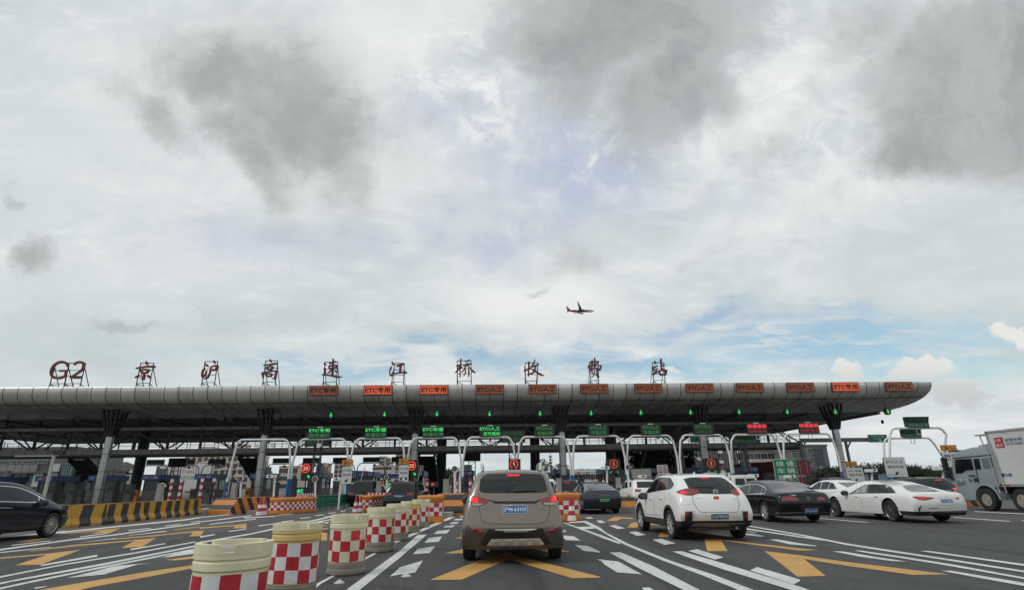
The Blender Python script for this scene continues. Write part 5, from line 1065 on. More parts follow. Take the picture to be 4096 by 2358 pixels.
def cone(x, y, h, lb):
    t = thing('traffic_cone', lb, 'traffic cone', (x, y, 0.004), 0, 'red and white traffic cones')
    m = MB(); m.lathe([(0.25*h, 0), (0.25*h, 0.03*h), (0.20*h, 0.05*h)], red_ref, 20); m.build('base', t, 40, world=False)
    m = MB(); cu = [0.05, 0.24, 0.42, 0.60, 0.78, 1.0]; rr = lambda f: (0.2-0.165*f)*h
    for i in range(5): m.lathe([(rr(cu[i]), cu[i]*h), (rr(cu[i+1]), cu[i+1]*h)], (white_ref, red_ref)[i % 2] if i < 4 else red_ref, 20, cap=(i == 4))
    m.build('banded_cone', t, 40, world=False)
for px, py, h, lb in ((1036, 2062, .92, 'traffic cone leftmost, in front of the long orange tub'), (1053, 2060, .90, 'traffic cone just left of the long orange tub wrap, right one of the pair'), (1421, 2049, .90, 'left traffic cone before the black people carrier'), (1440, 2047, .90, 'right traffic cone before the black people carrier'), (2285, 2083, .92, 'traffic cone leaning on the orange tub right of the taupe car')):
    g = G(px, py); cone(g.x, g.y-0.2 if px > 2000 else g.y, h, lb)
# jersey barrier, yellow and black
st_yb = striped('yellow and black barrier paint', 'x', 1.04, (0.46, 0.245, 0.025), (0.025, 0.025, 0.027), -0.28, 0.5, 0.75)
st_ob = striped('orange and black nose paint', 'x', 0.62, (0.52, 0.19, 0.03), (0.025, 0.025, 0.027), 0.55, 0.52, 0.4)
path = [G(x, y) for x, y in ((205, 2112), (283, 2107), (431, 2095), (583, 2078), (698, 2066), (812, 2054))]
blab = ['nearest, at the nose of the black car', 'behind the nose of the black car', 'below the first tall column', 'in the middle of the row', 'farthest along, by the orange nose block', ]
jp = [(-0.30, 0), (-0.30, 0.10), (-0.15, 0.30), (-0.09, 0.80), (0.09, 0.80), (0.15, 0.30), (0.30, 0.10), (0.30, 0)]
for i in range(len(path)-1):
    a, b = path[i], path[i+1]; l = (b-a).length; mid = (a+b)/2; ang = math.atan2(b.y-a.y, b.x-a.x)
    m = MB(); e = l/2-0.012; nd_ = 8
    for s0 in range(nd_):
        pass
    m.prism(jp, lambda u, v, d: (d, u+0.30, v), -e, e, st_yb); m.box((0, 0.30, 0.815), (2*e, 0.17, 0.03), mat('yellow barrier cap', (0.42, 0.23, 0.03), 0.6, 0, 0.2, 3, dirt=0.4))
    o = m.build('concrete_barrier', None); o.location = (mid.x, mid.y, 0.002); o.rotation_euler = (0, 0, ang)
    tag(o, 'yellow and black striped concrete barrier block '+blab[i], 'barrier', 'striped concrete barrier blocks')
def nose(px, py, l, w, h, lb, mt=st_ob, ang=0.0):
    g = G(px, py); m = MB()
    pr = [(-l/2, 0), (-l/2, 0.25*h), (-l/2+0.5*h, h), (l/2, h), (l/2, 0)]
    m.prism(pr, lambda u, v, d: (u, d, v), -w/2, w/2, mt); o = m.build('island_nose'); o.rotation_euler = (0, 0, R_(90)+ang)
    o.location = (g.x + math.cos(R_(90)+ang)*l/2, g.y + math.sin(R_(90)+ang)*l/2, 0.004); tag(o, lb, 'barrier', 'orange and black island noses'); return o
nose(872, 2056, 3.4, 2.0, 0.86, 'orange and black striped island nose block at the end of the yellow striped barrier', ang=-0.55)
nose(985, 2046, 4.5, 1.8, 0.62, 'low orange and black island nose left of the cones', ang=-0.3)
nose(1795, 2062, 3.2, 1.3, 0.98, 'orange and black striped island nose behind the orange tub by the taupe car', ang=-0.06)
nose(1838, 2044, 6.0, 0.9, 0.5, 'low orange wall with dark hatching left of the taupe car', ang=-0.03)
nose(2506, 2042, 4.0, 1.1, 0.66, 'orange and black island nose between the dark blue saloon and the white crossover')
g = G(3872, 2027); m = MB(); m.box((0, 0, 0.3), (2.6, 0.6, 0.6), st_ob); m.box((0, 0, 0.62), (2.5, 0.5, 0.04), tub_o); o = m.build('orange_block'); o.location = (g.x+0.6, g.y+1.0, 0.004); tag(o, 'low orange block in front of the truck wheel', 'barrier')
# green guard rail and checked boards
gr_m = mat('green rail paint', (0.022, 0.17, 0.12), 0.45, 0, 0.12, 3, dirt=0.3)
def rail(pts, lb, h=0.86):
    t = thing('guard_rail', lb, 'guard rail', pts[0], 0, 'green guard rails')
    m = MB()
    for a, b in zip(pts[:-1], pts[1:]):
        d = (b-a).normalized(); nn = Vector((d.y, -d.x, 0)); pr = [(0, -.16), (.05, -.1), (0, -.03), (0, .03), (.05, .1), (0, .16)]
        for z in (h-0.12, h-0.45):
            A = [a+nn*u+Vector((0, 0, z+v)) for u, v in pr]; B = [b+nn*u+Vector((0, 0, z+v)) for u, v in pr]
            m.add(A+B, [(i, i+1, 7+i, 6+i) for i in range(5)], gr_m)
    m.build('rail', t)
    for a, b in zip(pts[:-1], pts[1:]):
        n = max(1, int((b-a).length/0.9))
        for k in range(n):
            p = a.lerp(b, k/n); m = MB(); m.box((p.x, p.y+0.1, h*0.5), (0.13, 0.13, h), gr_m); m.build('rail_post', t)
rail([G(1228, 2044), G(1300, 2036), G(1395, 2026), Vector((-11.5, 47, 0))], 'green guard rail left of the black people carrier')
rail([G(1508, 2026), Vector((-6.9, 45, 0))], 'green guard rail behind the checked board by the dark wagon')
def checked_board(p, q, h0, h1, lb, n):
    t = thing('checked_board', lb, 'barrier board', ((p.x+q.x)/2, (p.y+q.y)/2, h0), 0, 'red and white checked boards'); m = MB(); d = q-p; nn = Vector((d.y, -d.x, 0)).normalized()*0.02
    m.add([p+Vector((0, 0, h0)), q+Vector((0, 0, h0)), q+Vector((0, 0, h1)), p+Vector((0, 0, h1))] + [v - nn*2 for v in (p+Vector((0, 0, h0)), q+Vector((0, 0, h0)), q+Vector((0, 0, h1)), p+Vector((0, 0, h1)))], [(7, 6, 5, 4), (0, 4, 5, 1), (1, 5, 6, 2), (2, 6, 7, 3), (3, 7, 4, 0)], white_ref)
    for r_ in range(4):
        for c_ in range(n):
            z0, z1 = h0+(h1-h0)*r_/4, h0+(h1-h0)*(r_+1)/4; a, b = p.lerp(q, c_/n)+nn, p.lerp(q, (c_+1)/n)+nn
            m.quad(a+Vector((0, 0, z0)), b+Vector((0, 0, z0)), b+Vector((0, 0, z1)), a+Vector((0, 0, z1)), red_ref if (r_+c_) % 2 else white_ref)
    m.build('panel', t); m = MB()
    for f in (0.1, 0.9): c = p.lerp(q, f); m.box((c.x, c.y+0.06, h1/2), (0.08, 0.08, h1), gr_m)
    m.build('stand', t)
a = G(1128, 2046); b = G(1236, 2040); checked_board(Vector((a.x, a.y+2.2, 0)), Vector((b.x, b.y+0.6, 0)), 0.42, 1.02, 'red and white checked board at the end of the left guard rail', 14)
a = G(1447, 2034); b = G(1551, 2030); checked_board(Vector((a.x, a.y+1.0, 0)), Vector((b.x, b.y, 0)), 0.35, 0.98, 'red and white checked board between the two black cars in the lane', 12)
# ------------------------------------------------------------------ vehicles
def eval_mesh(o):
    dg = bpy.context.evaluated_depsgraph_get(); return bpy.data.meshes.new_from_object(o.evaluated_get(dg))
class Car:
    def __init__(s, name, label, cat, loc, rz, paint_, spec, group=None, lvl=2):
        s.root = thing(name, label, cat, loc, rz, group); s.spec = spec
        s.mw = Matrix.Translation(loc) @ Matrix.Rotation(rz, 4, 'Z'); s.inv = s.mw.inverted(); s.rot = s.inv.to_3x3()
        hw, cols, yr, yf = spec['hw'], spec['cols'], spec['yr'], spec['yf']
        xs_ = (-1, -0.62, 0, 0.62, 1); J_, K_ = len(cols), 5
        cr, cf = spec.get('bulge', (0.10, 0.12)); vid = {}; V = []
        def vert(i, j, k):
            key = (i, j, k)
            if key in vid: return vid[key]
            y, zz, ww, crown, lean = cols[j]
            yy = y
            if j == 0: yy = yr[k]
            elif j == J_-1: yy = yf[k]
            else: yy = y + lean*(k/4.0 if k < 4 else 1.0)*(1 if k >= 3 else 0)
            x = xs_[i]*hw*ww[k]; z = zz[k]; q = 1-xs_[i]**2
            if k == 4: z += crown*q
            if j == 0: yy -= cr*q
            if j == J_-1: yy += cf*q
            vid[key] = len(V); V.append((x, yy, z)); return vid[key]
        F = []
        for j in range(J_-1):
            for k in range(4):
                for i in (0, 4): F.append((vert(i, j, k), vert(i, j+1, k), vert(i, j+1, k+1), vert(i, j, k+1)))
            for i in range(4):
                for k in (0, 4): F.append((vert(i, j, k), vert(i+1, j, k), vert(i+1, j+1, k), vert(i, j+1, k)))
        for i in range(4):
            for k in range(4):
                for j in (0, J_-1): F.append((vert(i, j, k), vert(i+1, j, k), vert(i+1, j, k+1), vert(i, j, k+1)))
        me = bpy.data.meshes.new('body'); me.from_pydata(V, [], F); me.update()
        bm = bmesh.new(); bm.from_mesh(me); bmesh.ops.recalc_face_normals(bm, faces=bm.faces)
        cl = bm.edges.layers.float.new('crease_edge'); inv_ = {v: k for k, v in vid.items()}
        bm.verts.ensure_lookup_table()
        for e in bm.edges:
            a, b = inv_[e.verts[0].index], inv_[e.verts[1].index]
            if a[2] == 0 and b[2] == 0: e[cl] = 0.95
            elif a[1] == b[1] and a[1] in (0, J_-1) and a[0] == b[0] and a[0] in (0, 4): e[cl] = spec.get('corner', 0.4)
            elif a[2] == b[2] == 4 and a[0] == b[0] and a[0] in (0, 4): e[cl] = spec.get('edge', 0.38)
            elif a[2] == b[2] and a[2] in spec.get('crease_k', ()) : e[cl] = 0.35
            elif a[1] == b[1] == 0 and a[2] == b[2] == 4: e[cl] = spec.get('lip', 0.3)
        bm.to_mesh(me); bm.free()
        tmp = bpy.data.objects.new('tmp', me); COL.objects.link(tmp)
        md = tmp.modifiers.new('s', 'SUBSURF'); md.levels = md.render_levels = lvl
        cut = None
        if spec.get('wheels'):
            m = MB(); r = spec['arch']
            for y in spec['wheels']: m.lathe([(r, -hw-0.3), (r, hw+0.3)], black_pl, 40, Matrix.Translation((0, y, spec['r']+0.02)) @ Matrix.Rotation(R_(90), 4, 'Y'))
            cut = m.build('cutter', None)
            bd = tmp.modifiers.new('b', 'BOOLEAN'); bd.object = cut; bd.operation = 'DIFFERENCE'; bd.solver = 'EXACT'
        bpy.context.view_layer.update()
        full = eval_mesh(tmp)
        if cut:
            tmp.modifiers.remove(bd); plain = eval_mesh(tmp)
        else: plain = full
        b2 = bmesh.new(); b2.from_mesh(plain); s.bvh = BVHTree.FromBMesh(b2); b2.free()
        bpy.data.objects.remove(tmp)
        if cut: bpy.data.objects.remove(cut)
        full.materials.clear(); full.materials.append(paint_); full.materials.append(spec.get('lowm', black_pl))
        for p in full.polygons:
            c = p.center; p.material_index = 0
            for y in spec.get('wheels', ()):
                d = math.hypot(c.y-y, c.z-spec['r']-0.02)
                if d < spec['arch']+0.003 and abs(p.normal.x) < 0.35: p.material_index = 1
            if (p.normal.z < -0.9 and c.z < 0.4) or c.z < spec.get('low', 0) or (c.y < -0.5 and c.z < spec.get('lowrear', 0)): p.material_index = 1
        full.shade_smooth(); full.set_sharp_from_angle(angle=R_(45)); full.name = 'body'
        s.body = bpy.data.objects.new('body', full); COL.objects.link(s.body); s.body.parent = s.root
        if spec.get('wheels'):
            w0, w1 = spec['wheels']; m = MB(); m.box((0, (w0+w1)/2, 0.42), (2*hw-0.52, (w1-w0)+1.1, 0.40), black_pl); m.box((0, (w0+w1)/2, 0.25), (2*hw-0.9, (w1-w0)+0.6, 0.1), black_pl); m.build('underbody', s.root, world=False)
    # --- surface patches
    def _grid(s, poly, step):
        bm = bmesh.new(); vs = [bm.verts.new((x, y, 0)) for x, y in poly]; bm.faces.new(vs)
        x0, x1 = min(p[0] for p in poly), max(p[0] for p in poly); y0, y1 = min(p[1] for p in poly), max(p[1] for p in poly)
        for n, a, b in (((1, 0, 0), x0, x1), ((0, 1, 0), y0, y1)):
            c = a + step*0.5
            while c < b:
                bmesh.ops.bisect_plane(bm, geom=bm.verts[:]+bm.edges[:]+bm.faces[:], plane_co=(c if n[0] else 0, c if n[1] else 0, 0), plane_no=n); c += step
        bmesh.ops.triangulate(bm, faces=bm.faces)
        bm.verts.index_update(); out = ([(v.co.x, v.co.y) for v in bm.verts], [tuple(v.index for v in f.verts) for f in bm.faces]); bm.free(); return out
    def _cast(s, o, d, lift):
        loc, nrm, idx, dist = s.bvh.ray_cast(o, d)
        if loc is None: return None
        if nrm.dot(d) > 0: nrm = -nrm
        return loc + nrm*lift
    def _emit(s, name, polys, mt, lift, step, fn, parent=None, mirror=False, both=None):
        m = MB()
        for poly in polys:
            vs, fs = s._grid(poly, step); pts = []; miss = []
            for u, v in vs:
                o, d = fn(u, v); h = s._cast(o, d, lift); pts.append(h)
                if h is None: miss.append((len(pts)-1, o, d))
            good = [(p, vs[i]) for i, p in enumerate(pts) if p is not None]
            if not good: continue
            for i, o, d in miss:
                q = min(good, key=lambda g: (g[1][0]-vs[i][0])**2+(g[1][1]-vs[i][1])**2)[0]
                t_ = (q-o).dot(d)/d.dot(d); pt = o + d*t_; n_ = s.bvh.find_nearest(pt); pts[i] = n_[0] + n_[1]*lift
            m.add(pts, fs, mt)
        if lift >= 0.012:
            cnt = {}
            for f in m.f:
                for a_, b_ in zip(f, f[1:]+f[:1]): cnt[(a_, b_)] = 1
            bd = [(a_, b_) for a_, b_ in cnt if (b_, a_) not in cnt]; low = {}
            for a_, b_ in bd:
                for q_ in (a_, b_):
                    if q_ not in low:
                        p_ = Vector(m.v[q_]); n_ = s.bvh.find_nearest(p_); low[q_] = len(m.v); m.v.append(tuple(n_[0] - n_[1]*0.004)); 
            for a_, b_ in bd: m.f.append((b_, a_, low[a_], low[b_])); m.mi.append(m.mi[0])
        if mirror:
            m2 = bpy.data.meshes.new(name); m2.from_pydata([(-p[0], p[1], p[2]) for p in m.v], [], [tuple(reversed(f)) for f in m.f]); m2.update(); m2.materials.append(mt); m2.shade_smooth()
            o2 = bpy.data.objects.new(name, m2); COL.objects.link(o2); o2.parent = parent or s.root
        me = bpy.data.meshes.new(name); me.from_pydata(m.v, [], m.f); me.update(); me.materials.append(mt)
        me.shade_smooth()
        o = bpy.data.objects.new(name, me); COL.objects.link(o); o.parent = parent or s.root
        return o
    def px(s, name, polys, mt, lift=0.004, step=10, parent=None, mirror=False):
        if polys and not isinstance(polys[0], list): polys = [polys]
        o_ = s.inv @ CP
        return s._emit(name, polys, mt, lift, step, lambda u, v: (o_, (s.rot @ ray(u, v)).normalized()), parent, mirror)
    def side(s, name, polys, mt, lift=0.004, step=0.09, both=True, parent=None, sgn=-1):
        if polys and not isinstance(polys[0], list): polys = [polys]
        out = []; zq = s.spec.get('zq', lambda z: z); polys = [[(a, zq(b)) for a, b in p] for p in polys]
        for q in ((-1, 1) if both else (sgn,)):
            out.append(s._emit(name, polys, mt, lift, step, lambda u, v, q=q: (Vector((q*3, u, v)), Vector((-q, 0, 0))), parent))
        return out
    def rear(s, name, polys, mt, lift=0.004, step=0.1, parent=None, front=False):
        if polys and not isinstance(polys[0], list): polys = [polys]
        zq = s.spec.get('zq', lambda z: z); polys = [[(a, zq(b)) for a, b in p] for p in polys]
        y = 8 if front else -8; d = Vector((0, -1 if front else 1, 0))
        return s._emit(name, polys, mt, lift, step, lambda u, v: (Vector((u, y, v)), d), parent)
    def plate(s, corners, bg, fg, text, lift=0.012, wf=0.9, name='number_plate'):
        o_ = s.inv @ CP; h = [s._cast(o_, (s.rot @ ray(*c)).normalized(), 0) for c in corners]
        if None in h: return
        c = sum(h, Vector())/4; ax = ((h[1]-h[0])+(h[2]-h[3])); ax.z = 0; w = ax.length/2; ax.normalize()
        up = ((h[0]-h[3])+(h[1]-h[2])); up -= ax*up.dot(ax); hh = up.length/2; up.normalize(); n_ = ax.cross(up)
        if n_.dot(s.rot @ ray(*corners[0])) > 0: n_ = -n_
        for q in h: lift = max(lift, (q-c).dot(n_)+0.006)
        m = MB(); f = lambda u, v, d: c + ax*u*w/2 + up*v*hh/2 + n_*d
        m.prism([(-1, -1), (1, -1), (1, 1), (-1, 1)], f, lift-0.03, lift, fg); m.prism([(-.97, -.9), (.97, -.9), (.97, .9), (-.97, .9)], f, lift-0.02, lift+0.003, bg)
        m.text(text, c + n_*(lift+0.006), None, fg, ax=ax, up=up, wfit=w*wf, hfit=hh*0.62, bold=0.012); m.build(name, s.root, world=False)
    def pxline(s, name, pts, w, mt, lift=0.003, mirror=False, parent=None):
        polys = []
        for a, b in zip(pts[:-1], pts[1:]):
            dx, dy = b[0]-a[0], b[1]-a[1]; l = math.hypot(dx, dy); nx_, ny_ = -dy/l*w/2, dx/l*w/2; ex, ey = dx/l*w*0.3, dy/l*w*0.3
            polys.append([(a[0]+nx_-ex, a[1]+ny_-ey), (b[0]+nx_+ex, b[1]+ny_+ey), (b[0]-nx_+ex, b[1]-ny_+ey), (a[0]-nx_-ex, a[1]-ny_-ey)])
        return s.px(name, polys, mt, lift, 12, parent, mirror)
    def hit(s, x, y, lift=0.0):
        return s._cast(s.inv @ CP, (s.rot @ ray(x, y)).normalized(), lift)
    def mirrors(s, y, z, mt, x=None):
        x = x or s.spec['hw']; z = s.spec.get('zq', lambda z: z)(z)
        for q in (-1, 1):
            m = MB(); M = Matrix.Translation((q*(x+0.12), y, z)); pr = [(0.02, -.09), (.07, -.08), (.10, 0), (.085, .07), (.03, .085), (0, .05), (-.015, -.05)]
            m.lathe([(0.03, -0.11), (0.085, -0.10), (0.10, -0.02), (0.095, 0.05), (0.06, 0.10), (0.02, 0.12)], mt, 14, M @ Matrix.Rotation(R_(90), 4, 'Y').to_4x4() @ Matrix.Diagonal((0.95, 0.75, 1.2*q, 1)))
            m.beam((q*(x-0.06), y+0.02, z-0.05), (q*(x+0.06), y+0.02, z-0.04), 0.07, 0.05, black_pl); o = m.build('wing_mirror', s.root, 50, world=False)
            m = MB(); m.prism([(0.085*math.cos(a)*1.15, 0.07*math.sin(a)) for a in [R_(30*k) for k in range(12)]], lambda u, v, d: (q*(x+0.12)+u, y-0.075-d, z+v), 0, 0.006, glass('mirror glass', (0.05, 0.055, 0.06))); m.build('mirror_glass', o, world=False)
    def wheels_(s, r, w, track, style, rimr=None, rim_m=None):
        rimr = rimr or r*0.66; rim_m = rim_m or mat('bright alloy', (0.62, 0.62, 0.62), 0.35, 0.6, 0.06, 9)
        first = None
        for y in s.spec['wheels']:
            for q in (-1, 1):
                if first is None:
                    m = MB(); M = Matrix.Rotation(R_(-90), 4, 'Y'); pf = [(rimr, -w*0.42), (rimr+0.02, -w*0.48), (r-0.03, -w*0.5), (r-0.008, -w*0.42), (r, -w*0.2), (r, w*0.2), (r-0.008, w*0.42), (r-0.03, w*0.5), (rimr+0.02, w*0.48), (rimr, w*0.42)]
                    m.lathe(pf, rubber, 36, M, False)
                    for k in (-0.2, 0, 0.2): m.lathe([(r+0.001, w*(k-0.02)), (r+0.001, w*(k+0.02))], black_pl, 36, M, False)
                    wheel = m.build('wheel', s.root, 35, world=False)
                    m = MB(); m.lathe([(rimr, -w*.42), (rimr*0.97, -w*.1), (rimr*.95, w*.36), (rimr, w*.42)], rim_m, 36, M, False); m.lathe([(0.02, w*0.05), (rimr*0.96, w*0.05)], black_pl, 24, M, False); m.lathe([(0.03, w*.2), (0.07, w*.40), (0.06, w*.43), (0.0, w*.44)], rim_m, 16, M)
                    m.lathe([(rimr*0.3, w*0.1), (rimr*0.62, w*0.1)], mat('brake disc', (0.2, 0.19, 0.18), 0.4, 0.8, 0.1, 10), 24, M, False)
                    def spoke(a, wd, tw=0.0, r0=0.05):
                        ca, sa = math.cos(a), math.sin(a); cb, sb = math.cos(a+tw), math.sin(a+tw); m.beam(M @ Vector((ca*r0, sa*r0, w*0.38)), M @ Vector((cb*rimr*0.98, sb*rimr*0.98, w*0.34)), wd, 0.03, rim_m)
                    if style == 'double5':
                        for k in range(5):
                            for e in (-0.16, 0.16): spoke(2*math.pi*k/5+e*0.5, 0.042, e*0.7)
                    elif style == 'multi':
                        for k in range(12):
                            for e in (-0.1, 0.1): spoke(2*math.pi*k/12, 0.013, e)
                    elif style == 'ten':
                        for k in range(10): spoke(2*math.pi*k/10, 0.032)
                    elif style == 'truck':
                        m.lathe([(0.0, w*0.30), (0.12, w*0.46), (0.16, w*0.30), (rimr*0.86, w*0.12), (rimr*0.97, w*0.40)], rim_m, 24, M)
                        for k in range(10): c = M @ Vector((math.cos(2*math.pi*k/10)*rimr*0.62, math.sin(2*math.pi*k/10)*rimr*0.62, w*0.26)); m.disc(c, 0.035, M @ Vector((0, 0, 1)), black_pl, 8)
                    rim = m.build('rim', None, 40); rim.parent = wheel
                    first = (wheel, rim); wh = wheel
                else:
                    wh = first[0].copy(); COL.objects.link(wh); wh.parent = s.root; rc = first[1].copy(); COL.objects.link(rc); rc.parent = wh
                wh.location = (q*(track/2), y, r); wh.rotation_euler = (0, 0, 0 if q < 0 else math.pi)
    def tube_part(s, name, pts, r, mt, both=True):
        for q in ((-1, 1) if both else (1,)):
            m = MB(); m.tube([(q*x, y, s.spec.get('zq', lambda z: z)(z)) for x, y, z in pts], r, mt, 8); m.build(name, s.root, 40, world=False)
def C_(ox, oy, k):
    def f(pts):
        if pts and isinstance(pts[0], list): return [f(p) for p in pts]
        return [(ox+x/k, oy+y/k) for x, y in pts]
    return f
GL = glass();  GLL = glass('clear side glass', (0.30, 0.33, 0.33), 0.06)
tl_red = mat('red lamp lens', (0.22, 0.006, 0.010), 0.12, 0, 0.15, 20, coat=1.0)
tl_lit = mat('lit brake lamp', (0.28, 0.006, 0.01), 0.25, 0, 0, emit=(1.0, 0.02, 0.03), estr=1.0)
tl_glow = mat('glowing tail lamp', (0.4, 0.01, 0.02), 0.2, 0, 0, emit=(1.0, 0.02, 0.04), estr=0.45)
tl_wht = mat('clear lamp lens', (0.34, 0.33, 0.32), 0.15, 0.2, 0.1, 20, coat=1.0)
pl_blue = mat('blue number plate', (0.012, 0.11, 0.32), 0.4, 0, 0.04, 9); pl_green = mat('green number plate', (0.10, 0.48, 0.24), 0.4, 0, 0.2, 3); pl_w = mat('plate white', (0.75, 0.76, 0.76), 0.4, 0, 0)
seam_d = mat('dark shut line', (0.012, 0.011, 0.010), 0.9, 0, 0)
SUV = dict(hw=0.955, wheels=(0.0, 2.64), r=0.35, arch=0.41, yr=[-0.72, -0.88, -0.84, -0.74, -0.46], yf=[3.45, 3.54, 3.52, 3.44, 3.38], crease_k=(1,),
  cols=[(-.8, (.24, .56, .83, 1.16, 1.60), (.985, .99, .945, .875, .67), .05, 0), (-.45, (.25, .58, .86, 1.16, 1.64), (.97, 1.0, .975, .93, .72), .05, .12), (.30, (.25, .58, .86, 1.12, 1.66), (.96, 1.0, .985, .95, .73), .05, .05),
        (1.15, (.25, .56, .85, 1.08, 1.67), (.95, .97, .975, .95, .74), .05, 0), (1.75, (.25, .56, .84, 1.05, 1.62), (.95, .97, .97, .95, .73), .05, 0), (2.5, (.25, .56, .82, 1.01, 1.12), (.96, 1.0, .97, .93, .80), .05, 0),
        (2.95, (.26, .56, .80, .97, 1.07), (.97, 1.0, .96, .90, .76), .05, 0), (3.35, (.27, .54, .76, .88, .95), (.92, .95, .90, .82, .66), .04, 0), (3.52, (.30, .52, .72, .82, .88), (.80, .84, .78, .70, .6), .03, 0)])
CROSS = dict(SUV, hw=0.945, wheels=(0.0, 2.66), r=0.345, arch=0.405, yr=[-0.66, -0.84, -0.80, -0.72, -0.16],
  cols=[(-.8, (.32, .60, .84, 1.13, 1.56), (.96, .99, .955, .90, .68), .04, 0), (-.42, (.28, .60, .88, 1.12, 1.57), (.97, 1.0, .985, .93, .70), .04, .30), (.30, (.27, .60, .88, 1.08, 1.60), (.96, 1.0, .985, .95, .725), .04, .2),
        (1.15, (.27, .58, .86, 1.03, 1.62), (.95, .97, .97, .95, .735), .04, 0), (1.75, (.27, .58, .85, 1.0, 1.56), (.95, .97, .97, .95, .72), .04, 0), (2.5, (.27, .58, .83, .98, 1.08), (.96, 1.0, .97, .93, .80), .05, 0),
        (2.95, (.27, .58, .81, .95, 1.04), (.97, 1.0, .96, .90, .76), .05, 0), (3.35, (.28, .55, .77, .87, .94), (.92, .95, .90, .82, .66), .04, 0), (3.50, (.30, .52, .72, .82, .88), (.80, .84, .78, .70, .6), .03, 0)])
SEDAN = dict(hw=0.945, wheels=(0.0, 2.88), r=0.335, arch=0.385, yr=[-1.0, -1.14, -1.12, -1.08, -1.0], yf=[3.72, 3.82, 3.80, 3.72, 3.64], bulge=(.10, .16), crease_k=(2,),
  cols=[(-1.1, (.22, .54, .78, .97, 1.03), (.95, .98, .965, .93, .85), .03, 0), (-.52, (.23, .54, .80, .99, 1.05), (.98, 1.0, .99, .965, .88), .03, 0), (.62, (.22, .54, .80, .97, 1.44), (.96, 1.0, .98, .95, .66), .04, 0),
        (1.25, (.22, .53, .79, .95, 1.49), (.95, .97, .97, .95, .69), .04, 0), (1.75, (.22, .53, .78, .93, 1.45), (.95, .97, .97, .95, .68), .04, 0), (2.75, (.22, .53, .77, .93, 1.01), (.98, 1.0, .985, .96, .88), .03, 0),
        (3.25, (.23, .52, .75, .88, .95), (.97, .99, .96, .92, .82), .04, 0), (3.62, (.25, .48, .68, .78, .84), (.90, .93, .88, .82, .72), .03, 0), (3.80, (.27, .44, .60, .68, .74), (.74, .78, .72, .66, .56), .02, 0)])
FAST = dict(SEDAN, yr=[-.92, -1.06, -1.04, -1.02, -.98],
  cols=[(-1.0, (.22, .54, .82, 1.02, 1.08), (.95, .985, .97, .93, .86), .03, 0), (-.45, (.23, .54, .83, 1.01, 1.20), (.98, 1.0, .99, .96, .80), .04, 0), (.45, (.22, .54, .81, .99, 1.44), (.96, 1.0, .98, .95, .68), .04, 0)] + SEDAN['cols'][3:])
VAN = dict(hw=0.95, wheels=(0.0, 3.05), r=0.35, arch=0.41, yr=[-.95, -1.05, -1.04, -1.0, -.86], yf=[3.85, 3.98, 3.98, 3.9, 3.8], bulge=(.07, .16), corner=.4, edge=.3,
  cols=[(-1.0, (.30, .6, .9, 1.18, 1.78), (.95, .98, .97, .95, .80), .05, 0), (-.5, (.25, .6, .9, 1.18, 1.83), (.97, 1.0, .99, .97, .83), .05, 0), (.5, (.25, .58, .88, 1.14, 1.84), (.97, 1, .99, .97, .83), .05, 0),
        (1.4, (.25, .58, .86, 1.10, 1.82), (.97, .99, .99, .97, .82), .05, 0), (2.0, (.25, .58, .86, 1.08, 1.74), (.97, .99, .99, .96, .80), .05, 0), (3.1, (.25, .58, .84, 1.05, 1.15), (.97, 1.0, .98, .94, .82), .05, 0),
        (3.45, (.26, .56, .80, .97, 1.05), (.96, .99, .95, .88, .74), .05, 0), (3.8, (.28, .52, .74, .84, .90), (.86, .9, .86, .78, .62), .03, 0), (3.97, (.30, .50, .68, .78, .83), (.74, .78, .72, .66, .56), .03, 0)])

def squash(sp, f, z0=0.30):
    q = lambda z: z if z < z0 else z0+(z-z0)*f
    return dict(sp, zq=q, cols=[(y, tuple(q(z) for z in zz), w, cr*f, ln) for y, zz, w, cr, ln in sp['cols']])
# --- the taupe car straight ahead
taupe = paint('taupe metallic paint', (0.21, 0.178, 0.15), 0.65, 0.12, 0.28)
c = Car('taupe_suv', 'taupe metallic car straight ahead with glowing brake lamps and plate 沪M 63335', 'car', (0.42, 11.62, 0.004), R_(-1.2), taupe, dict(squash(SUV, .965), low=.40, lowm=mat('dark taupe cladding', (0.075, 0.068, 0.062), 0.5, 0, 0.1, 6, dirt=0.25)))
E = C_(1830, 1860, 3.64)
c.wheels_(0.352, 0.225, 1.66, 'double5')
c.px('lower_cladding', E([(112,868),(180,885),(250,985),(410,990),(455,915),(1230,910),(1280,975),(1400,975),(1470,895),(1508,872),(1508,1110),(1480,1140),(1300,1160),(430,1168),(150,1150),(112,1100)]), mat('dark taupe cladding', (0.075, 0.068, 0.062), 0.5, 0, 0.1, 6, dirt=0.25), 0.004)
c.px('bumper_trim', E([(320,1150),(455,922),(560,945),(700,968),(1030,968),(1140,936),(1235,912),(1355,1130),(1270,1150),(1195,1058),(495,1062),(430,1165)]), black_pl, 0.008)
c.px('chrome_strip', E([(545,930),(1150,918),(1140,935),(1030,950),(1015,965),(690,968),(670,950),(560,945)]), mat('bright trim', (0.62, 0.61, 0.59), 0.3, 0.25, 0.05, 9), 0.014)
c.px('tailgate_ledge', E([(478,498),(700,508),(840,510),(1000,507),(1190,492),(1135,540),(820,543),(540,540)]), taupe, 0.022)
sk = c.px('skid_plate', E([(430,1160),(495,1070),(1195,1055),(1262,1135),(1240,1150),(900,1168),(600,1172)]), mat('silver skid plate', (0.50, 0.46, 0.41), 0.5, 0.0, 0.08, 8, dirt=0.2), 0.014)
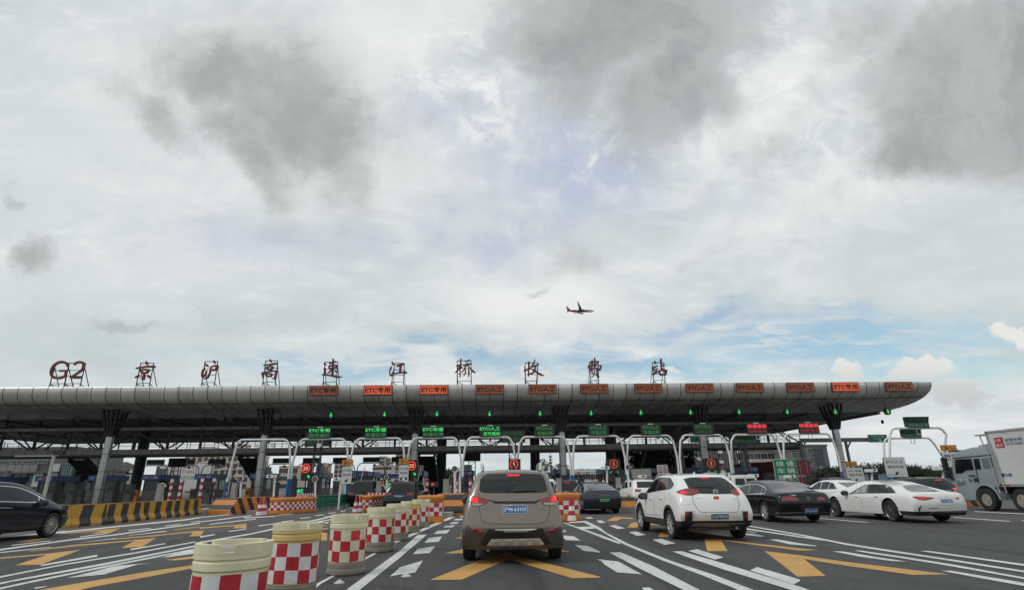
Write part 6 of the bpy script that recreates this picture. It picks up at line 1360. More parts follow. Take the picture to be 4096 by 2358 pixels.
c.px('raised_block', E([[(505,1085),(602,1085),(602,1168),(505,1168)], [(705,1085),(802,1082),(802,1168),(705,1168)], [(903,1080),(998,1078),(998,1166),(903,1166)], [(1098,1074),(1194,1072),(1194,1155),(1098,1158)]]), mat('pale skid block', (0.36, 0.34, 0.31), 0.5, 0, 0.06, 8), 0.026, parent=sk)
c.px('rear_window', E([(335,192),(385,205),(425,213),(820,213),(1175,210),(1262,195),(1312,345),(1300,375),(1230,395),(820,402),(400,398),(330,380),(318,350)]), glass('rear window glass', (0.018, 0.019, 0.021)), 0.004)
c.px('spoiler_lip', E([(345,192),(385,152),(440,128),(820,118),(1190,128),(1235,150),(1258,190),(1180,208),(820,213),(420,211)]), black_pl, 0.009)
c.px('high_brake_lamp', E([(720,138),(900,136),(900,157),(720,159)]), tl_lit, 0.016)
c.px('wiper', E([(820,352),(960,345),(1150,366),(1150,374),(830,396),(820,396)]), black_pl, 0.018)
a = c.px('tail_light', E([(182,440),(305,455),(475,500),(400,570),(305,595),(220,592),(184,545)]), tl_red, 0.006); c.px('lit_lamp', E([(200,462),(298,470),(298,545),(205,535)]), tl_lit, 0.011, parent=a); c.px('reversing_lamp', E([(205,550),(300,552),(390,560),(305,590),(225,585)]), tl_wht, 0.011, parent=a)
a = c.px('tail_light', E([(1438,428),(1350,440),(1195,495),(1250,575),(1350,582),(1436,565),(1446,520)]), tl_red, 0.006); c.px('lit_lamp', E([(1365,447),(1434,437),(1436,520),(1365,530)]), tl_lit, 0.011, parent=a); c.px('reversing_lamp', E([(1245,545),(1434,537),(1428,568),(1350,578),(1262,570)]), tl_wht, 0.011, parent=a)
c.px('fog_reflector', E([(207,910),(300,925),(375,960),(395,985),(255,985)]), tl_red, 0.012); c.px('fog_reflector', E([(1456,895),(1450,920),(1400,970),(1285,970),(1340,925)]), tl_red, 0.012)
c.pxline('shut_line', E([(305,400),(304,500),(312,600),(325,680),(345,770),(365,810),(400,832),(500,848),(820,854),(1180,848),(1270,825),(1310,795),(1328,740),(1340,640),(1348,560),(1350,440),(1335,385)]), 1.7, seam_d, 0.003)
c.pxline('recess_shade', E([(470,500),(540,545),(820,548),(1135,545),(1195,500)]), 3.2, mat('painted recess shadow', (0.03, 0.028, 0.026), 0.8, 0, 0), 0.003)  # dark strip painted as the shadow above the plate
c.pxline('crease_highlight', E([(345,745),(600,750),(820,752),(1090,748),(1330,740)]), 1.2, mat('painted crease highlight', (0.30, 0.26, 0.225), 0.3, 0.5, 0), 0.002)  # lighter line painted as light caught along the crease
c.px('plate_lamp', E([(755,575),(915,575),(915,586),(755,586)]), chrome, 0.012)
c.plate(E([(660,580),(1018,580),(1018,697),(660,699)]), pl_blue, pl_w, '沪M·63335', 0.014, 0.92)
p = c.hit(*E([(837, 490)])[0], 0.01)
m = MB(); el = lambda a, rx, rz: (rx*math.cos(a), rz*math.sin(a))
for rx, rz, d0 in ((0.075, 0.040, 0.0),):
    n = 28; vs = [Vector((p.x+el(2*math.pi*k/n, r1, r2)[0], p.y-0.008, p.z+el(2*math.pi*k/n, r1, r2)[1])) for r1, r2 in ((rx, rz), (rx-.011, rz-.008)) for k in range(n)]; m.add(vs, [(k, (k+1) % n, n+(k+1) % n, n+k) for k in range(n)], chrome)
for x0, x1 in ((-0.032, -0.012), (0.012, 0.032)): m.beam((p.x+x0, p.y-0.009, p.z-0.028), (p.x+x1, p.y-0.009, p.z+0.028), 0.006, 0.012, chrome)
m.beam((p.x-0.03, p.y-0.010, p.z-0.008), (p.x+0.03, p.y-0.010, p.z+0.008), 0.006, 0.01, chrome); m.build('emblem', c.root, world=False)
for x, y, tx, w in ((415, 637, '北京现代', 0.13), (1248, 637, 'ix35', 0.12)):
    p = c.hit(*E([(x, y)])[0], 0.01); m = MB(); m.text(tx, p, None, chrome, wfit=w, hfit=0.03, bold=0.01); m.build('badge', c.root, world=False)
c.tube_part('roof_rail', [(0.58, -0.28, 1.66), (0.585, -0.26, 1.74), (0.60, -0.1, 1.80), (0.62, 0.7, 1.82), (0.62, 1.35, 1.80), (0.62, 1.55, 1.70)], 0.026, mat('bright trim', (0.62, 0.61, 0.59), 0.3, 0.25, 0.05, 9))
c.mirrors(1.85, 1.06, black_pl, 0.86)
c.side('side_window', [(-.30, 1.22), (.55, 1.14), (.55, 1.50), (.1, 1.50), (-.1, 1.46)], GL); c.side('side_window', [(.62, 1.14), (1.15, 1.11), (1.15, 1.50), (.62, 1.50)], GL); c.side('side_window', [(1.22, 1.11), (2.15, 1.07), (1.75, 1.42), (1.55, 1.50), (1.22, 1.50)], GL)
c.rear('windscreen', [(-.6, 1.18), (.6, 1.18), (.5, 1.52), (-.5, 1.52)], GL, front=True)
m = MB(); m.tube([(0.05, 0.25, 1.66), (0.05, 0.1, 1.74)], [0.03, 0.006], black_pl, 8); m.build('antenna', c.root, 40, world=False)
m = MB(); m.tube([(-0.45, -0.75, 0.24), (-0.45, -0.4, 0.26)], 0.03, silver, 10); m.box((0, -0.2, 0.27), (1.3, 0.25, 0.14), black_pl); m.build('exhaust', c.root, 40, world=False)

# --- the white crossover
whitep = paint('white car paint', (0.80, 0.80, 0.79), 0.0, 0.1, 0.3)
c = Car('white_crossover', 'white crossover seen from behind with plate 川Q 969Z9 and a small red flag sticker', 'car', (5.53, 14.95, 0.004), R_(1.5), whitep, dict(squash(CROSS, .955), low=.43))
E = C_(2500, 1860, 4.549)
c.wheels_(0.347, 0.22, 1.66, 'double5')
c.px('rear_window', E([(1062,245),(1200,218),(1500,212),(1750,214),(1830,255),(1930,332),(2000,398),(2030,432),(1700,440),(1155,415),(1112,330)]), glass('rear window glass', (0.018, 0.019, 0.021)), 0.004)
c.px('tailgate_band', E([(1155,416),(1700,442),(2032,436),(2075,500),(1910,515),(1690,520),(1340,512),(1230,545),(1180,500)]), black_pl, 0.005)
c.px('high_brake_lamp', E([(1372,222),(1520,220),(1520,240),(1376,242)]), tl_glow, 0.012)
c.px('wiper', E([(1258,392),(1580,355),(1615,350),(1612,410),(1585,410),(1420,400),(1260,402)]), black_pl, 0.014)
a = c.px('tail_light', E([(930,478),(1000,450),(1110,420),(1190,425),(1345,450),(1335,510),(1225,548),(1080,540),(960,505)]), tl_red, 0.009); c.px('lit_lamp', E([(1010,480),(1050,468),(1110,478),(1115,520),(1070,535),(1015,520)]), tl_lit, 0.014, parent=a); c.px('reversing_lamp', E([(1120,480),(1190,485),(1200,535),(1125,530)]), mat('smoky lamp lens', (0.12, 0.06, 0.06), 0.15, 0, 0.1, 20, coat=1.0), 0.014, parent=a)
a = c.px('tail_light', E([(1915,450),(2035,436),(2078,500),(2085,535),(2030,545),(1930,510)]), tl_red, 0.009); c.px('lit_lamp', E([(2030,455),(2055,458),(2075,495),(2055,510)]), tl_lit, 0.014, parent=a)
p = c.hit(*E([(1643, 485)])[0], 0.012); m = MB(); m.disc((p.x, p.y-0.006, p.z), 0.062, (0, -1, 0.25), chrome, 8, 0.05); m.disc((p.x, p.y-0.004, p.z), 0.05, (0, -1, 0.25), black_pl, 8); m.text('MG', (p.x, p.y-0.012, p.z), None, chrome, wfit=0.07, hfit=0.045, bold=0.02); m.build('emblem', c.root, world=False)
fl = c.px('flag_sticker', E([(1610,557),(1706,560),(1706,612),(1612,614)]), mat('red sticker', (0.48, 0.015, 0.02), 0.5, 0, 0), 0.006); c.px('star', E([[(1622,568),(1640,568),(1640,584),(1622,584)], [(1648,566),(1654,566),(1654,572),(1648,572)], [(1656,578),(1662,578),(1662,584),(1656,584)]]), mat('yellow star', (0.65, 0.45, 0.03), 0.5, 0, 0), 0.010, parent=fl)
for x, y, tx, w in ((1330, 603, '上汽集团', 0.14), (2002, 610, 'ZS', 0.09)):
    p = c.hit(*E([(x, y)])[0], 0.006); m = MB(); m.text(tx, p, None, silver, wfit=w, hfit=0.026, bold=0.01); m.build('badge', c.root, world=False)
c.pxline('shut_line', E([(1226,552),(1236,640),(1268,715),(1320,790),(1370,846),(1700,850),(2036,847),(2070,780),(2078,705),(2058,640),(2046,550)]), 1.6, seam_d, 0.003)
c.pxline('bumper_crease_shade', E([(1000,715),(1280,715)]), 1.2, mat('painted crease shade', (0.5, 0.5, 0.5), 0.4, 0, 0), 0.002)  # grey line painted as the shade of a bumper crease
c.plate(E([(1547,870),(1880,872),(1898,975),(1577,980)]), pl_blue, pl_w, '川Q 969Z9', 0.014, 0.92)
c.px('side_vent', E([[(1092,835),(1225,832),(1225,1000),(1087,1005)], [(1225,834),(1300,838),(1225,845)], [(1225,870),(1305,878),(1225,888)], [(1225,910),(1290,918),(1225,928)], [(1225,955),(1275,963),(1225,970)]]), black_pl, 0.006)
c.px('side_vent', E([[(2140,832),(2236,827),(2240,998),(2158,998)], [(2140,832),(2085,832),(2140,845)], [(2146,872),(2105,880),(2146,890)], [(2150,910),(2125,918),(2150,928)], [(2155,955),(2130,962),(2155,970)]]), black_pl, 0.006)
c.px('fog_reflector', E([(1095,845),(1158,840),(1122,1000),(1088,1002)]), tl_red, 0.011); c.px('fog_reflector', E([(2192,832),(2234,830),(2238,996),(2210,998)]), tl_red, 0.011)
c.px('lower_cladding', E([(915,1000),(940,1008),(1085,1005),(2240,1000),(2240,1080),(2215,1112),(1800,1128),(1260,1130),(985,1130),(950,1080)]), black_pl, 0.005)
c.px('diffuser', E([(1160,1122),(1275,1045),(2180,1036),(2215,1095),(2200,1112),(1800,1126),(1260,1128)]), mat('dusty grey diffuser', (0.15, 0.14, 0.125), 0.6, 0.1, 0.1, 7, dirt=0.3), 0.010)
fr_ = c.px('window_trim', E([(342,512),(450,372),(540,268),(625,218),(740,218),(830,225),(893,340),(888,360),(825,428),(600,465),(370,512)]), black_pl, 0.004, mirror=True)
for pl in ([(350,503),(440,392),(530,292),(612,238),(570,448),(556,462)], [(592,450),(645,236),(740,228),(806,230),(828,245),(798,416),(700,443)], [(833,250),(886,348),(826,420),(806,416)]): c.px('side_window', E(pl), GL, 0.008, mirror=True)
for y in (-0.0, 2.66):
    o, i_ = 0.475, 0.405; A = [R_(-12 + 204*k/24) for k in range(25)]; zc = 0.365
    c.side('arch_trim', [[(y+o*math.cos(A[k]), zc+o*math.sin(A[k])), (y+o*math.cos(A[k+1]), zc+o*math.sin(A[k+1])), (y+i_*math.cos(A[k+1]), zc+i_*math.sin(A[k+1])), (y+i_*math.cos(A[k]), zc+i_*math.sin(A[k]))] for k in range(24)], black_pl, 0.006)
c.side('sill_cladding', [(0.42, 0.30), (2.24, 0.30), (2.24, 0.44), (0.42, 0.46)], black_pl, 0.006)
for y in (1.22, 0.30): c.side('shut_line', [(y, .46), (y+.012, .46), (y+.012, 1.02), (y, 1.02)], seam_d, 0.003)
c.side('shut_line', [(2.05, .46), (2.06, .46), (2.10, 1.0), (2.09, 1.0)], seam_d, 0.003)
c.side('moulding_shade', [(0.75, .52), (2.05, .50), (2.05, .515), (0.75, .535)], mat('painted moulding shade', (0.2, 0.2, 0.2), 0.5, 0, 0), 0.003)  # grey strip painted as shade along the door
for y, z in ((1.42, 0.935), (0.52, 0.965)): c.side('door_handle', [(y, z), (y+.17, z-.004), (y+.17, z+.022), (y, z+.026)], whitep, 0.03)
for y, z in ((1.42, 0.915), (0.52, 0.945)): c.side('recess_shade', [(y-.01, z), (y+.18, z-.004), (y+.18, z+.012), (y-.01, z+.016)], mat('handle shade', (0.25, 0.25, 0.25), 0.6, 0, 0), 0.004)  # shade below the handles, painted as flat grey strips
p = [(-.17+.075*math.cos(R_(20*k)), .93+.075*math.sin(R_(20*k))) for k in range(19)]; q = [(-.17+.07*math.cos(R_(20*k)), .93+.07*math.sin(R_(20*k))) for k in range(19)]
c.side('fuel_flap', [[p[k], p[k+1], q[k+1], q[k]] for k in range(18)], mat('flap line', (0.3, 0.3, 0.3), 0.6, 0, 0), 0.003, both=False)
c.tube_part('roof_rail', [(0.60, 0.22, 1.55), (0.625, 0.28, 1.60), (0.64, 0.5, 1.635), (0.65, 1.0, 1.65), (0.645, 1.45, 1.63), (0.635, 1.7, 1.57)], 0.02, silver)
c.mirrors(1.98, 1.02, black_pl, 0.87)
m = MB(); m.add([(-.02, .32, 1.53), (.02, .32, 1.53), (0, .30, 1.63), (0, .55, 1.56), (-.02, .55, 1.53), (.02, .55, 1.53)], [(0, 1, 2), (0, 2, 3, 4), (1, 5, 3, 2), (4, 3, 5)], whitep); m.build('antenna', c.root, world=False)
c.rear('windscreen', [(-.6, 1.14), (.6, 1.14), (.5, 1.48), (-.5, 1.48)], GL, front=True)
m = MB(); m.box((0, -.35, .30), (1.3, .5, .14), mat('dusty underbody', (0.06, 0.055, 0.048), 0.8, 0, 0.2, 5)); m.tube([(0.5, -.7, .28), (0.5, -.3, .3)], 0.03, silver, 10); m.build('exhaust', c.root, world=False)

# --- black saloon
blackp = paint('black car paint', (0.007, 0.008, 0.010), 0.0, 0.03, 0.3)
c = Car('black_saloon', 'black saloon with chrome-edged windows and plate 沪Q 60569 beside the white crossover', 'car', (10.72, 20.55, 0.004), R_(1.0), blackp, dict(squash(SEDAN, .915), low=.29))
Fm = C_(2650, 1700, 4.217); Gm = C_(3150, 1780, 3.614); L4 = C_(2400, 1760, 2.435); L5 = C_(3200, 1760, 2.435)
c.wheels_(0.335, 0.22, 1.66, 'ten')
c.px('window_trim', Fm([(1262,1068),(1350,1012),(1480,990),(1600,990),(1700,1020),(1748,1060),(1752,1090),(1720,1158),(1320,1172),(1262,1090)]), chrome, 0.004, mirror=True)
for pl in ([(1290,1066),(1390,1016),(1472,1000),(1440,1150),(1320,1162)], [(1450,1150),(1482,998),(1600,999),(1690,1030),(1652,1142)], [(1662,1140),(1697,1036),(1738,1066),(1742,1090),(1714,1146)]): c.px('side_window', Fm(pl), GL, 0.008, mirror=True)
c.px('rear_window', Fm([(1772,1010),(1900,987),(2120,991),(2200,1008),(2330,1060),(2500,1122),(2440,1128),(1960,1128),(1845,1070)]), glass('rear window glass', (0.018, 0.019, 0.021)), 0.004)
c.px('tail_light', L4([(1762,570),(1782,547),(1860,541),(1900,545),(1938,575),(1930,587),(1772,589)]), tl_red, 0.006); c.px('tail_light', Gm([(425,790),(430,752),(480,737),(540,760),(545,788),(440,794)]), tl_red, 0.006)
p = c.hit(*Gm([(292, 763)])[0], 0.012); m = MB(); m.disc((p.x, p.y-.004, p.z), 0.06, (0, -1, 0), chrome, 20, 0.05); m.disc((p.x, p.y-.002, p.z), 0.05, (0, -1, 0), black_pl, 20); m.text('V', (p.x, p.y-.008, p.z+.022), None, chrome, wfit=.045, hfit=.04, bold=.01); m.text('W', (p.x, p.y-.008, p.z-.02), None, chrome, wfit=.07, hfit=.045, bold=.01); m.build('emblem', c.root, world=False)
c.px('plate_recess', Gm([(190,860),(500,862),(540,955),(480,980),(230,985),(190,930)]), black_pl, 0.005)
c.plate(Gm([(245,908),(430,912),(445,972),(262,975)]), pl_blue, pl_w, '沪Q·60569', 0.012, 0.9)
c.px('chrome_strip', L4([(1712,700),(1948,697),(1990,697),(1990,706),(1715,711)]), chrome, 0.008); c.px('chrome_strip', Gm([(502,961),(588,958),(588,967),(505,970)]), chrome, 0.008)
c.px('badge', L4([[(1848,530),(1858,524),(1864,532)], [(1870,530),(1905,530),(1905,535),(1870,535)]]), chrome, 0.008)
for y in (1.32, 0.28): c.side('shut_line', [(y, .32), (y+.012, .32), (y+.012, .92), (y, .92)], seam_d, 0.003)
for y, z in ((1.45, 0.80), (0.40, 0.82)): c.side('door_handle', [(y, z), (y+.19, z-.004), (y+.19, z+.02), (y, z+.024)], blackp, 0.03)
c.side('sill_strip', [(0.45, .33), (2.4, .32), (2.4, .335), (0.45, .345)], chrome, 0.005)
c.mirrors(2.1, 0.98, blackp, 0.87); c.rear('windscreen', [(-.6, 1.06), (.6, 1.06), (.48, 1.36), (-.48, 1.36)], GL, front=True)
c.px('high_brake_lamp', Fm([(2040,1000),(2110,1002),(2110,1008),(2040,1006)]), tl_glow, 0.008)

# --- white saloon
c = Car('white_saloon', 'white saloon with slim red lamps, dark multi-spoke wheels and chrome exhaust, nearest the truck', 'car', (14.62, 19.5, 0.004), R_(1.2), paint('pearl white paint', (0.78, 0.78, 0.765), 0.0, 0.08, 0.28), squash(dict(SEDAN, hw=0.955, wheels=(0.0, 3.08), cols=[(y*1.04 if y > .5 else y, z, w, cr, ln) for y, z, w, cr, ln in SEDAN['cols']], yf=[3.88, 3.98, 3.96, 3.88, 3.80], arch=.40, r=.345, lowrear=.37), .86))
c.wheels_(0.345, 0.23, 1.68, 'multi', rimr=0.255, rim_m=mat('dark polished alloy', (0.22, 0.22, 0.22), 0.3, 0.8, 0.2, 9))
c.px('window_trim', Gm([(880,705),(1000,628),(1100,572),(1250,556),(1400,561),(1500,592),(1560,650),(1572,690),(1150,698)]), chrome, 0.004, mirror=True)
c.px('side_window', Gm([(900,698),(1005,630),(1105,576),(1180,566),(1148,692)]), black_pl, 0.007, mirror=True); c.px('side_window', Gm([(948,690),(1012,642),(1102,588),(1165,574),(1140,686)]), GLL, 0.010, mirror=True)
c.px('side_window', Gm([(1184,566),(1250,560),(1400,567),(1492,600),(1546,655),(1556,686),(1154,692)]), GL, 0.008, mirror=True)
c.px('rear_window', Gm([(1662,592),(1690,577),(1800,567),(1900,571),(2000,590),(2110,633),(2200,662),(1800,666),(1725,640)]), glass('rear window glass', (0.018, 0.019, 0.021)), 0.004)
a = c.px('tail_light', Gm([(1792,740),(1830,735),(2000,742),(2135,755),(2080,775),(1980,794),(1900,784)]), tl_red, 0.006); c.px('lit_lamp', Gm([(1850,748),(2000,754),(2010,768),(1990,778),(1880,768)]), tl_glow, 0.010, parent=a)
c.px('tail_light', L5([(1510,560),(1545,549),(1550,570),(1520,572)]), tl_red, 0.006); c.pxline('chrome_strip', L5([(1330,557),(1420,556),(1510,560)]), 1.6, silver, 0.006)
c.plate(L5([(1357,568),(1480,571),(1488,604),(1375,602)]), pl_blue, pl_w, '沪A·U0685', 0.012, 0.88)
c.px('bumper_diffuser', L5([(1085,742),(1250,720),(1290,696),(1400,694),(1620,697),(1625,730),(1560,735),(1400,729),(1270,726),(1220,742)]), black_pl, 0.005)
c.pxline('exhaust_trim', L5([(1255,718),(1290,696),(1340,690),(1420,698),(1600,694)]), 2.4, chrome, 0.010); c.px('exhaust_tip', L5([(1285,706),(1360,701),(1342,724),(1288,724)]), mat('dark exhaust mouth', (0.02, 0.02, 0.02), 0.5, 0.5, 0), 0.012)
c.px('corner_vent', L5([(1157,690),(1152,665),(1167,642),(1193,632),(1177,652),(1166,690)]), black_pl, 0.004); c.px('bumper_slot', L5([(1255,657),(1345,655),(1345,660),(1255,662)]), black_pl, 0.004)
c.pxline('bumper_crease_shade', L5([(1340,625),(1440,632),(1545,622)]), 1.0, mat('painted crease shade', (0.5, 0.5, 0.5), 0.4, 0, 0), 0.002)  # crease shade drawn as a grey line on the white paint
p = c.hit(*Gm([(2290, 730)])[0], 0.008)
if p: m = MB(); m.disc((p.x, p.y-.01, p.z), 0.045, (0, -1, 0.2), chrome, 18, 0.038); [m.beam((p.x, p.y-.012, p.z), (p.x+.04*math.sin(R_(120*k)), p.y-.012, p.z+.04*math.cos(R_(120*k))), .006, .008, chrome) for k in range(3)]; m.build('emblem', c.root, world=False)
for y in (1.42, 0.32): c.side('shut_line', [(y, .32), (y+.010, .32), (y+.010, .92), (y, .92)], mat('soft shut line', (0.16, 0.16, 0.16), 0.8, 0, 0), 0.003)
for y, z in ((1.55, 0.83), (0.48, 0.85)): c.side('door_handle', [(y, z), (y+.19, z-.004), (y+.19, z+.02), (y, z+.024)], silver, 0.02)
c.mirrors(2.22, 0.98, black_pl, 0.87); c.rear('windscreen', [(-.6, 1.06), (.6, 1.06), (.48, 1.36), (-.48, 1.36)], GL, front=True)
m = MB(); m.box((0, 1.25, 1.515), (0.9, 1.0, 0.012), GL); m.build('sunroof', c.root, world=False)

# --- dark blue fastback
c = Car('blue_saloon', 'dark blue electric saloon with a green plate, right of the orange tub and cone', 'car', (5.28, 28.3, 0.004), R_(0.6), paint('dark blue paint', (0.022, 0.027, 0.042), 0.3, 0.04, 0.25), squash(FAST, .95))
H = C_(2200, 1800, 4.854)
c.wheels_(0.34, 0.225, 1.66, 'ten')
c.px('rear_window', H([(695,668),(800,657),(1000,652),(1095,662),(1175,702),(1238,785),(1200,795),(760,806),(735,770)]), glass('blue rear window', (0.035, 0.042, 0.055), 0.05), 0.004)
c.px('side_window', H([(565,742),(640,675),(668,690),(655,762),(605,798)]), GL, 0.006, mirror=True)
c.px('light_bar', H([(735,852),(980,866),(1340,856),(1335,872),(980,880),(740,868)]), mat('dark red light bar', (0.06, 0.008, 0.012), 0.15, 0, 0.1, 20, coat=1), 0.006)
p = c.hit(*H([(1060, 862)])[0], 0.010); m = MB(); m.text('X P E N G', p, None, chrome, wfit=.36, hfit=.035, bold=.01); m.build('badge', c.root, world=False)
c.plate(H([(968,936),(1165,936),(1165,990),(970,992)]), pl_green, ink, '沪A AN2084', 0.012, 0.92)
c.px('bumper_trim', H([(735,1060),(1330,1060),(1320,1150),(1200,1165),(800,1165),(745,1120)]), black_pl, 0.004); c.pxline('shut_line', H([(830,960),(870,1000),(1250,1000),(1310,930)]), 1.2, seam_d, 0.003)
c.mirrors(2.1, 0.98, black_pl, 0.87); c.side('side_window', [(.7, 1.04), (1.2, 1.03), (1.2, 1.36), (.75, 1.34)], GL); c.rear('windscreen', [(-.6, 1.06), (.6, 1.06), (.48, 1.36), (-.48, 1.36)], GL, front=True)

# --- black people carrier entering from the left
c = Car('black_people_carrier', 'black people carrier with chrome window line, cut off by the left photo edge', 'car', (-14.85, 16.05, 0.004), R_(-1.5), paint('blue black paint', (0.008, 0.011, 0.018), 0.0, 0.04, 0.3), squash(VAN, .87))
B1 = C_(0, 1780, 3.64)
c.wheels_(0.355, 0.23, 1.68, 'multi', rimr=0.25, rim_m=mat('bright multi-spoke alloy', (0.42, 0.42, 0.42), 0.3, 0.8, 0.1, 9))
c.px('window_trim', B1([(-300,560),(0,585),(120,592),(250,607),(380,648),(500,700),(620,765),(730,838),(570,845),(480,832),(0,820),(-300,810)]), chrome, 0.004, mirror=True)
c.px('side_window', B1([(-300,568),(0,593),(120,600),(250,616),(378,658),(500,712),(560,748),(560,815),(480,822),(0,810),(-300,800)]), GL, 0.008, mirror=True); c.px('side_window', B1([(575,757),(620,782),(705,832),(575,836)]), GL, 0.008, mirror=True)
c.px('headlight', B1([(872,848),(925,855),(962,905),(955,910),(905,875)]), tl_wht, 0.006, mirror=True)
c.px('door_handle', B1([(-10,905),(180,908),(182,914),(-10,911)]), chrome, 0.012, mirror=True)
for y in (2.05, 1.0): c.side('shut_line', [(y, .36), (y+.012, .36), (y+.012, 1.05), (y, 1.05)], seam_d, 0.003)
c.mirrors(2.45, 1.12, black_pl, 0.88); c.rear('windscreen', [(-.6, 1.2), (.6, 1.2), (.52, 1.62), (-.52, 1.62)], GL, front=True); c.rear('grille', [(-.5, .45), (.5, .45), (.55, .72), (-.55, .72)], chrome, front=True); c.rear('rear_window', [(-.65, 1.25), (.65, 1.25), (.55, 1.68), (-.55, 1.68)], GL)

# --- smaller cars farther in
def simple(name, label, kind, loc, rz, pm, lit=False, plate=None, style='ten', group=None, lvl=2, sq=0.95):
    c = Car(name, label, 'car' if kind != 'van' else 'van', loc, rz, pm, squash({'suv': SUV, 'cross': CROSS, 'sedan': SEDAN, 'van': VAN, 'fast': FAST}[kind], sq), group, lvl)
    c.wheels_(0.345, 0.22, 1.66, style)
    if kind in ('suv', 'cross'):
        c.rear('rear_window', [(-.62, 1.14), (.62, 1.14), (.52, 1.50), (-.52, 1.50)], GL)
        for pl in ([(-.25, 1.20), (.50, 1.14), (.50, 1.48), (.1, 1.48)], [(.58, 1.13), (1.15, 1.10), (1.15, 1.50), (.58, 1.49)], [(1.22, 1.10), (2.1, 1.06), (1.72, 1.40), (1.55, 1.48), (1.22, 1.50)]): c.side('side_window', pl, GL)
        tz, tw, pz = 0.98, 0.80, 0.86
        c.tube_part('roof_rail', [(0.60, 0.0, 1.60), (0.64, 0.15, 1.70), (0.645, 0.7, 1.72), (0.645, 1.35, 1.71), (0.64, 1.55, 1.62)], 0.02, black_pl)
        c.rear('windscreen', [(-.6, 1.18), (.6, 1.18), (.5, 1.50), (-.5, 1.50)], GL, front=True)
        c.rear('bumper_trim', [(-.75, .30), (.75, .30), (.8, .5), (-.8, .5)], black_pl)
    elif kind == 'van':
        [c.rear('rear_window', q_, GL) for q_ in ([(-.70, 1.2), (-.06, 1.2), (-.06, 1.62), (-.62, 1.62)], [(.06, 1.2), (.70, 1.2), (.62, 1.62), (.06, 1.62)])]
        for pl in ([(-.75, 1.22), (.4, 1.22), (.4, 1.62), (-.7, 1.62)], [(.5, 1.22), (1.5, 1.2), (1.5, 1.62), (.5, 1.62)], [(1.6, 1.2), (2.8, 1.14), (2.2, 1.55), (2.0, 1.6), (1.6, 1.62)]): c.side('side_window', pl, GL)
        tz, tw, pz = 0.95, 0.86, 0.75
        c.rear('windscreen', [(-.6, 1.2), (.6, 1.2), (.52, 1.62), (-.52, 1.62)], GL, front=True); c.rear('shut_line', [(-.008, .45), (.008, .45), (.008, 1.75), (-.008, 1.75)], seam_d, 0.003)
    else:
        z = 1.40
        c.rear('rear_window', [(-.58, 1.12), (.58, 1.12), (.50, 1.36), (-.50, 1.36)], GL)
        c.side('window_trim', [(-.12, 1.02), (2.3, 1.0), (1.9, 1.26), (1.6, 1.41), (.9, 1.42), (.3, 1.34)], chrome, 0.003)
        for pl in ([(.02, 1.05), (.62, 1.03), (.62, 1.37), (.35, 1.31)], [(.68, 1.03), (1.25, 1.02), (1.25, 1.39), (.68, 1.39)], [(1.32, 1.02), (2.18, 1.02), (1.85, 1.25), (1.6, 1.38), (1.32, 1.39)]): c.side('side_window', pl, GL, 0.007)
        tz, tw, pz = 0.88, 0.82, 0.80
        c.rear('windscreen', [(-.6, 1.06), (.6, 1.06), (.48, 1.36), (-.48, 1.36)], GL, front=True)
    for q in (-1, 1):
        c.rear('tail_light', [(q*tw, tz-.07), (q*tw, tz+.08), (q*.42, tz+.06), (q*.48, tz-.06)], tl_lit if lit else tl_red, 0.006)
    if lit: c.rear('high_brake_lamp', [(-.16, 1.5 if kind != 'sedan' else 1.33), (.16, 1.5 if kind != 'sedan' else 1.33), (.16, 1.53 if kind != 'sedan' else 1.35), (-.16, 1.53 if kind != 'sedan' else 1.35)], tl_lit, 0.010)
    if plate:
        o = c.rear('number_plate', [(-.22, pz-.07), (.22, pz-.07), (.22, pz+.07), (-.22, pz+.07)], pl_blue, 0.012)
        h = c._cast(Vector((0, -8, c.spec['zq'](pz))), Vector((0, 1, 0)), 0.02); m = MB(); m.text(plate, (0, h.y-.02, c.spec['zq'](pz)), None, pl_w, wfit=.38, hfit=.085, bold=.012); m.build('plate_text', o, world=False)
    c.rear('chrome_strip', [(-.3, tz-.1), (.3, tz-.1), (.3, tz-.08), (-.3, tz-.08)], chrome, 0.008)
    c.mirrors({'van': 2.5}.get(kind, 2.05), 1.04, black_pl, 0.87)
    return c
def gx(px, Y): return D(px, 2000, Y).x
greyd = paint('dark grey paint', (0.010, 0.010, 0.012), 0.0, 0.03, 0.3)
simple('black_people_carrier', 'black people carrier beyond the green guard rail, left of the dark estate car', 'van', (gx(1458, 42), 42, 0.004), R_(-6), blackp)
simple('dark_wagon', 'very dark estate car with a pale blue plate, left of the drum row', 'suv', (gx(1612, 33.5), 33.5, 0.004), R_(-7), greyd, False, '沪L 18Y68')
simple('dark_car', 'dark car waiting far ahead left of the taupe car, partly behind the white post', 'suv', (gx(1842, 58), 58, 0.004), 0, greyd)
simple('dark_suv', 'dark car with a lit brake lamp just right of the taupe car roof', 'suv', (gx(2268, 40), 40, 0.004), R_(-2), greyd, True)
simple('dark_hatchback', 'dark low car with red lamps between the other dark car and the blue saloon', 'sedan', (gx(2325, 47), 47, 0.004), 0, blackp, True)
simple('white_van', 'white van beyond the right roof edge of the taupe car', 'van', (gx(2178, 46), 46, 0.004), 0, whitep)
simple('white_hatchback', 'small white crossover with dark windows between the blue saloon and the white crossover', 'cross', (gx(2580, 34), 34, 0.004), R_(3), whitep)
simple('white_van', 'white van with two square rear windows behind the white crossover', 'van', (gx(2968, 37.5), 37.5, 0.004), R_(-1), paint('dull white paint', (0.55, 0.55, 0.54), 0.0, 0.25, 0.4))
simple('white_saloon', 'white saloon half hidden behind the bigger white saloon', 'sedan', (gx(3425, 26.5), 26.5, 0.004), R_(1), whitep, sq=.90)
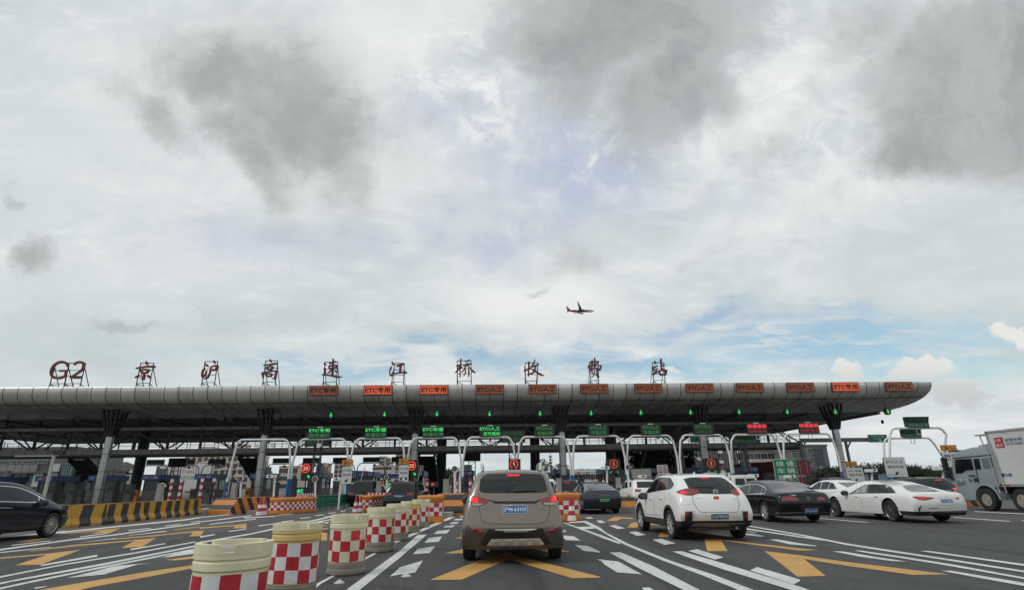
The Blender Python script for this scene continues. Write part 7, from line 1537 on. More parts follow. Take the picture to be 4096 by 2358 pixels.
simple('dark_suv', 'dark grey car with a red lamp between the white saloon and the truck', 'suv', (gx(3735, 29), 29, 0.004), R_(1), greyd, True, sq=.82)
simple('dark_saloon', 'dark saloon with red lamps just right of the black saloon roof', 'sedan', (gx(3195, 30), 30, 0.004), R_(1), blackp, True, sq=.9)
simple('black_car', 'black car beyond the half hidden white saloon', 'suv', (gx(3370, 38), 38, 0.004), R_(2), blackp, sq=.88)
# ------------------------------------------------------------------ truck at the right edge
def onX(px, py, X):
    d = ray(px, py); p = CP + d*(X/d.x); return (p.y, p.z)
cab_m = paint('pale blue truck paint', (0.27, 0.325, 0.34), 0.0, 0.2, 0.4); box_m = mat('white truck box', (0.56, 0.56, 0.55), 0.5, 0, 0.04, 1.0, dirt=0.2)
TX = 22.0
t = thing('box_truck', 'pale blue cab truck with white cargo box, cut off by the right photo edge', 'truck', (23.1, 24.9, 0))
def bevelled(mb_obj, w=0.05, seg=2):
    bm = bmesh.new(); bm.from_mesh(mb_obj.data); bmesh.ops.remove_doubles(bm, verts=bm.verts, dist=1e-4)
    es = [e for e in bm.edges if len(e.link_faces) == 2 and e.calc_face_angle(0) > 0.35]
    bmesh.ops.bevel(bm, geom=es, offset=w, segments=seg, affect='EDGES', profile=0.6); bm.to_mesh(mb_obj.data); bm.free(); mb_obj.data.shade_smooth(); mb_obj.data.set_sharp_from_angle(angle=R_(35))
m = MB(); cabp = [(26.45, .40), (26.50, .9), (26.48, 1.6), (26.30, 2.28), (26.08, 2.46), (25.75, 2.60), (25.0, 2.70), (24.06, 2.70), (24.06, 1.02), (24.3, 1.02)] + [(24.86+.60*math.cos(a), .46+.60*math.sin(a)) for a in [R_(90+i*15) for i in range(-4, 5)][::1]] 
cabp = [(26.45, .40), (26.50, .9), (26.48, 1.6), (26.30, 2.28), (26.08, 2.46), (25.75, 2.60), (25.0, 2.70), (24.06, 2.70), (24.06, 1.02), (24.42, .96), (24.62, 1.03), (24.88, 1.06), (25.14, 1.03), (25.36, .92), (25.48, .72), (25.52, .40)]
m.prism(cabp, lambda u, v, d: (d, u, v), TX+0.05, TX+2.25, cab_m); o = m.build('cab', t); bevelled(o, 0.06)
XS = TX+0.05-0.006
def sidepoly(name, pts, mt, e=0.0, parent=t, thick=0.02):
    q = [onX(3700+x/2.747, 1600+y/2.747, TX) for x, y in pts]
    m = MB(); m.prism(q, lambda u, v, d: (d, u, v), XS-thick-e, XS+0.02, mt); return m.build(name, parent)
sidepoly('door_window', [(322,660),(332,648),(498,640),(526,760),(435,770),(400,798),(330,800)], GL)
sidepoly('side_window', [(526,642),(582,640),(606,752),(548,758)], GL)
sidepoly('roof_line', [(298,632),(400,622),(712,594),(716,602),(400,632),(300,642)], black_pl, thick=0.012)
o = sidepoly('louvre_panel', [(606,630),(715,620),(735,735),(640,745)], cab_m, thick=0.015)
for k in range(5): sidepoly('louvre', [(612+6*k,640+22*k),(715+5*k,632+22*k),(716+5*k,640+22*k),(614+6*k,649+22*k)], mat('louvre shade', (0.10, 0.13, 0.14), 0.6, 0, 0), 0.02, o)  # louvre strips coloured darker to stand for their shade
sidepoly('shut_line', [(520,640),(525,640),(585,900),(582,920),(577,900)], seam_d, thick=0.01); pass
sidepoly('door_handle', [(472,822),(540,820),(542,830),(474,831)], black_pl, 0.02); sidepoly('lower_vent', [(530,852),(576,850),(582,890),(536,893)], black_pl)
sg = sidepoly('door_marking', [(340,866),(390,864),(392,888),(344,890)], sign_w, thick=0.012); sidepoly('door_marking', [(396,864),(456,862),(459,886),(400,889)], sign_w, thick=0.012)
m = MB()
for tx, x, y, w, h in (('豪沃', 365, 878, 40, 14), ('0539', 427, 876, 50, 14), ('核定载质量', 395, 912, 90, 14), ('限2人', 375, 932, 45, 12), ('冷链', 490, 876, 45, 20)):
    a = onX(3700+(x-w/2)/2.747, 1600+y/2.747, TX); b = onX(3700+(x+w/2)/2.747, 1600+y/2.747, TX); m.text(tx, (XS-0.034, (a[0]+b[0])/2, (a[1]+b[1])/2), None, ink, ax=(0, -1, 0), wfit=abs(a[0]-b[0]), hfit=h*0.0075)
m.build('door_lettering', t)
m = MB(); m.prism([(26.42, 1.55), (26.56, 1.58), (26.40, 2.26), (26.26, 2.24)], lambda u, v, d: (d, u, v), TX+0.2, TX+2.1, GL); m.build('windscreen', t)
m = MB(); m.prism([(25.1, 2.66), (24.9, 2.80), (24.1, 2.84), (24.06, 2.66)], lambda u, v, d: (d, u, v), TX+0.35, TX+1.9, cab_m); o = m.build('roof_deflector', t); bevelled(o, 0.05)
m = MB(); m.box((TX+1.1, 26.0, 2.60), (2.1, 0.5, 0.06), black_pl); m.build('sun_visor', t)
m = MB(); m.box((TX-0.16, 26.52, 2.0), (0.2, 0.16, 0.62), black_pl); m.box((TX-0.16, 26.52, 1.52), (0.2, 0.16, 0.25), black_pl); m.tube([(TX+0.1, 26.4, 2.35), (TX-0.16, 26.52, 2.35), (TX-0.16, 26.52, 1.4), (TX+0.1, 26.45, 1.35)], 0.025, black_pl, 6); m.build('wing_mirror', t)
m = MB(); m.box((TX+1.1, 26.46, 0.62), (2.3, 0.16, 0.5), cab_m); m.box((TX+0.28, 26.46, 0.62), (0.34, 0.20, 0.22), tl_wht); m.build('front_bumper', t)
m = MB(); m.box((TX+0.15, 26.0, 0.78), (0.16, 0.6, 0.08), black_pl); m.box((TX+0.15, 26.0, 0.50), (0.16, 0.6, 0.08), black_pl); m.build('step', t)
m = MB(); m.prism([(24.86+r_*math.cos(R_(a)), .46+r_*math.sin(R_(a))) for r_, aa in ((.66, range(0, 181, 15)), (.60, range(180, -1, -15))) for a in aa], lambda u, v, d: (d, u, v), TX+0.0, TX+0.5, cab_m); m.build('wheel_arch', t)
m = MB(); bx0, bx1, by0, by1, bz0, bz1 = TX-0.02, TX+2.35, 15.5, 23.97, 1.06, 3.27
m.box(((bx0+bx1)/2, (by0+by1)/2, (bz0+bz1)/2), (bx1-bx0, by1-by0, bz1-bz0), box_m); bo = m.build('cargo_box', t)
m = MB(); al = mat('box corner rail', (0.42, 0.43, 0.43), 0.4, 0.5, 0.08, 4, dirt=0.2)
m.box((bx0-0.01, by1-0.03, (bz0+bz1)/2), (0.05, 0.10, bz1-bz0+0.06), al); m.box((bx0-0.01, (by0+by1)/2, bz1), (0.05, by1-by0, 0.09), al); m.box((bx0-0.01, (by0+by1)/2, bz0), (0.05, by1-by0, 0.10), al)
for k in range(6): m.box((bx0-0.035, by1-0.3-1.2*k, bz0), (0.012, 0.35, 0.05), (red_ref, white_ref)[k % 2])
m.build('corner_rail', t)
def boxpt(x, y): return onX(3700+x/2.747, 1600+y/2.747, bx0)
m = MB(); q = [boxpt(x, y) for x, y in ((752,412),(848,402),(880,516),(786,524))]; m.prism(q, lambda u, v, d: (d, u, v), bx0-0.012, bx0+0.01, mat('red truck label', (0.40, 0.02, 0.035), 0.5, 0, 0.05, 5)); lb_ = m.build('red_label', t)
m = MB()
def bt(tx, x, y, w, h, mt_):
    a = boxpt(x-w/2, y); b = boxpt(x+w/2, y-h*0); c0 = boxpt(x, y); hh = abs(boxpt(x, y-h/2)[1]-boxpt(x, y+h/2)[1]); m.text(tx, (bx0-0.018, c0[0], c0[1]), None, mt_, ax=(0, -1, 0), wfit=abs(a[0]-b[0]), hfit=hh, bold=0.01)
bt('山东', 800, 440, 75, 38, sign_w); bt('临沂', 825, 492, 75, 36, sign_w); o = m.build('lettering', None); o.parent = lb_; o.data.transform(LOCINV(lb_))
blue_ink = mat('blue truck lettering', (0.02, 0.09, 0.30), 0.5, 0, 0)
m = MB(); bt('绿雪车厢', 970, 428, 195, 34, blue_ink); bt('☎0539-2888886', 985, 478, 190, 22, blue_ink); bt('冷藏', 915, 818, 85, 36, blue_ink)
q = [boxpt(x, y) for x, y in ((885,464),(1080,452),(1081,456),(886,468))]; m.prism(q, lambda u, v, d: (d, u, v), bx0-0.014, bx0+0.01, blue_ink); q = [boxpt(x, y) for x, y in ((836,802),(870,800),(876,838),(842,842))]; m.prism(q, lambda u, v, d: (d, u, v), bx0-0.012, bx0+0.01, grey_pl); m.build('box_lettering', t)
m = MB()
for dx in (-0.02, 0.3): m.tube([(bx0-0.05, 24.25-dx, 3.15), (bx0-0.05, 24.1-dx, 2.3), (bx0-0.05, 24.05-dx, 0.75)], 0.025, al, 6)
m.box((bx0+0.1, 24.2, 3.18), (0.5, 0.5, 0.05), al); m.build('ladder_rail', t)
m = MB(); m.box((TX+1.15, 20, 0.85), (1.0, 9, 0.28), black_pl); m.box((TX+0.35, 21.2, 0.7), (0.5, 0.9, 0.5), black_pl); m.build('chassis', t)
class _W: pass
wsp = Car.__new__(Car); wsp.root = t; wsp.spec = dict(wheels=(24.86-24.9, 23.15-24.9))
wsp.wheels_(0.46, 0.30, 2.0, 'truck', rimr=0.255, rim_m=mat('grimy pale rim', (0.30, 0.27, 0.22), 0.6, 0.2, 0.25, 6, dirt=0.5))
for ch in t.children:
    if ch.name.startswith('wheel') and not ch.name.startswith('wheel_arch'): ch.location.x += -0.02
# white box lorry seen from behind, container lorry
def lorry(name, label, px0, px1, pyt, Y, L_, mt, side_m, tail=None, group=None):
    x0, x1 = D(px0, pyt, Y).x, D(px1, pyt, Y).x; zt = D(px0, pyt, Y).z; t = thing(name, label, 'truck', ((x0+x1)/2, Y, 0), 0, group)
    m = MB(); m.box(((x0+x1)/2, Y+L_/2, (0.95+zt)/2), (x1-x0, L_, zt-0.95), side_m); n = 40
    if tail: pass
    m.build('cargo_box', t)
    m = MB()
    for q in (0, 1):
        a, b = (x0+0.06, (x0+x1)/2-0.02) if q == 0 else ((x0+x1)/2+0.02, x1-0.06); m.box(((a+b)/2, Y-0.02, (1.0+zt)/2), (b-a, 0.05, zt-1.1), mt)
        for k in (0.25, 0.75): m.tube([(a+(b-a)*k, Y-0.07, 1.05), (a+(b-a)*k, Y-0.07, zt-0.1)], 0.02, silver, 6)
    m.build('rear_door', t)
    m = MB(); m.box(((x0+x1)/2, Y+L_/2, 0.78), (0.9, L_, 0.25), black_pl); m.box(((x0+x1)/2, Y+0.1, 0.55), (x1-x0, 0.12, 0.12), black_pl); m.build('chassis', t)
    m = MB(); w = (x1-x0)
    m.box(((x0+x1)/2, Y+L_+1.1, 1.6), (w*0.95, 1.9, 2.1), mt); m.box(((x0+x1)/2, Y+L_+1.3, 2.1), (w*0.96, 1.2, 0.7), GL); o = m.build('cab', t)
    for yy in (1.3, 2.5, L_+1.2):
        for q in (x0+0.15, x1-0.15): m = MB(); m.lathe([(0.28, -.14), (0.46, -.15), (0.48, -.1), (0.48, .1), (0.46, .15), (0.28, .14)], rubber, 24, Matrix.Translation((q, Y+yy, 0.48)) @ Matrix.Rotation(R_(90), 4, 'Y')); m.build('wheel', t, 40)
    for q in (x0+0.3, x1-0.3): m = MB(); m.box((q, Y-0.04, 0.62), (0.3, 0.05, 0.12), tl_red); m.build('tail_light', t)
    return t, x0, x1, zt
cream = mat('cream box panel', (0.50, 0.48, 0.42), 0.6, 0, 0.05, 2, dirt=0.3)
lorry('box_truck', 'cream box lorry with closed double rear doors under the big tree', 2522, 2604, 1873, 58, 5.0, cream, mat('grey box side', (0.20, 0.20, 0.20), 0.6, 0, 0.1, 2, dirt=0.3))
mar = mat('maroon container steel', (0.13, 0.018, 0.026), 0.55, 0.1, 0.14, 1.5, dirt=0.3); mar2 = mat('red container door', (0.20, 0.028, 0.036), 0.5, 0.1, 0.12, 2, dirt=0.3)
t, x0, x1, zt = lorry('container_truck', 'maroon container lorry partly hidden behind the green 绿通车辆核验 sign', 3118, 3238, 1841, 57, 11.5, mar2, mar)
m = MB()
for k in range(46): m.box((x0-0.03, 57.15+0.25*k, (1.0+zt)/2), (0.06, 0.12, zt-1.15), mar)
m.build('side_corrugation', t)
m = MB(); m.text('5858', ((x0+x1)/2+0.55, 56.92, zt-1.5), None, sign_w, wfit=0.9, hfit=0.2); m.build('lettering', t)

# ------------------------------------------------------------------ buildings
def window_proto(w, h, gm, fm, name='window'):
    m = MB(); m.box((0, -0.03, 0), (w, 0.06, h), gm); e = 0.07
    for q in (-1, 1): m.box((q*(w/2+e/2), -0.05, 0), (e, 0.1, h+2*e), fm); m.box((0, -0.05, q*(h/2+e/2)), (w, 0.1, e), fm)
    m.box((0, -0.055, 0), (0.05, 0.05, h), fm); return m
wg = mat('far window glass', (0.028, 0.034, 0.038), 0.12, 0, 0.5, 0.8); wf_ = mat('window frame', (0.42, 0.42, 0.40), 0.6, 0, 0)
def building(name, label, px0, px1, pyt, Y, depth, mt, rows, cols, ww, wh, cat='building', wm=None, fm=None, skip=None, group=None, roofm=None, z1=None, cut=0.06):
    x0, x1, zt = D(px0, pyt, Y).x, D(px1, pyt, Y).x, z1 or D((px0+px1)/2, pyt, Y).z
    t = thing(name, label, cat, ((x0+x1)/2, Y, 0), 0, group)
    m = MB(); m.box(((x0+x1)/2, Y+depth/2, zt/2), (x1-x0, depth, zt), mt); m.build('wall', t)
    m = MB(); m.box(((x0+x1)/2, Y+depth/2, zt+0.25), (x1-x0+0.4, depth+0.4, 0.5), roofm or mt); m.build('parapet', t)
    if rows:
        pm = window_proto(ww, wh, wm or wg, fm or wf_); first = None
        for r_ in range(rows):
            for c_ in range(cols):
                if skip and skip(r_, c_): continue
                x = x0+(x1-x0)*(c_+0.5)/cols; z = zt-(zt*(1-cut))*(r_+0.5)/rows
                if first is None: first = pm.build('window', t, world=False); wo = first
                else: wo = first.copy(); COL.objects.link(wo); wo.parent = t
                wo.location = (x-(x0+x1)/2, 0, z)
    return t, x0, x1, zt
beige = mat('beige render', (0.56, 0.475, 0.39), 0.85, 0, 0.08, 0.3, dirt=0.3, dirtcol=(0.22, 0.18, 0.15)); pink = mat('pinkish render', (0.56, 0.47, 0.41), 0.85, 0, 0.08, 0.3, dirt=0.25)
pale = mat('off white render', (0.70, 0.70, 0.68), 0.85, 0, 0.06, 0.4, dirt=0.25, dirtcol=(0.35, 0.34, 0.32)); greyw = mat('grey cladding', (0.15, 0.15, 0.155), 0.7, 0, 0.08, 0.4, dirt=0.2); brickm = mat('maroon tile wall', (0.115, 0.058, 0.055), 0.75, 0, 0.12, 2.5, dirt=0.25)
t, x0, x1, zt = building('apartment_block', 'beige apartment block with many small windows behind the striped barrier', 742, 1006, 1822, 250, 20, beige, 5, 11, 1.6, 1.9)
for k in range(4):
    m = MB(); xx = x0+(x1-x0)*(0.14+0.24*k); 
    for r_ in range(5): m.box((xx, 249.3, zt-(zt*.94)*(r_+0.5)/5-1.1), (3.2, 1.4, 0.9), pink)
    m.build('balcony', t)
m = MB(); m.box((x0+7, 256, zt+2), (6, 6, 4), beige); m.box((x1-8, 256, zt+2.5), (7, 6, 5), pink); m.build('roof_house', t)
for nm_, lb, a in (('apartment_block', 'pinkish flats seen right of the second tall column', (1118, 1192, 1866, 260, 14, pink, 3, 4, 2.0, 1.8)), ('apartment_block', 'narrow beige flats right of the left 20 limit display', (1268, 1298, 1853, 300, 14, beige, 5, 2, 1.6, 1.8)), ('apartment_block', 'narrow pink flats behind the left 20 km/h sign', (1340, 1376, 1838, 300, 14, pink, 6, 2, 1.6, 1.8)),
                  ('apartment_tower', 'stepped beige tower between the two 20 km/h signs', (1517, 1540, 1826, 400, 14, beige, 9, 2, 1.8, 1.6)), ('apartment_tower', 'slim stepped beige tower next to the right 20 km/h sign', (1548, 1562, 1832, 405, 14, pink, 8, 1, 1.6, 1.6)), ('apartment_tower', 'tall beige tower behind the right 20 km/h sign and red 20 display', (1583, 1668, 1817, 350, 16, beige, 8, 6, 1.8, 1.8)),
                  ('apartment_block', 'low pale flats below the stepped beige tower', (1492, 1566, 1861, 380, 16, pink, 4, 6, 2.2, 1.6)), ('apartment_block', 'short pinkish block left of the stepped tower', (1436, 1460, 1884, 330, 12, pink, 2, 3, 2.0, 1.6)), ('apartment_block', 'dark fronted flats left of the black people carrier', (1410, 1434, 1886, 200, 12, greyw, 3, 3, 1.2, 1.2))):
    building(nm_, lb, *a, group='flats behind the toll station')
fil = mat('hazed tower colour', (0.17, 0.235, 0.27), 0.35, 0.2, 0.1, 0.1)  # distance haze painted into the tower and window colours
for lb, a in (('far blue grey glass tower left of the dark pier', (1744, 1766, 1889, 900, 20, fil, 8, 4, 1.4, 1.2)), ('far blue grey glass tower right of the dark pier', (1774, 1786, 1888, 905, 20, fil, 8, 2, 1.4, 1.2)), ('far pale glass tower behind the dark round lamp', (1809, 1818, 1894, 900, 18, fil, 7, 2, 1.0, 1.2))):
    building('office_tower', lb, *a, wm=mat('hazed tower window', (0.12, 0.17, 0.2), 0.3, 0, 0.2, 0.1), fm=fil, group='far glass towers')
# office at the left
t, x0, x1, zt = building('office_building', 'grey office with a panelled band and dark windows behind the black car', -330, 292, 1800, 100, 14, greyw, 0, 0, 0, 0)
X = lambda px: D(px, 1880, 99.9).x
Z = lambda py, px=150: D(px, py, 99.9).z
bandm = mat('pale grey band panel', (0.26, 0.26, 0.26), 0.6, 0, 0.06, 0.6, dirt=0.2)
m = MB()
for k in range(16): a, b = X(-330+30*k)+0.04, X(-330+30*(k+1))-0.04; (m.box(((a+b)/2, 99.85, (Z(1856)+Z(1886))/2), (b-a, 0.3, Z(1856)-Z(1886)), bandm) if 30*k-330 < 190 else None)
m.box(((x0+X(240))/2, 99.7, Z(1888)), (X(240)-x0, 0.8, 0.25), greyw); m.build('facade_band', t)
m = MB(); m.box(((x0+X(108))/2, 99.9, (Z(1925)-0.2)/2+0.0), (X(108)-x0, 0.2, Z(1925)), pale); m.box(((X(142)+X(178))/2, 99.9, Z(1945)/2+Z(1893)/2), (X(178)-X(142), 0.2, Z(1893)-Z(1945)), pale); m.box(((X(205)+X(238))/2, 99.88, (Z(1855)+Z(1945))/2), (X(238)-X(205), 0.24, Z(1855)-Z(1945)), pale); m.build('white_wall', t)
pr = window_proto(X(20)-X(0)-0.25, Z(1890)-Z(1922), wg, wf_)
for k, px in enumerate((-150, -120, -90, -60, -30, 4, 24, 44, 84, 104)): m = MB(); w = window_proto(X(18)-X(0), Z(1892)-Z(1922), wg, wf_); w.v = [(v[0]+X(px), v[1]+99.78, v[2]+(Z(1892)+Z(1922))/2) for v in w.v]; w.build('window', t)
for px in (15, 60, 110, 165): w = window_proto(X(40)-X(0), Z(1842)-Z(1851), wg, wf_); w.v = [(v[0]+X(px), v[1]+99.78, v[2]+(Z(1842)+Z(1851))/2) for v in w.v]; w.build('window', t)
w = MB(); gx0, gx1 = X(251), X(288); w.box(((gx0+gx1)/2, 99.85, (Z(1856)+Z(1944))/2), (gx1-gx0, 0.2, Z(1856)-Z(1944)), mat('teal glazing', (0.10, 0.16, 0.17), 0.15, 0, 0.3, 0.8))
tf = mat('pale blue mullion', (0.25, 0.38, 0.42), 0.5, 0, 0)
for k in range(5): w.box((gx0+(gx1-gx0)*k/4, 99.72, (Z(1856)+Z(1944))/2), (0.1, 0.12, Z(1856)-Z(1944)), tf)
for k in range(8): w.box(((gx0+gx1)/2, 99.72, Z(1856)-(Z(1856)-Z(1944))*k/7), (gx1-gx0, 0.11, 0.08), tf)
w.build('stair_glazing', t)
building('annexe', 'low grey annexe with one white framed window below the left stairs', 292, 360, 1880, 102, 10, greyw, 1, 1, 2.2, 1.8, cut=0.55)
# villa with brown roof
for lb, a, rf in (('pale villa with a brown hipped roof right of the left stairs', (428, 478, 1874, 190, 10, pale, 2, 3, 1.3, 1.3), 5), ('pale house with a brown roof seen through the left stairs', (340, 420, 1866, 210, 12, pale, 2, 4, 1.3, 1.3), 5)):
    t, x0, x1, zt = building('villa', lb, *a, cat='house', group='villas behind the office')
    Y, dp = a[3], a[4]; m = MB(); e = 1.0
    m.add([(x0-e, Y-e, zt+.5), (x1+e, Y-e, zt+.5), (x1+e, Y+dp+e, zt+.5), (x0-e, Y+dp+e, zt+.5), ((x0*.7+x1*.3), Y+dp/2, zt+2.4), ((x0*.3+x1*.7), Y+dp/2, zt+2.4)], [(0, 1, 5, 4), (1, 2, 5), (2, 3, 4, 5), (3, 0, 4), (3, 2, 1, 0)], mat('brown roof tiles', (0.10, 0.065, 0.05), 0.8, 0, 0.15, 2)); m.build('roof', t)
# billboard and hoardings
Y = 128; x0, x1 = D(625, 1900, Y).x, D(838, 1900, Y).x; z0, z1 = D(700, 1958, Y).z, D(700, 1855, Y).z
t = thing('billboard', 'big white billboard with a red phone number behind a lattice mast', 'billboard', ((x0+x1)/2, Y, 0)); m = MB(); m.box(((x0+x1)/2, Y+.2, (z0+z1)/2), (x1-x0, .3, z1-z0), pale); m.build('panel', t)
m = MB(); h = z1-z0; m.text('联系电话', ((x0*.38+x1*.62), Y+.035, z1-h*.12), None, red_ink, wfit=(x1-x0)*.3, hfit=h*.1); m.text('15701716622', ((x0*.5+x1*.5), Y+.035, z1-h*.29), None, red_ink, wfit=(x1-x0)*.5, hfit=h*.14); m.text('和谐城市 民生做起', ((x0*.5+x1*.5), Y+.035, z1-h*.52), None, mat('green sign ink', (0.05, 0.25, 0.10), 0.5, 0, 0), wfit=(x1-x0)*.55, hfit=h*.14); m.build('lettering', t)
m = MB()
for f in (.1, .5, .9): m.beam((x0+(x1-x0)*f, Y+.5, 0), (x0+(x1-x0)*f, Y+.5, z1), .25, .25, dark_steel)
m.build('post', t)
Y = 118; x0, x1 = D(450, 1930, Y).x, D(566, 1930, Y).x; z1 = D(500, 1896, Y).z; m = MB(); m.box(((x0+x1)/2, Y, z1/2), (x1-x0, .2, z1), pale); m.box(((x0+x1)/2, Y-.11, z1*.55), (x1-x0, .02, .06), greyw); tag(m.build('hoarding'), 'plain white hoarding right of the first tall column', 'hoarding')
# fuel station canopy and low white building
Y = 140; x0, x1 = D(1434, 1900, Y).x, D(1660, 1900, Y).x; zt = D(1500, 1893, Y).z; t = thing('station_canopy', 'low blue and white canopy with a red edge behind the black people carrier', 'canopy', ((x0+x1)/2, Y, 0))
m = MB(); m.box(((x0+x1)/2, Y+6, zt-.5), (x1-x0, 12, .9), booth_b); m.box(((x0+x1)/2, Y+6, zt+.05), (x1-x0+.2, 12.2, .2), pale); m.box(((x0+x1)/2+8, Y-.1, zt-.9), (x1-x0-16, .2, .25), red_ref); m.build('roof', t)
for f in (.1, .4, .7, .95): m = MB(); m.box((x0+(x1-x0)*f, Y+6, zt/2-.4), (.5, .5, zt-.9), pale); m.build('post', t)
t, x0, x1, zt = building('low_building', 'long low white building with a red round sign behind the dark blue saloon', 2282, 2470, 1886, 150, 10, pale, 1, 6, 2.4, 1.2, cut=.45); m = MB(); xx = D(2314, 1895, 149.8).x; m.disc((xx, 149.85, D(2314, 1893, 150).z), .42, (0, -1, 0), red_ink, 18, .22); m.text('上海', (xx+1.9, 149.85, D(2314, 1893, 150).z), None, ink, wfit=1.6, hfit=.6); m.build('round_sign', t)
m = MB()
for k in range(40): m.box((x0+(x1-x0)*(k+.5)/40, 155, zt+.6+0.3*mnoise.noise((k*.37, 0, 0))), ((x1-x0)/40, 10, .3), mat('corrugated roof', (0.36, 0.36, 0.34), 0.7, 0.1, .1, 1, dirt=.3))
m.build('roof', t)
# right side
building('apartment_block', 'plain white building with two dark windows right of the big tree', 2700, 2800, 1780, 120, 12, pale, 3, 4, 1.5, 2.2, skip=lambda r, c: c < 2, fm=pale)
t, x0, x1, zt = building('apartment_block', 'maroon tiled flats with white air conditioners behind the fifth tall column', 2832, 2982, 1782, 130, 14, brickm, 4, 4, 1.3, 1.7)
for r_ in range(4):
    for c_ in range(3): m = MB(); m.box((x0+(x1-x0)*(.29+.25*c_), 129.7, zt-zt*.94*(r_+.5)/4-.3), (.8, .5, .6), pale); m.build('air_conditioner', t)
t, x0, x1, zt = building('apartment_block', 'beige flats with balconies above the maroon container', 2984, 3122, 1802, 150, 14, mat('grubby beige render', (0.26, 0.235, 0.205), .85, 0, .1, .4, dirt=.4), 3, 5, 1.8, 1.5)
for r_ in range(3):
    for c_ in range(3): m = MB(); m.box((x0+(x1-x0)*(.2+.3*c_), 149.3, zt-zt*.94*(r_+.5)/3-1.1), (3.0, 1.3, .8), pink); m.build('balcony', t)
t, x0, x1, zt = building('office_building', 'grey office with a dark glazed stair strip right of the red container', 3222, 3306, 1784, 140, 14, greyw, 4, 3, 1.1, 1.4, skip=lambda r, c: c == 2)
gx0, gx1 = D(3252, 1800, 139.9).x, D(3288, 1800, 139.9).x; w = MB(); w.box(((gx0+gx1)/2, 139.9, zt*.52), (gx1-gx0, .16, zt*.86), wg)
for k in range(4): w.box((gx0+(gx1-gx0)*k/3, 139.8, zt*.52), (.08, .1, zt*.86), greyw)
for k in range(9): w.box(((gx0+gx1)/2, 139.8, zt*.09+zt*.86*k/8), (gx1-gx0, .09, .08), greyw)
w.build('stair_glazing', t)
building('office_building', 'lower grey wing of the office beside the portal leg', 3165, 3222, 1802, 141, 12, greyw, 4, 3, 1.1, 1.3)
building('shed', 'small white shed below the grey office', 3268, 3312, 1902, 120, 6, pale, 0, 0, 0, 0, cat='shed')
Y = 85; x0, x1 = D(3500, 1925, Y).x, D(3640, 1925, Y).x; m = MB(); m.box(((x0+x1)/2, Y+4, 1.1), (x1-x0, 8, 2.2), mat('blue sheet roof', (0.16, 0.24, 0.28), .6, 0, .08, 1)); tag(m.build('shed'), 'low blue roofed shed behind the white saloon roof', 'shed')
Y = 80; x0, x1 = D(2672, 1880, Y).x, D(2800, 1880, Y).x; zt = D(2700, 1868, Y).z; m = MB(); m.box(((x0+x1)/2, Y+2, zt/2), (x1-x0, 4, zt), greyw)
for k in range(5): m.box((x0+(x1-x0)*(.15+.18*k), Y-.02, zt*.62), (.7, .05, .6), black_pl)
tag(m.build('site_cabin'), 'grey site cabin with dark openings above the white crossover roof', 'cabin')
# radio mast
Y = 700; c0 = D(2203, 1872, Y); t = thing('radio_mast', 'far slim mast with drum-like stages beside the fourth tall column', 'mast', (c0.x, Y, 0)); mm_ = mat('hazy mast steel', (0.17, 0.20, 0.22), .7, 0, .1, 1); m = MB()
zz = lambda py: D(2203, py, Y).z
m.tube([(c0.x, Y, 0), (c0.x, Y, zz(1860))], 1.0, mm_, 8); m.tube([(c0.x, Y, zz(1860)), (c0.x, Y, zz(1808))], .35, mm_, 6); m.build('pole', t)
m = MB()
for a, b, w in ((1868, 1857, 2.0), (1855, 1845, 2.6), (1842, 1834, 2.4), (1831, 1822, 2.2)): m.lathe([(w*.25, zz(a)), (w, zz(a)*.4+zz(b)*.6), (w*.9, zz(b)), (w*.2, zz(b)+.3)], mm_, 10, Matrix.Translation((c0.x, Y, 0)))
m.build('stage', t)
for px, py, Y, lb in ((1798, 1898, 150, 'far curved street lamp left of the dark round lamp'), (1806, 1902, 190, 'smaller far curved street lamp behind it, left of the pale tower'), (1755, 1833, 130, 'straight grey pole right of the dark stairs')):
    p = D(px, py, Y); t = thing('street_lamp', lb, 'street lamp', (p.x, Y, 0), 0, 'far street lamps'); m = MB(); arm = [(p.x, Y, 0), (p.x, Y, p.z-.6), (p.x+.15, Y, p.z-.15), (p.x+.6, Y, p.z), (p.x+1.6, Y, p.z+.1)] if py > 1850 else [(p.x, Y, 0), (p.x, Y, p.z)]; m.tube(arm, .11, _M['grey steel portal'], 6); m.build('pole', t, 40)
    if py > 1850: m = MB(); m.box((p.x+1.7, Y, p.z+.08), (.7, .25, .12), _M['grey steel portal']); m.build('lamp_head', t)
p = D(3283, 1862, 110); t = thing('utility_pole', 'pale utility pole with cross arms before the grey office', 'pole', (p.x, 110, 0)); m = MB(); m.tube([(p.x, 110, 0), (p.x, 110, p.z)], .13, concrete, 8); m.build('pole', t, 40); m = MB(); [m.box((p.x, 110, p.z-.3-.5*k), (1.6, .1, .1), concrete) for k in range(2)]; m.build('cross_arm', t)

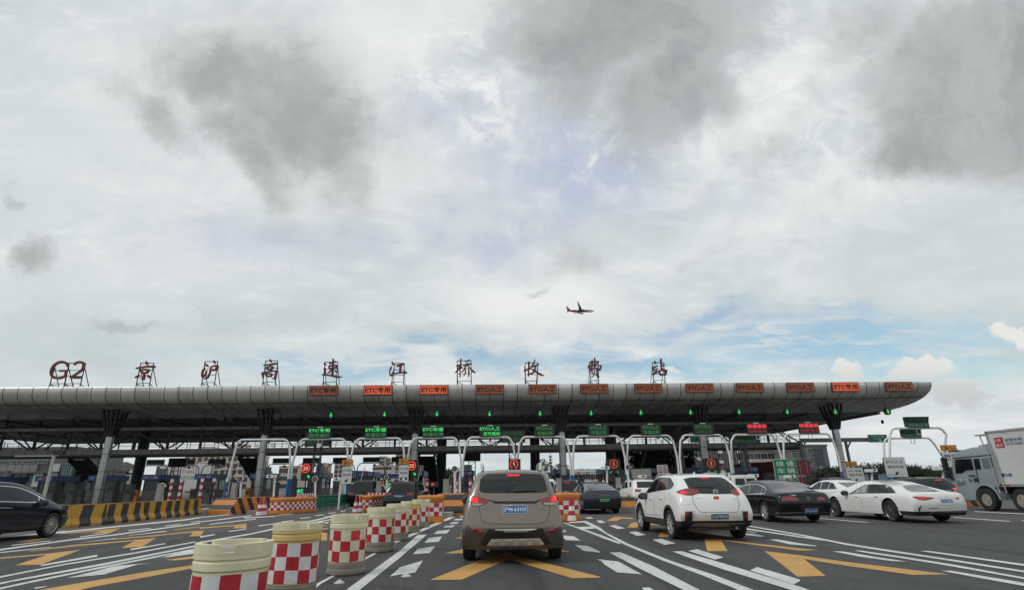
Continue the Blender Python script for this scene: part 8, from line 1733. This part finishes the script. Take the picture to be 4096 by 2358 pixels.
# ------------------------------------------------------------------ trees
leaf_a = mat('dark tree leaves', (0.018, 0.028, 0.014), 0.7, 0, 0.35, 0.9, spec=0.3); leaf_b = mat('mid tree leaves', (0.032, 0.046, 0.022), 0.7, 0, 0.3, 0.9, spec=0.3); leaf_c = mat('pale tree leaves', (0.055, 0.072, 0.034), 0.7, 0, 0.25, 0.9, spec=0.3); bark = mat('tree bark', (0.07, 0.055, 0.042), 0.9, 0, 0.25, 4, bump=.3)  # three leaf tones, mixed at random over each crown
def tree(label, x, y, h, rad, n, leaf=0.28, seed=0, cat='tree', group=None, name='broadleaf_tree', zb=0.35, flat=0.75):
    rnd = random.Random(seed); t = thing(name, label, cat, (x, y, 0), 0, group)
    m = MB(); br = []
    th = h*zb; m.tube([(x, y, 0), (x+.05*h*rnd.uniform(-1, 1)*.3, y, th*.6), (x, y, th), (x+.1, y, h*.75)], [h*.03, h*.024, h*.02, h*.006], bark, 8)
    clumps = []
    for k in range(9 if n > 900 else 6):
        a = rnd.uniform(0, 6.28); rr = rad*rnd.uniform(.25, .75); zz = h*(zb + (1-zb)*rnd.uniform(.15, .85)); fx = 1-.6*abs((zz/h-zb)/(1-zb)-.45)
        c = Vector((x+math.cos(a)*rr*fx, y+math.sin(a)*rr*fx*.8, zz)); m.tube([(x, y, th*rnd.uniform(.8, 1.2)), ((x+c.x)/2, (y+c.y)/2, (th+c.z)/2+.2), tuple(c)], [h*.012, h*.008, h*.003], bark, 6)
        clumps.append((c, rad*rnd.uniform(.28, .5)))
    m.build('trunk', t, 50)
    for k in range(14 if n > 900 else 8):
        a = rnd.uniform(0, 6.28); e = rnd.uniform(-.5, 1); rr = rad*rnd.uniform(.55, .95); zz = h*(zb+(1-zb)*.5)+e*h*(1-zb)*.45
        clumps.append((Vector((x+math.cos(a)*rr*math.sqrt(max(.1, 1-e*e*.8)), y+math.sin(a)*rr*.8, zz)), rad*rnd.uniform(.15, .34)))
    m = MB(); ids = [m.m(leaf_a), m.m(leaf_b), m.m(leaf_c)]; tot = sum(r**2 for _, r in clumps)
    for c, r in clumps:
        for _ in range(int(n*r*r/tot)):
            v = Vector((rnd.gauss(0, 1), rnd.gauss(0, 1), rnd.gauss(0, 1))).normalized()*r*rnd.uniform(.45, 1.08)**.7; v.z *= flat; p = c+v
            nn = (v.normalized()+Vector((rnd.gauss(0, .6), rnd.gauss(0, .6), rnd.gauss(0, .6)+.3))).normalized(); up = Vector((rnd.gauss(0, 1), rnd.gauss(0, 1), rnd.gauss(0, 1))); a = nn.cross(up).normalized(); b = nn.cross(a); s = leaf*rnd.uniform(.5, 1.25)
            o = len(m.v); m.v += [tuple(p-a*s*.5), tuple(p+b*s*.5+nn*s*.1), tuple(p+a*s*.5), tuple(p-b*s*.55+nn*s*.08)]; m.f.append((o, o+1, o+2, o+3)); q = rnd.random(); m.mi.append(ids[0] if q < .45 else ids[1] if q < .85 else ids[2])
    me = bpy.data.meshes.new('crown'); me.from_pydata(m.v, [], m.f); [me.materials.append(q) for q in m.mats]; me.polygons.foreach_set('material_index', m.mi); o = bpy.data.objects.new('crown', me); COL.objects.link(o); o.parent = t; me.transform(LOCINV(t)); return t
def pt(px, Y): return D(px, 1900, Y).x
tree('big leafy tree behind the right stairs, left of the slogan board', pt(2545, 92), 92, 7.4, 4.6, 5200, .34, 1); tree('big leafy tree between the stairs and the plain white building', pt(2708, 96), 96, 7.2, 3.7, 3800, .34, 2)
tree('leafy tree filling the gap behind the dark stairs', pt(2628, 99), 99, 7.3, 4.0, 3200, .34, 12)
tl = [(3318, 100, 3.40, 3.0, 'small dark tree right of the grey office'), (3360, 112, 3.43, 3.2, 'dark tree behind the sixth tall column'), (3440, 150, 4.09, 5, 'tree behind the ETC专用 lane sign'), (3475, 140, 4.62, 5, 'tree right of the ETC专用 lane sign'), (3520, 145, 4.75, 5.2, 'round tree left of the unlit gantries'), (3570, 150, 4.09, 5.2, 'tree behind the ETC/人工 lane sign'), (3625, 145, 4.49, 5.2, 'tree just right of the ETC/人工 lane sign'), (3668, 150, 4.09, 5, 'tree left of the small right camera post'), (3715, 146, 3.96, 5, 'tree behind the right pair of gantry legs'), (3765, 150, 3.96, 5, 'tree just left of the truck cab'),
      (3820, 150, 3.96, 5, 'tree hidden mostly by the truck cab'), (3268, 95, 2.52, 2.6, 'low dark bushy tree under the grey office')]
for i, (px, Y, h, r, lb) in enumerate(tl): tree(lb, pt(px, Y), Y, h, r, 2600, .34, 20+i, group='trees along the right skyline', zb=.18)
for i, (px, Y, h, r, lb) in enumerate([(1770, 300, 9, 9, 'far tree below the glass towers, left one'), (1792, 210, 7.0, 4, 'far tree left of the dark round lamp'), (1812, 260, 6.5, 5, 'far tree behind the dark round lamp post'), (2160, 220, 11, 6, 'far dark tree at the right roof rail of the taupe car'), (2232, 230, 9, 5, 'far dark tree left of the fourth tall column base'), (508, 180, 8, 2.2, 'small pointed tree above the white hoarding')]):
    tree(lb, pt(px, Y), Y, h, r, 1300, .5, 50+i, group='far trees behind the booths', zb=.15)

# ------------------------------------------------------------------ aeroplane
P0 = D(2322, 1243, 740); t = thing('airliner', 'red-tailed airliner flying to the right above the toll station', 'aeroplane', P0)
t.rotation_euler = (0, 0, 0)
Rm = Matrix.Rotation(R_(-1), 4, 'Y') @ Matrix.Rotation(R_(-10), 4, 'X')
body_m = mat('white fuselage', (0.50, 0.50, 0.49), 0.4, 0, 0.03, .1); red_f = mat('red livery', (0.30, 0.018, 0.03), 0.4, 0, .05, .1); wing_m = mat('grey wing underside', (0.16, 0.165, 0.165), 0.5, 0, 0.05, .1); eng_m = mat('engine cowl', (0.10, 0.10, 0.10), 0.4, .3, 0)
def AP(v): return P0 + Rm @ Vector(v)
L2 = 19.5
prof_a = [(-L2, .25, 1.1), (-17, .7, .75), (-13, 1.35, .25), (-8, 1.85, 0), (10, 1.9, 0), (14, 1.8, -.05), (16.5, 1.45, -.25), (18.5, .8, -.5), (19.6, .15, -.65)]
def fus(sel, mt, nm_):
    m = MB(); n = 20; rows = [(x, r, z) for x, r, z in prof_a]; vs = [AP((x, r*math.sin(2*math.pi*k/n), z+r*math.cos(2*math.pi*k/n)*1.05)) for x, r, z in rows for k in range(n)]
    fs = [(i*n+k, i*n+(k+1) % n, (i+1)*n+(k+1) % n, (i+1)*n+k) for i in range(len(rows)-1) for k in range(n)]; m.add(vs, fs, mt); return m
m = fus(None, body_m, 'fuselage'); k2 = m.m(red_f); n = 20
for i, f in enumerate(m.f):
    seg = i//n; kk = i % n
    if seg <= 1 or (seg in (2, 3) and math.cos(2*math.pi*(kk+.5)/n) < (.75 if seg == 2 else -.1)): m.mi[i] = k2
m.build('fuselage', t, 50)
for q in (-1, 1):
    di = math.radians(13); m = MB(); top = []; pts = [(-1.0+4.5, 1.5, -.9), (-3.5, 1.5, -.9), (-3.2, 6, -.6), (-6.0, 16.4, -.6+1.6), (-4.3, 16.4, -.6+1.6), (1.0, 6, -.6)]
    W_ = lambda x, y, z, d: AP((x, q*y, z+math.tan(di)*y*.8+d)); up = [W_(*p, .12) for p in pts]; lo = [W_(*p, -.22 if p[1] < 7 else -.06) for p in pts]; k = len(pts); m.add(up+lo, [tuple(range(k)), tuple(range(2*k-1, k-1, -1))] + [(i, i+k, (i+1) % k+k, (i+1) % k) for i in range(k)], wing_m); m.build('wing', t)
    m = MB(); a = [(-6.0, 16.4, 1.0), (-4.3, 16.4, 1.0), (-5.9, 17.2, 3.3), (-6.8, 17.2, 3.3)]; v = [W_(*p, 0) for p in a]; v2 = [x + (Rm @ Vector((0, .12*q, 0))) for x in v]; m.add(v+v2, [(0, 1, 2, 3), (7, 6, 5, 4), (0, 4, 5, 1), (1, 5, 6, 2), (2, 6, 7, 3), (3, 7, 4, 0)], red_f); m.build('winglet', t)
    m = MB(); n = 14; rows = [(4.6, .95), (4.3, 1.05), (2.5, 1.0), (.6, .6)]; vs = [AP((x, q*5.2+r*math.cos(2*math.pi*k/n), -1.45+r*math.sin(2*math.pi*k/n))) for x, r in rows for k in range(n)]; m.add(vs, [(i*n+k, i*n+(k+1) % n, (i+1)*n+(k+1) % n, (i+1)*n+k) for i in range(3) for k in range(n)] + [tuple(range(n)), tuple(range(4*n-1, 3*n-1, -1))], eng_m); m.beam(AP((2.2, q*5.2, -.9)), AP((.2, q*5.2, -.1)), .3, .9, eng_m); m.build('engine', t, 50)
    m = MB(); a = [(-15.5, .3, .9), (-18.2, .3, .9), (-19.4, 6.3, 1.5), (-18.2, 6.3, 1.5)]; v = [AP((x, q*y, z)) for x, y, z in a]; v2 = [AP((x, q*y, z-.15)) for x, y, z in a]; m.add(v+v2, [(0, 1, 2, 3), (7, 6, 5, 4), (0, 4, 5, 1), (1, 5, 6, 2), (2, 6, 7, 3), (3, 7, 4, 0)], wing_m); m.build('tailplane', t)
    m = MB(); m.tube([AP((-1.2, q*2.8, -.6)), AP((-1.2, q*2.8, -3.0))], .18, eng_m, 6); m.lathe([(.1, -.35), (.55, -.3), (.55, .3), (.1, .35)], eng_m, 12, Matrix.Translation(AP((-1.2, q*2.8, -3.0))) @ Rm @ Matrix.Rotation(R_(90), 4, 'X')); m.build('landing_gear', t, 50)
m = MB(); a = [(-11.5, 1.2), (-15.0, 2.6), (-18.6, 8.0), (-20.2, 8.0), (-19.0, 1.4)]; m.prism(a, lambda u, v, d: AP((u, d, v)), -.14, .14, red_f); fo = m.build('tail_fin', t)
for s_ in (-.155, .155): m = MB(); m.add([AP((-17.4, s_, 5.6)), AP((-16.2, s_, 4.4)), AP((-16.6, s_, 3.4)), AP((-18.0, s_, 5.4))], [(0, 1, 2, 3)], body_m); o = m.build('fin_marking', None); o.parent = fo; o.data.transform(LOCINV(fo))
m = MB(); m.tube([AP((14.2, 0, -1.6)), AP((14.2, 0, -3.2))], .15, eng_m, 6); m.lathe([(.1, -.3), (.4, -.25), (.4, .25), (.1, .3)], eng_m, 12, Matrix.Translation(AP((14.2, 0, -3.2))) @ Rm @ Matrix.Rotation(R_(90), 4, 'X')); m.build('nose_gear', t, 50)
# ------------------------------------------------------------------ road studs
stud_m = mat('white road stud', (0.5, 0.5, 0.5), .4, 0, .1, 5)
for x, y, lb in ((800+1357/K, 1760+1390/K, 'white road stud between the drums and the white line'), (1600+60/K, 1760+1325/K, 'chipped white road stud at the nearest white dash')):
    g = G(x, y); m = MB(); m.lathe([(.08, 0), (.075, .01), (.045, .022), (.02, .045), (0, .048)], stud_m, 14); o = m.build('road_stud', None, 40); o.location = (g.x, g.y, .005); tag(o, lb, 'road stud', 'white road studs')
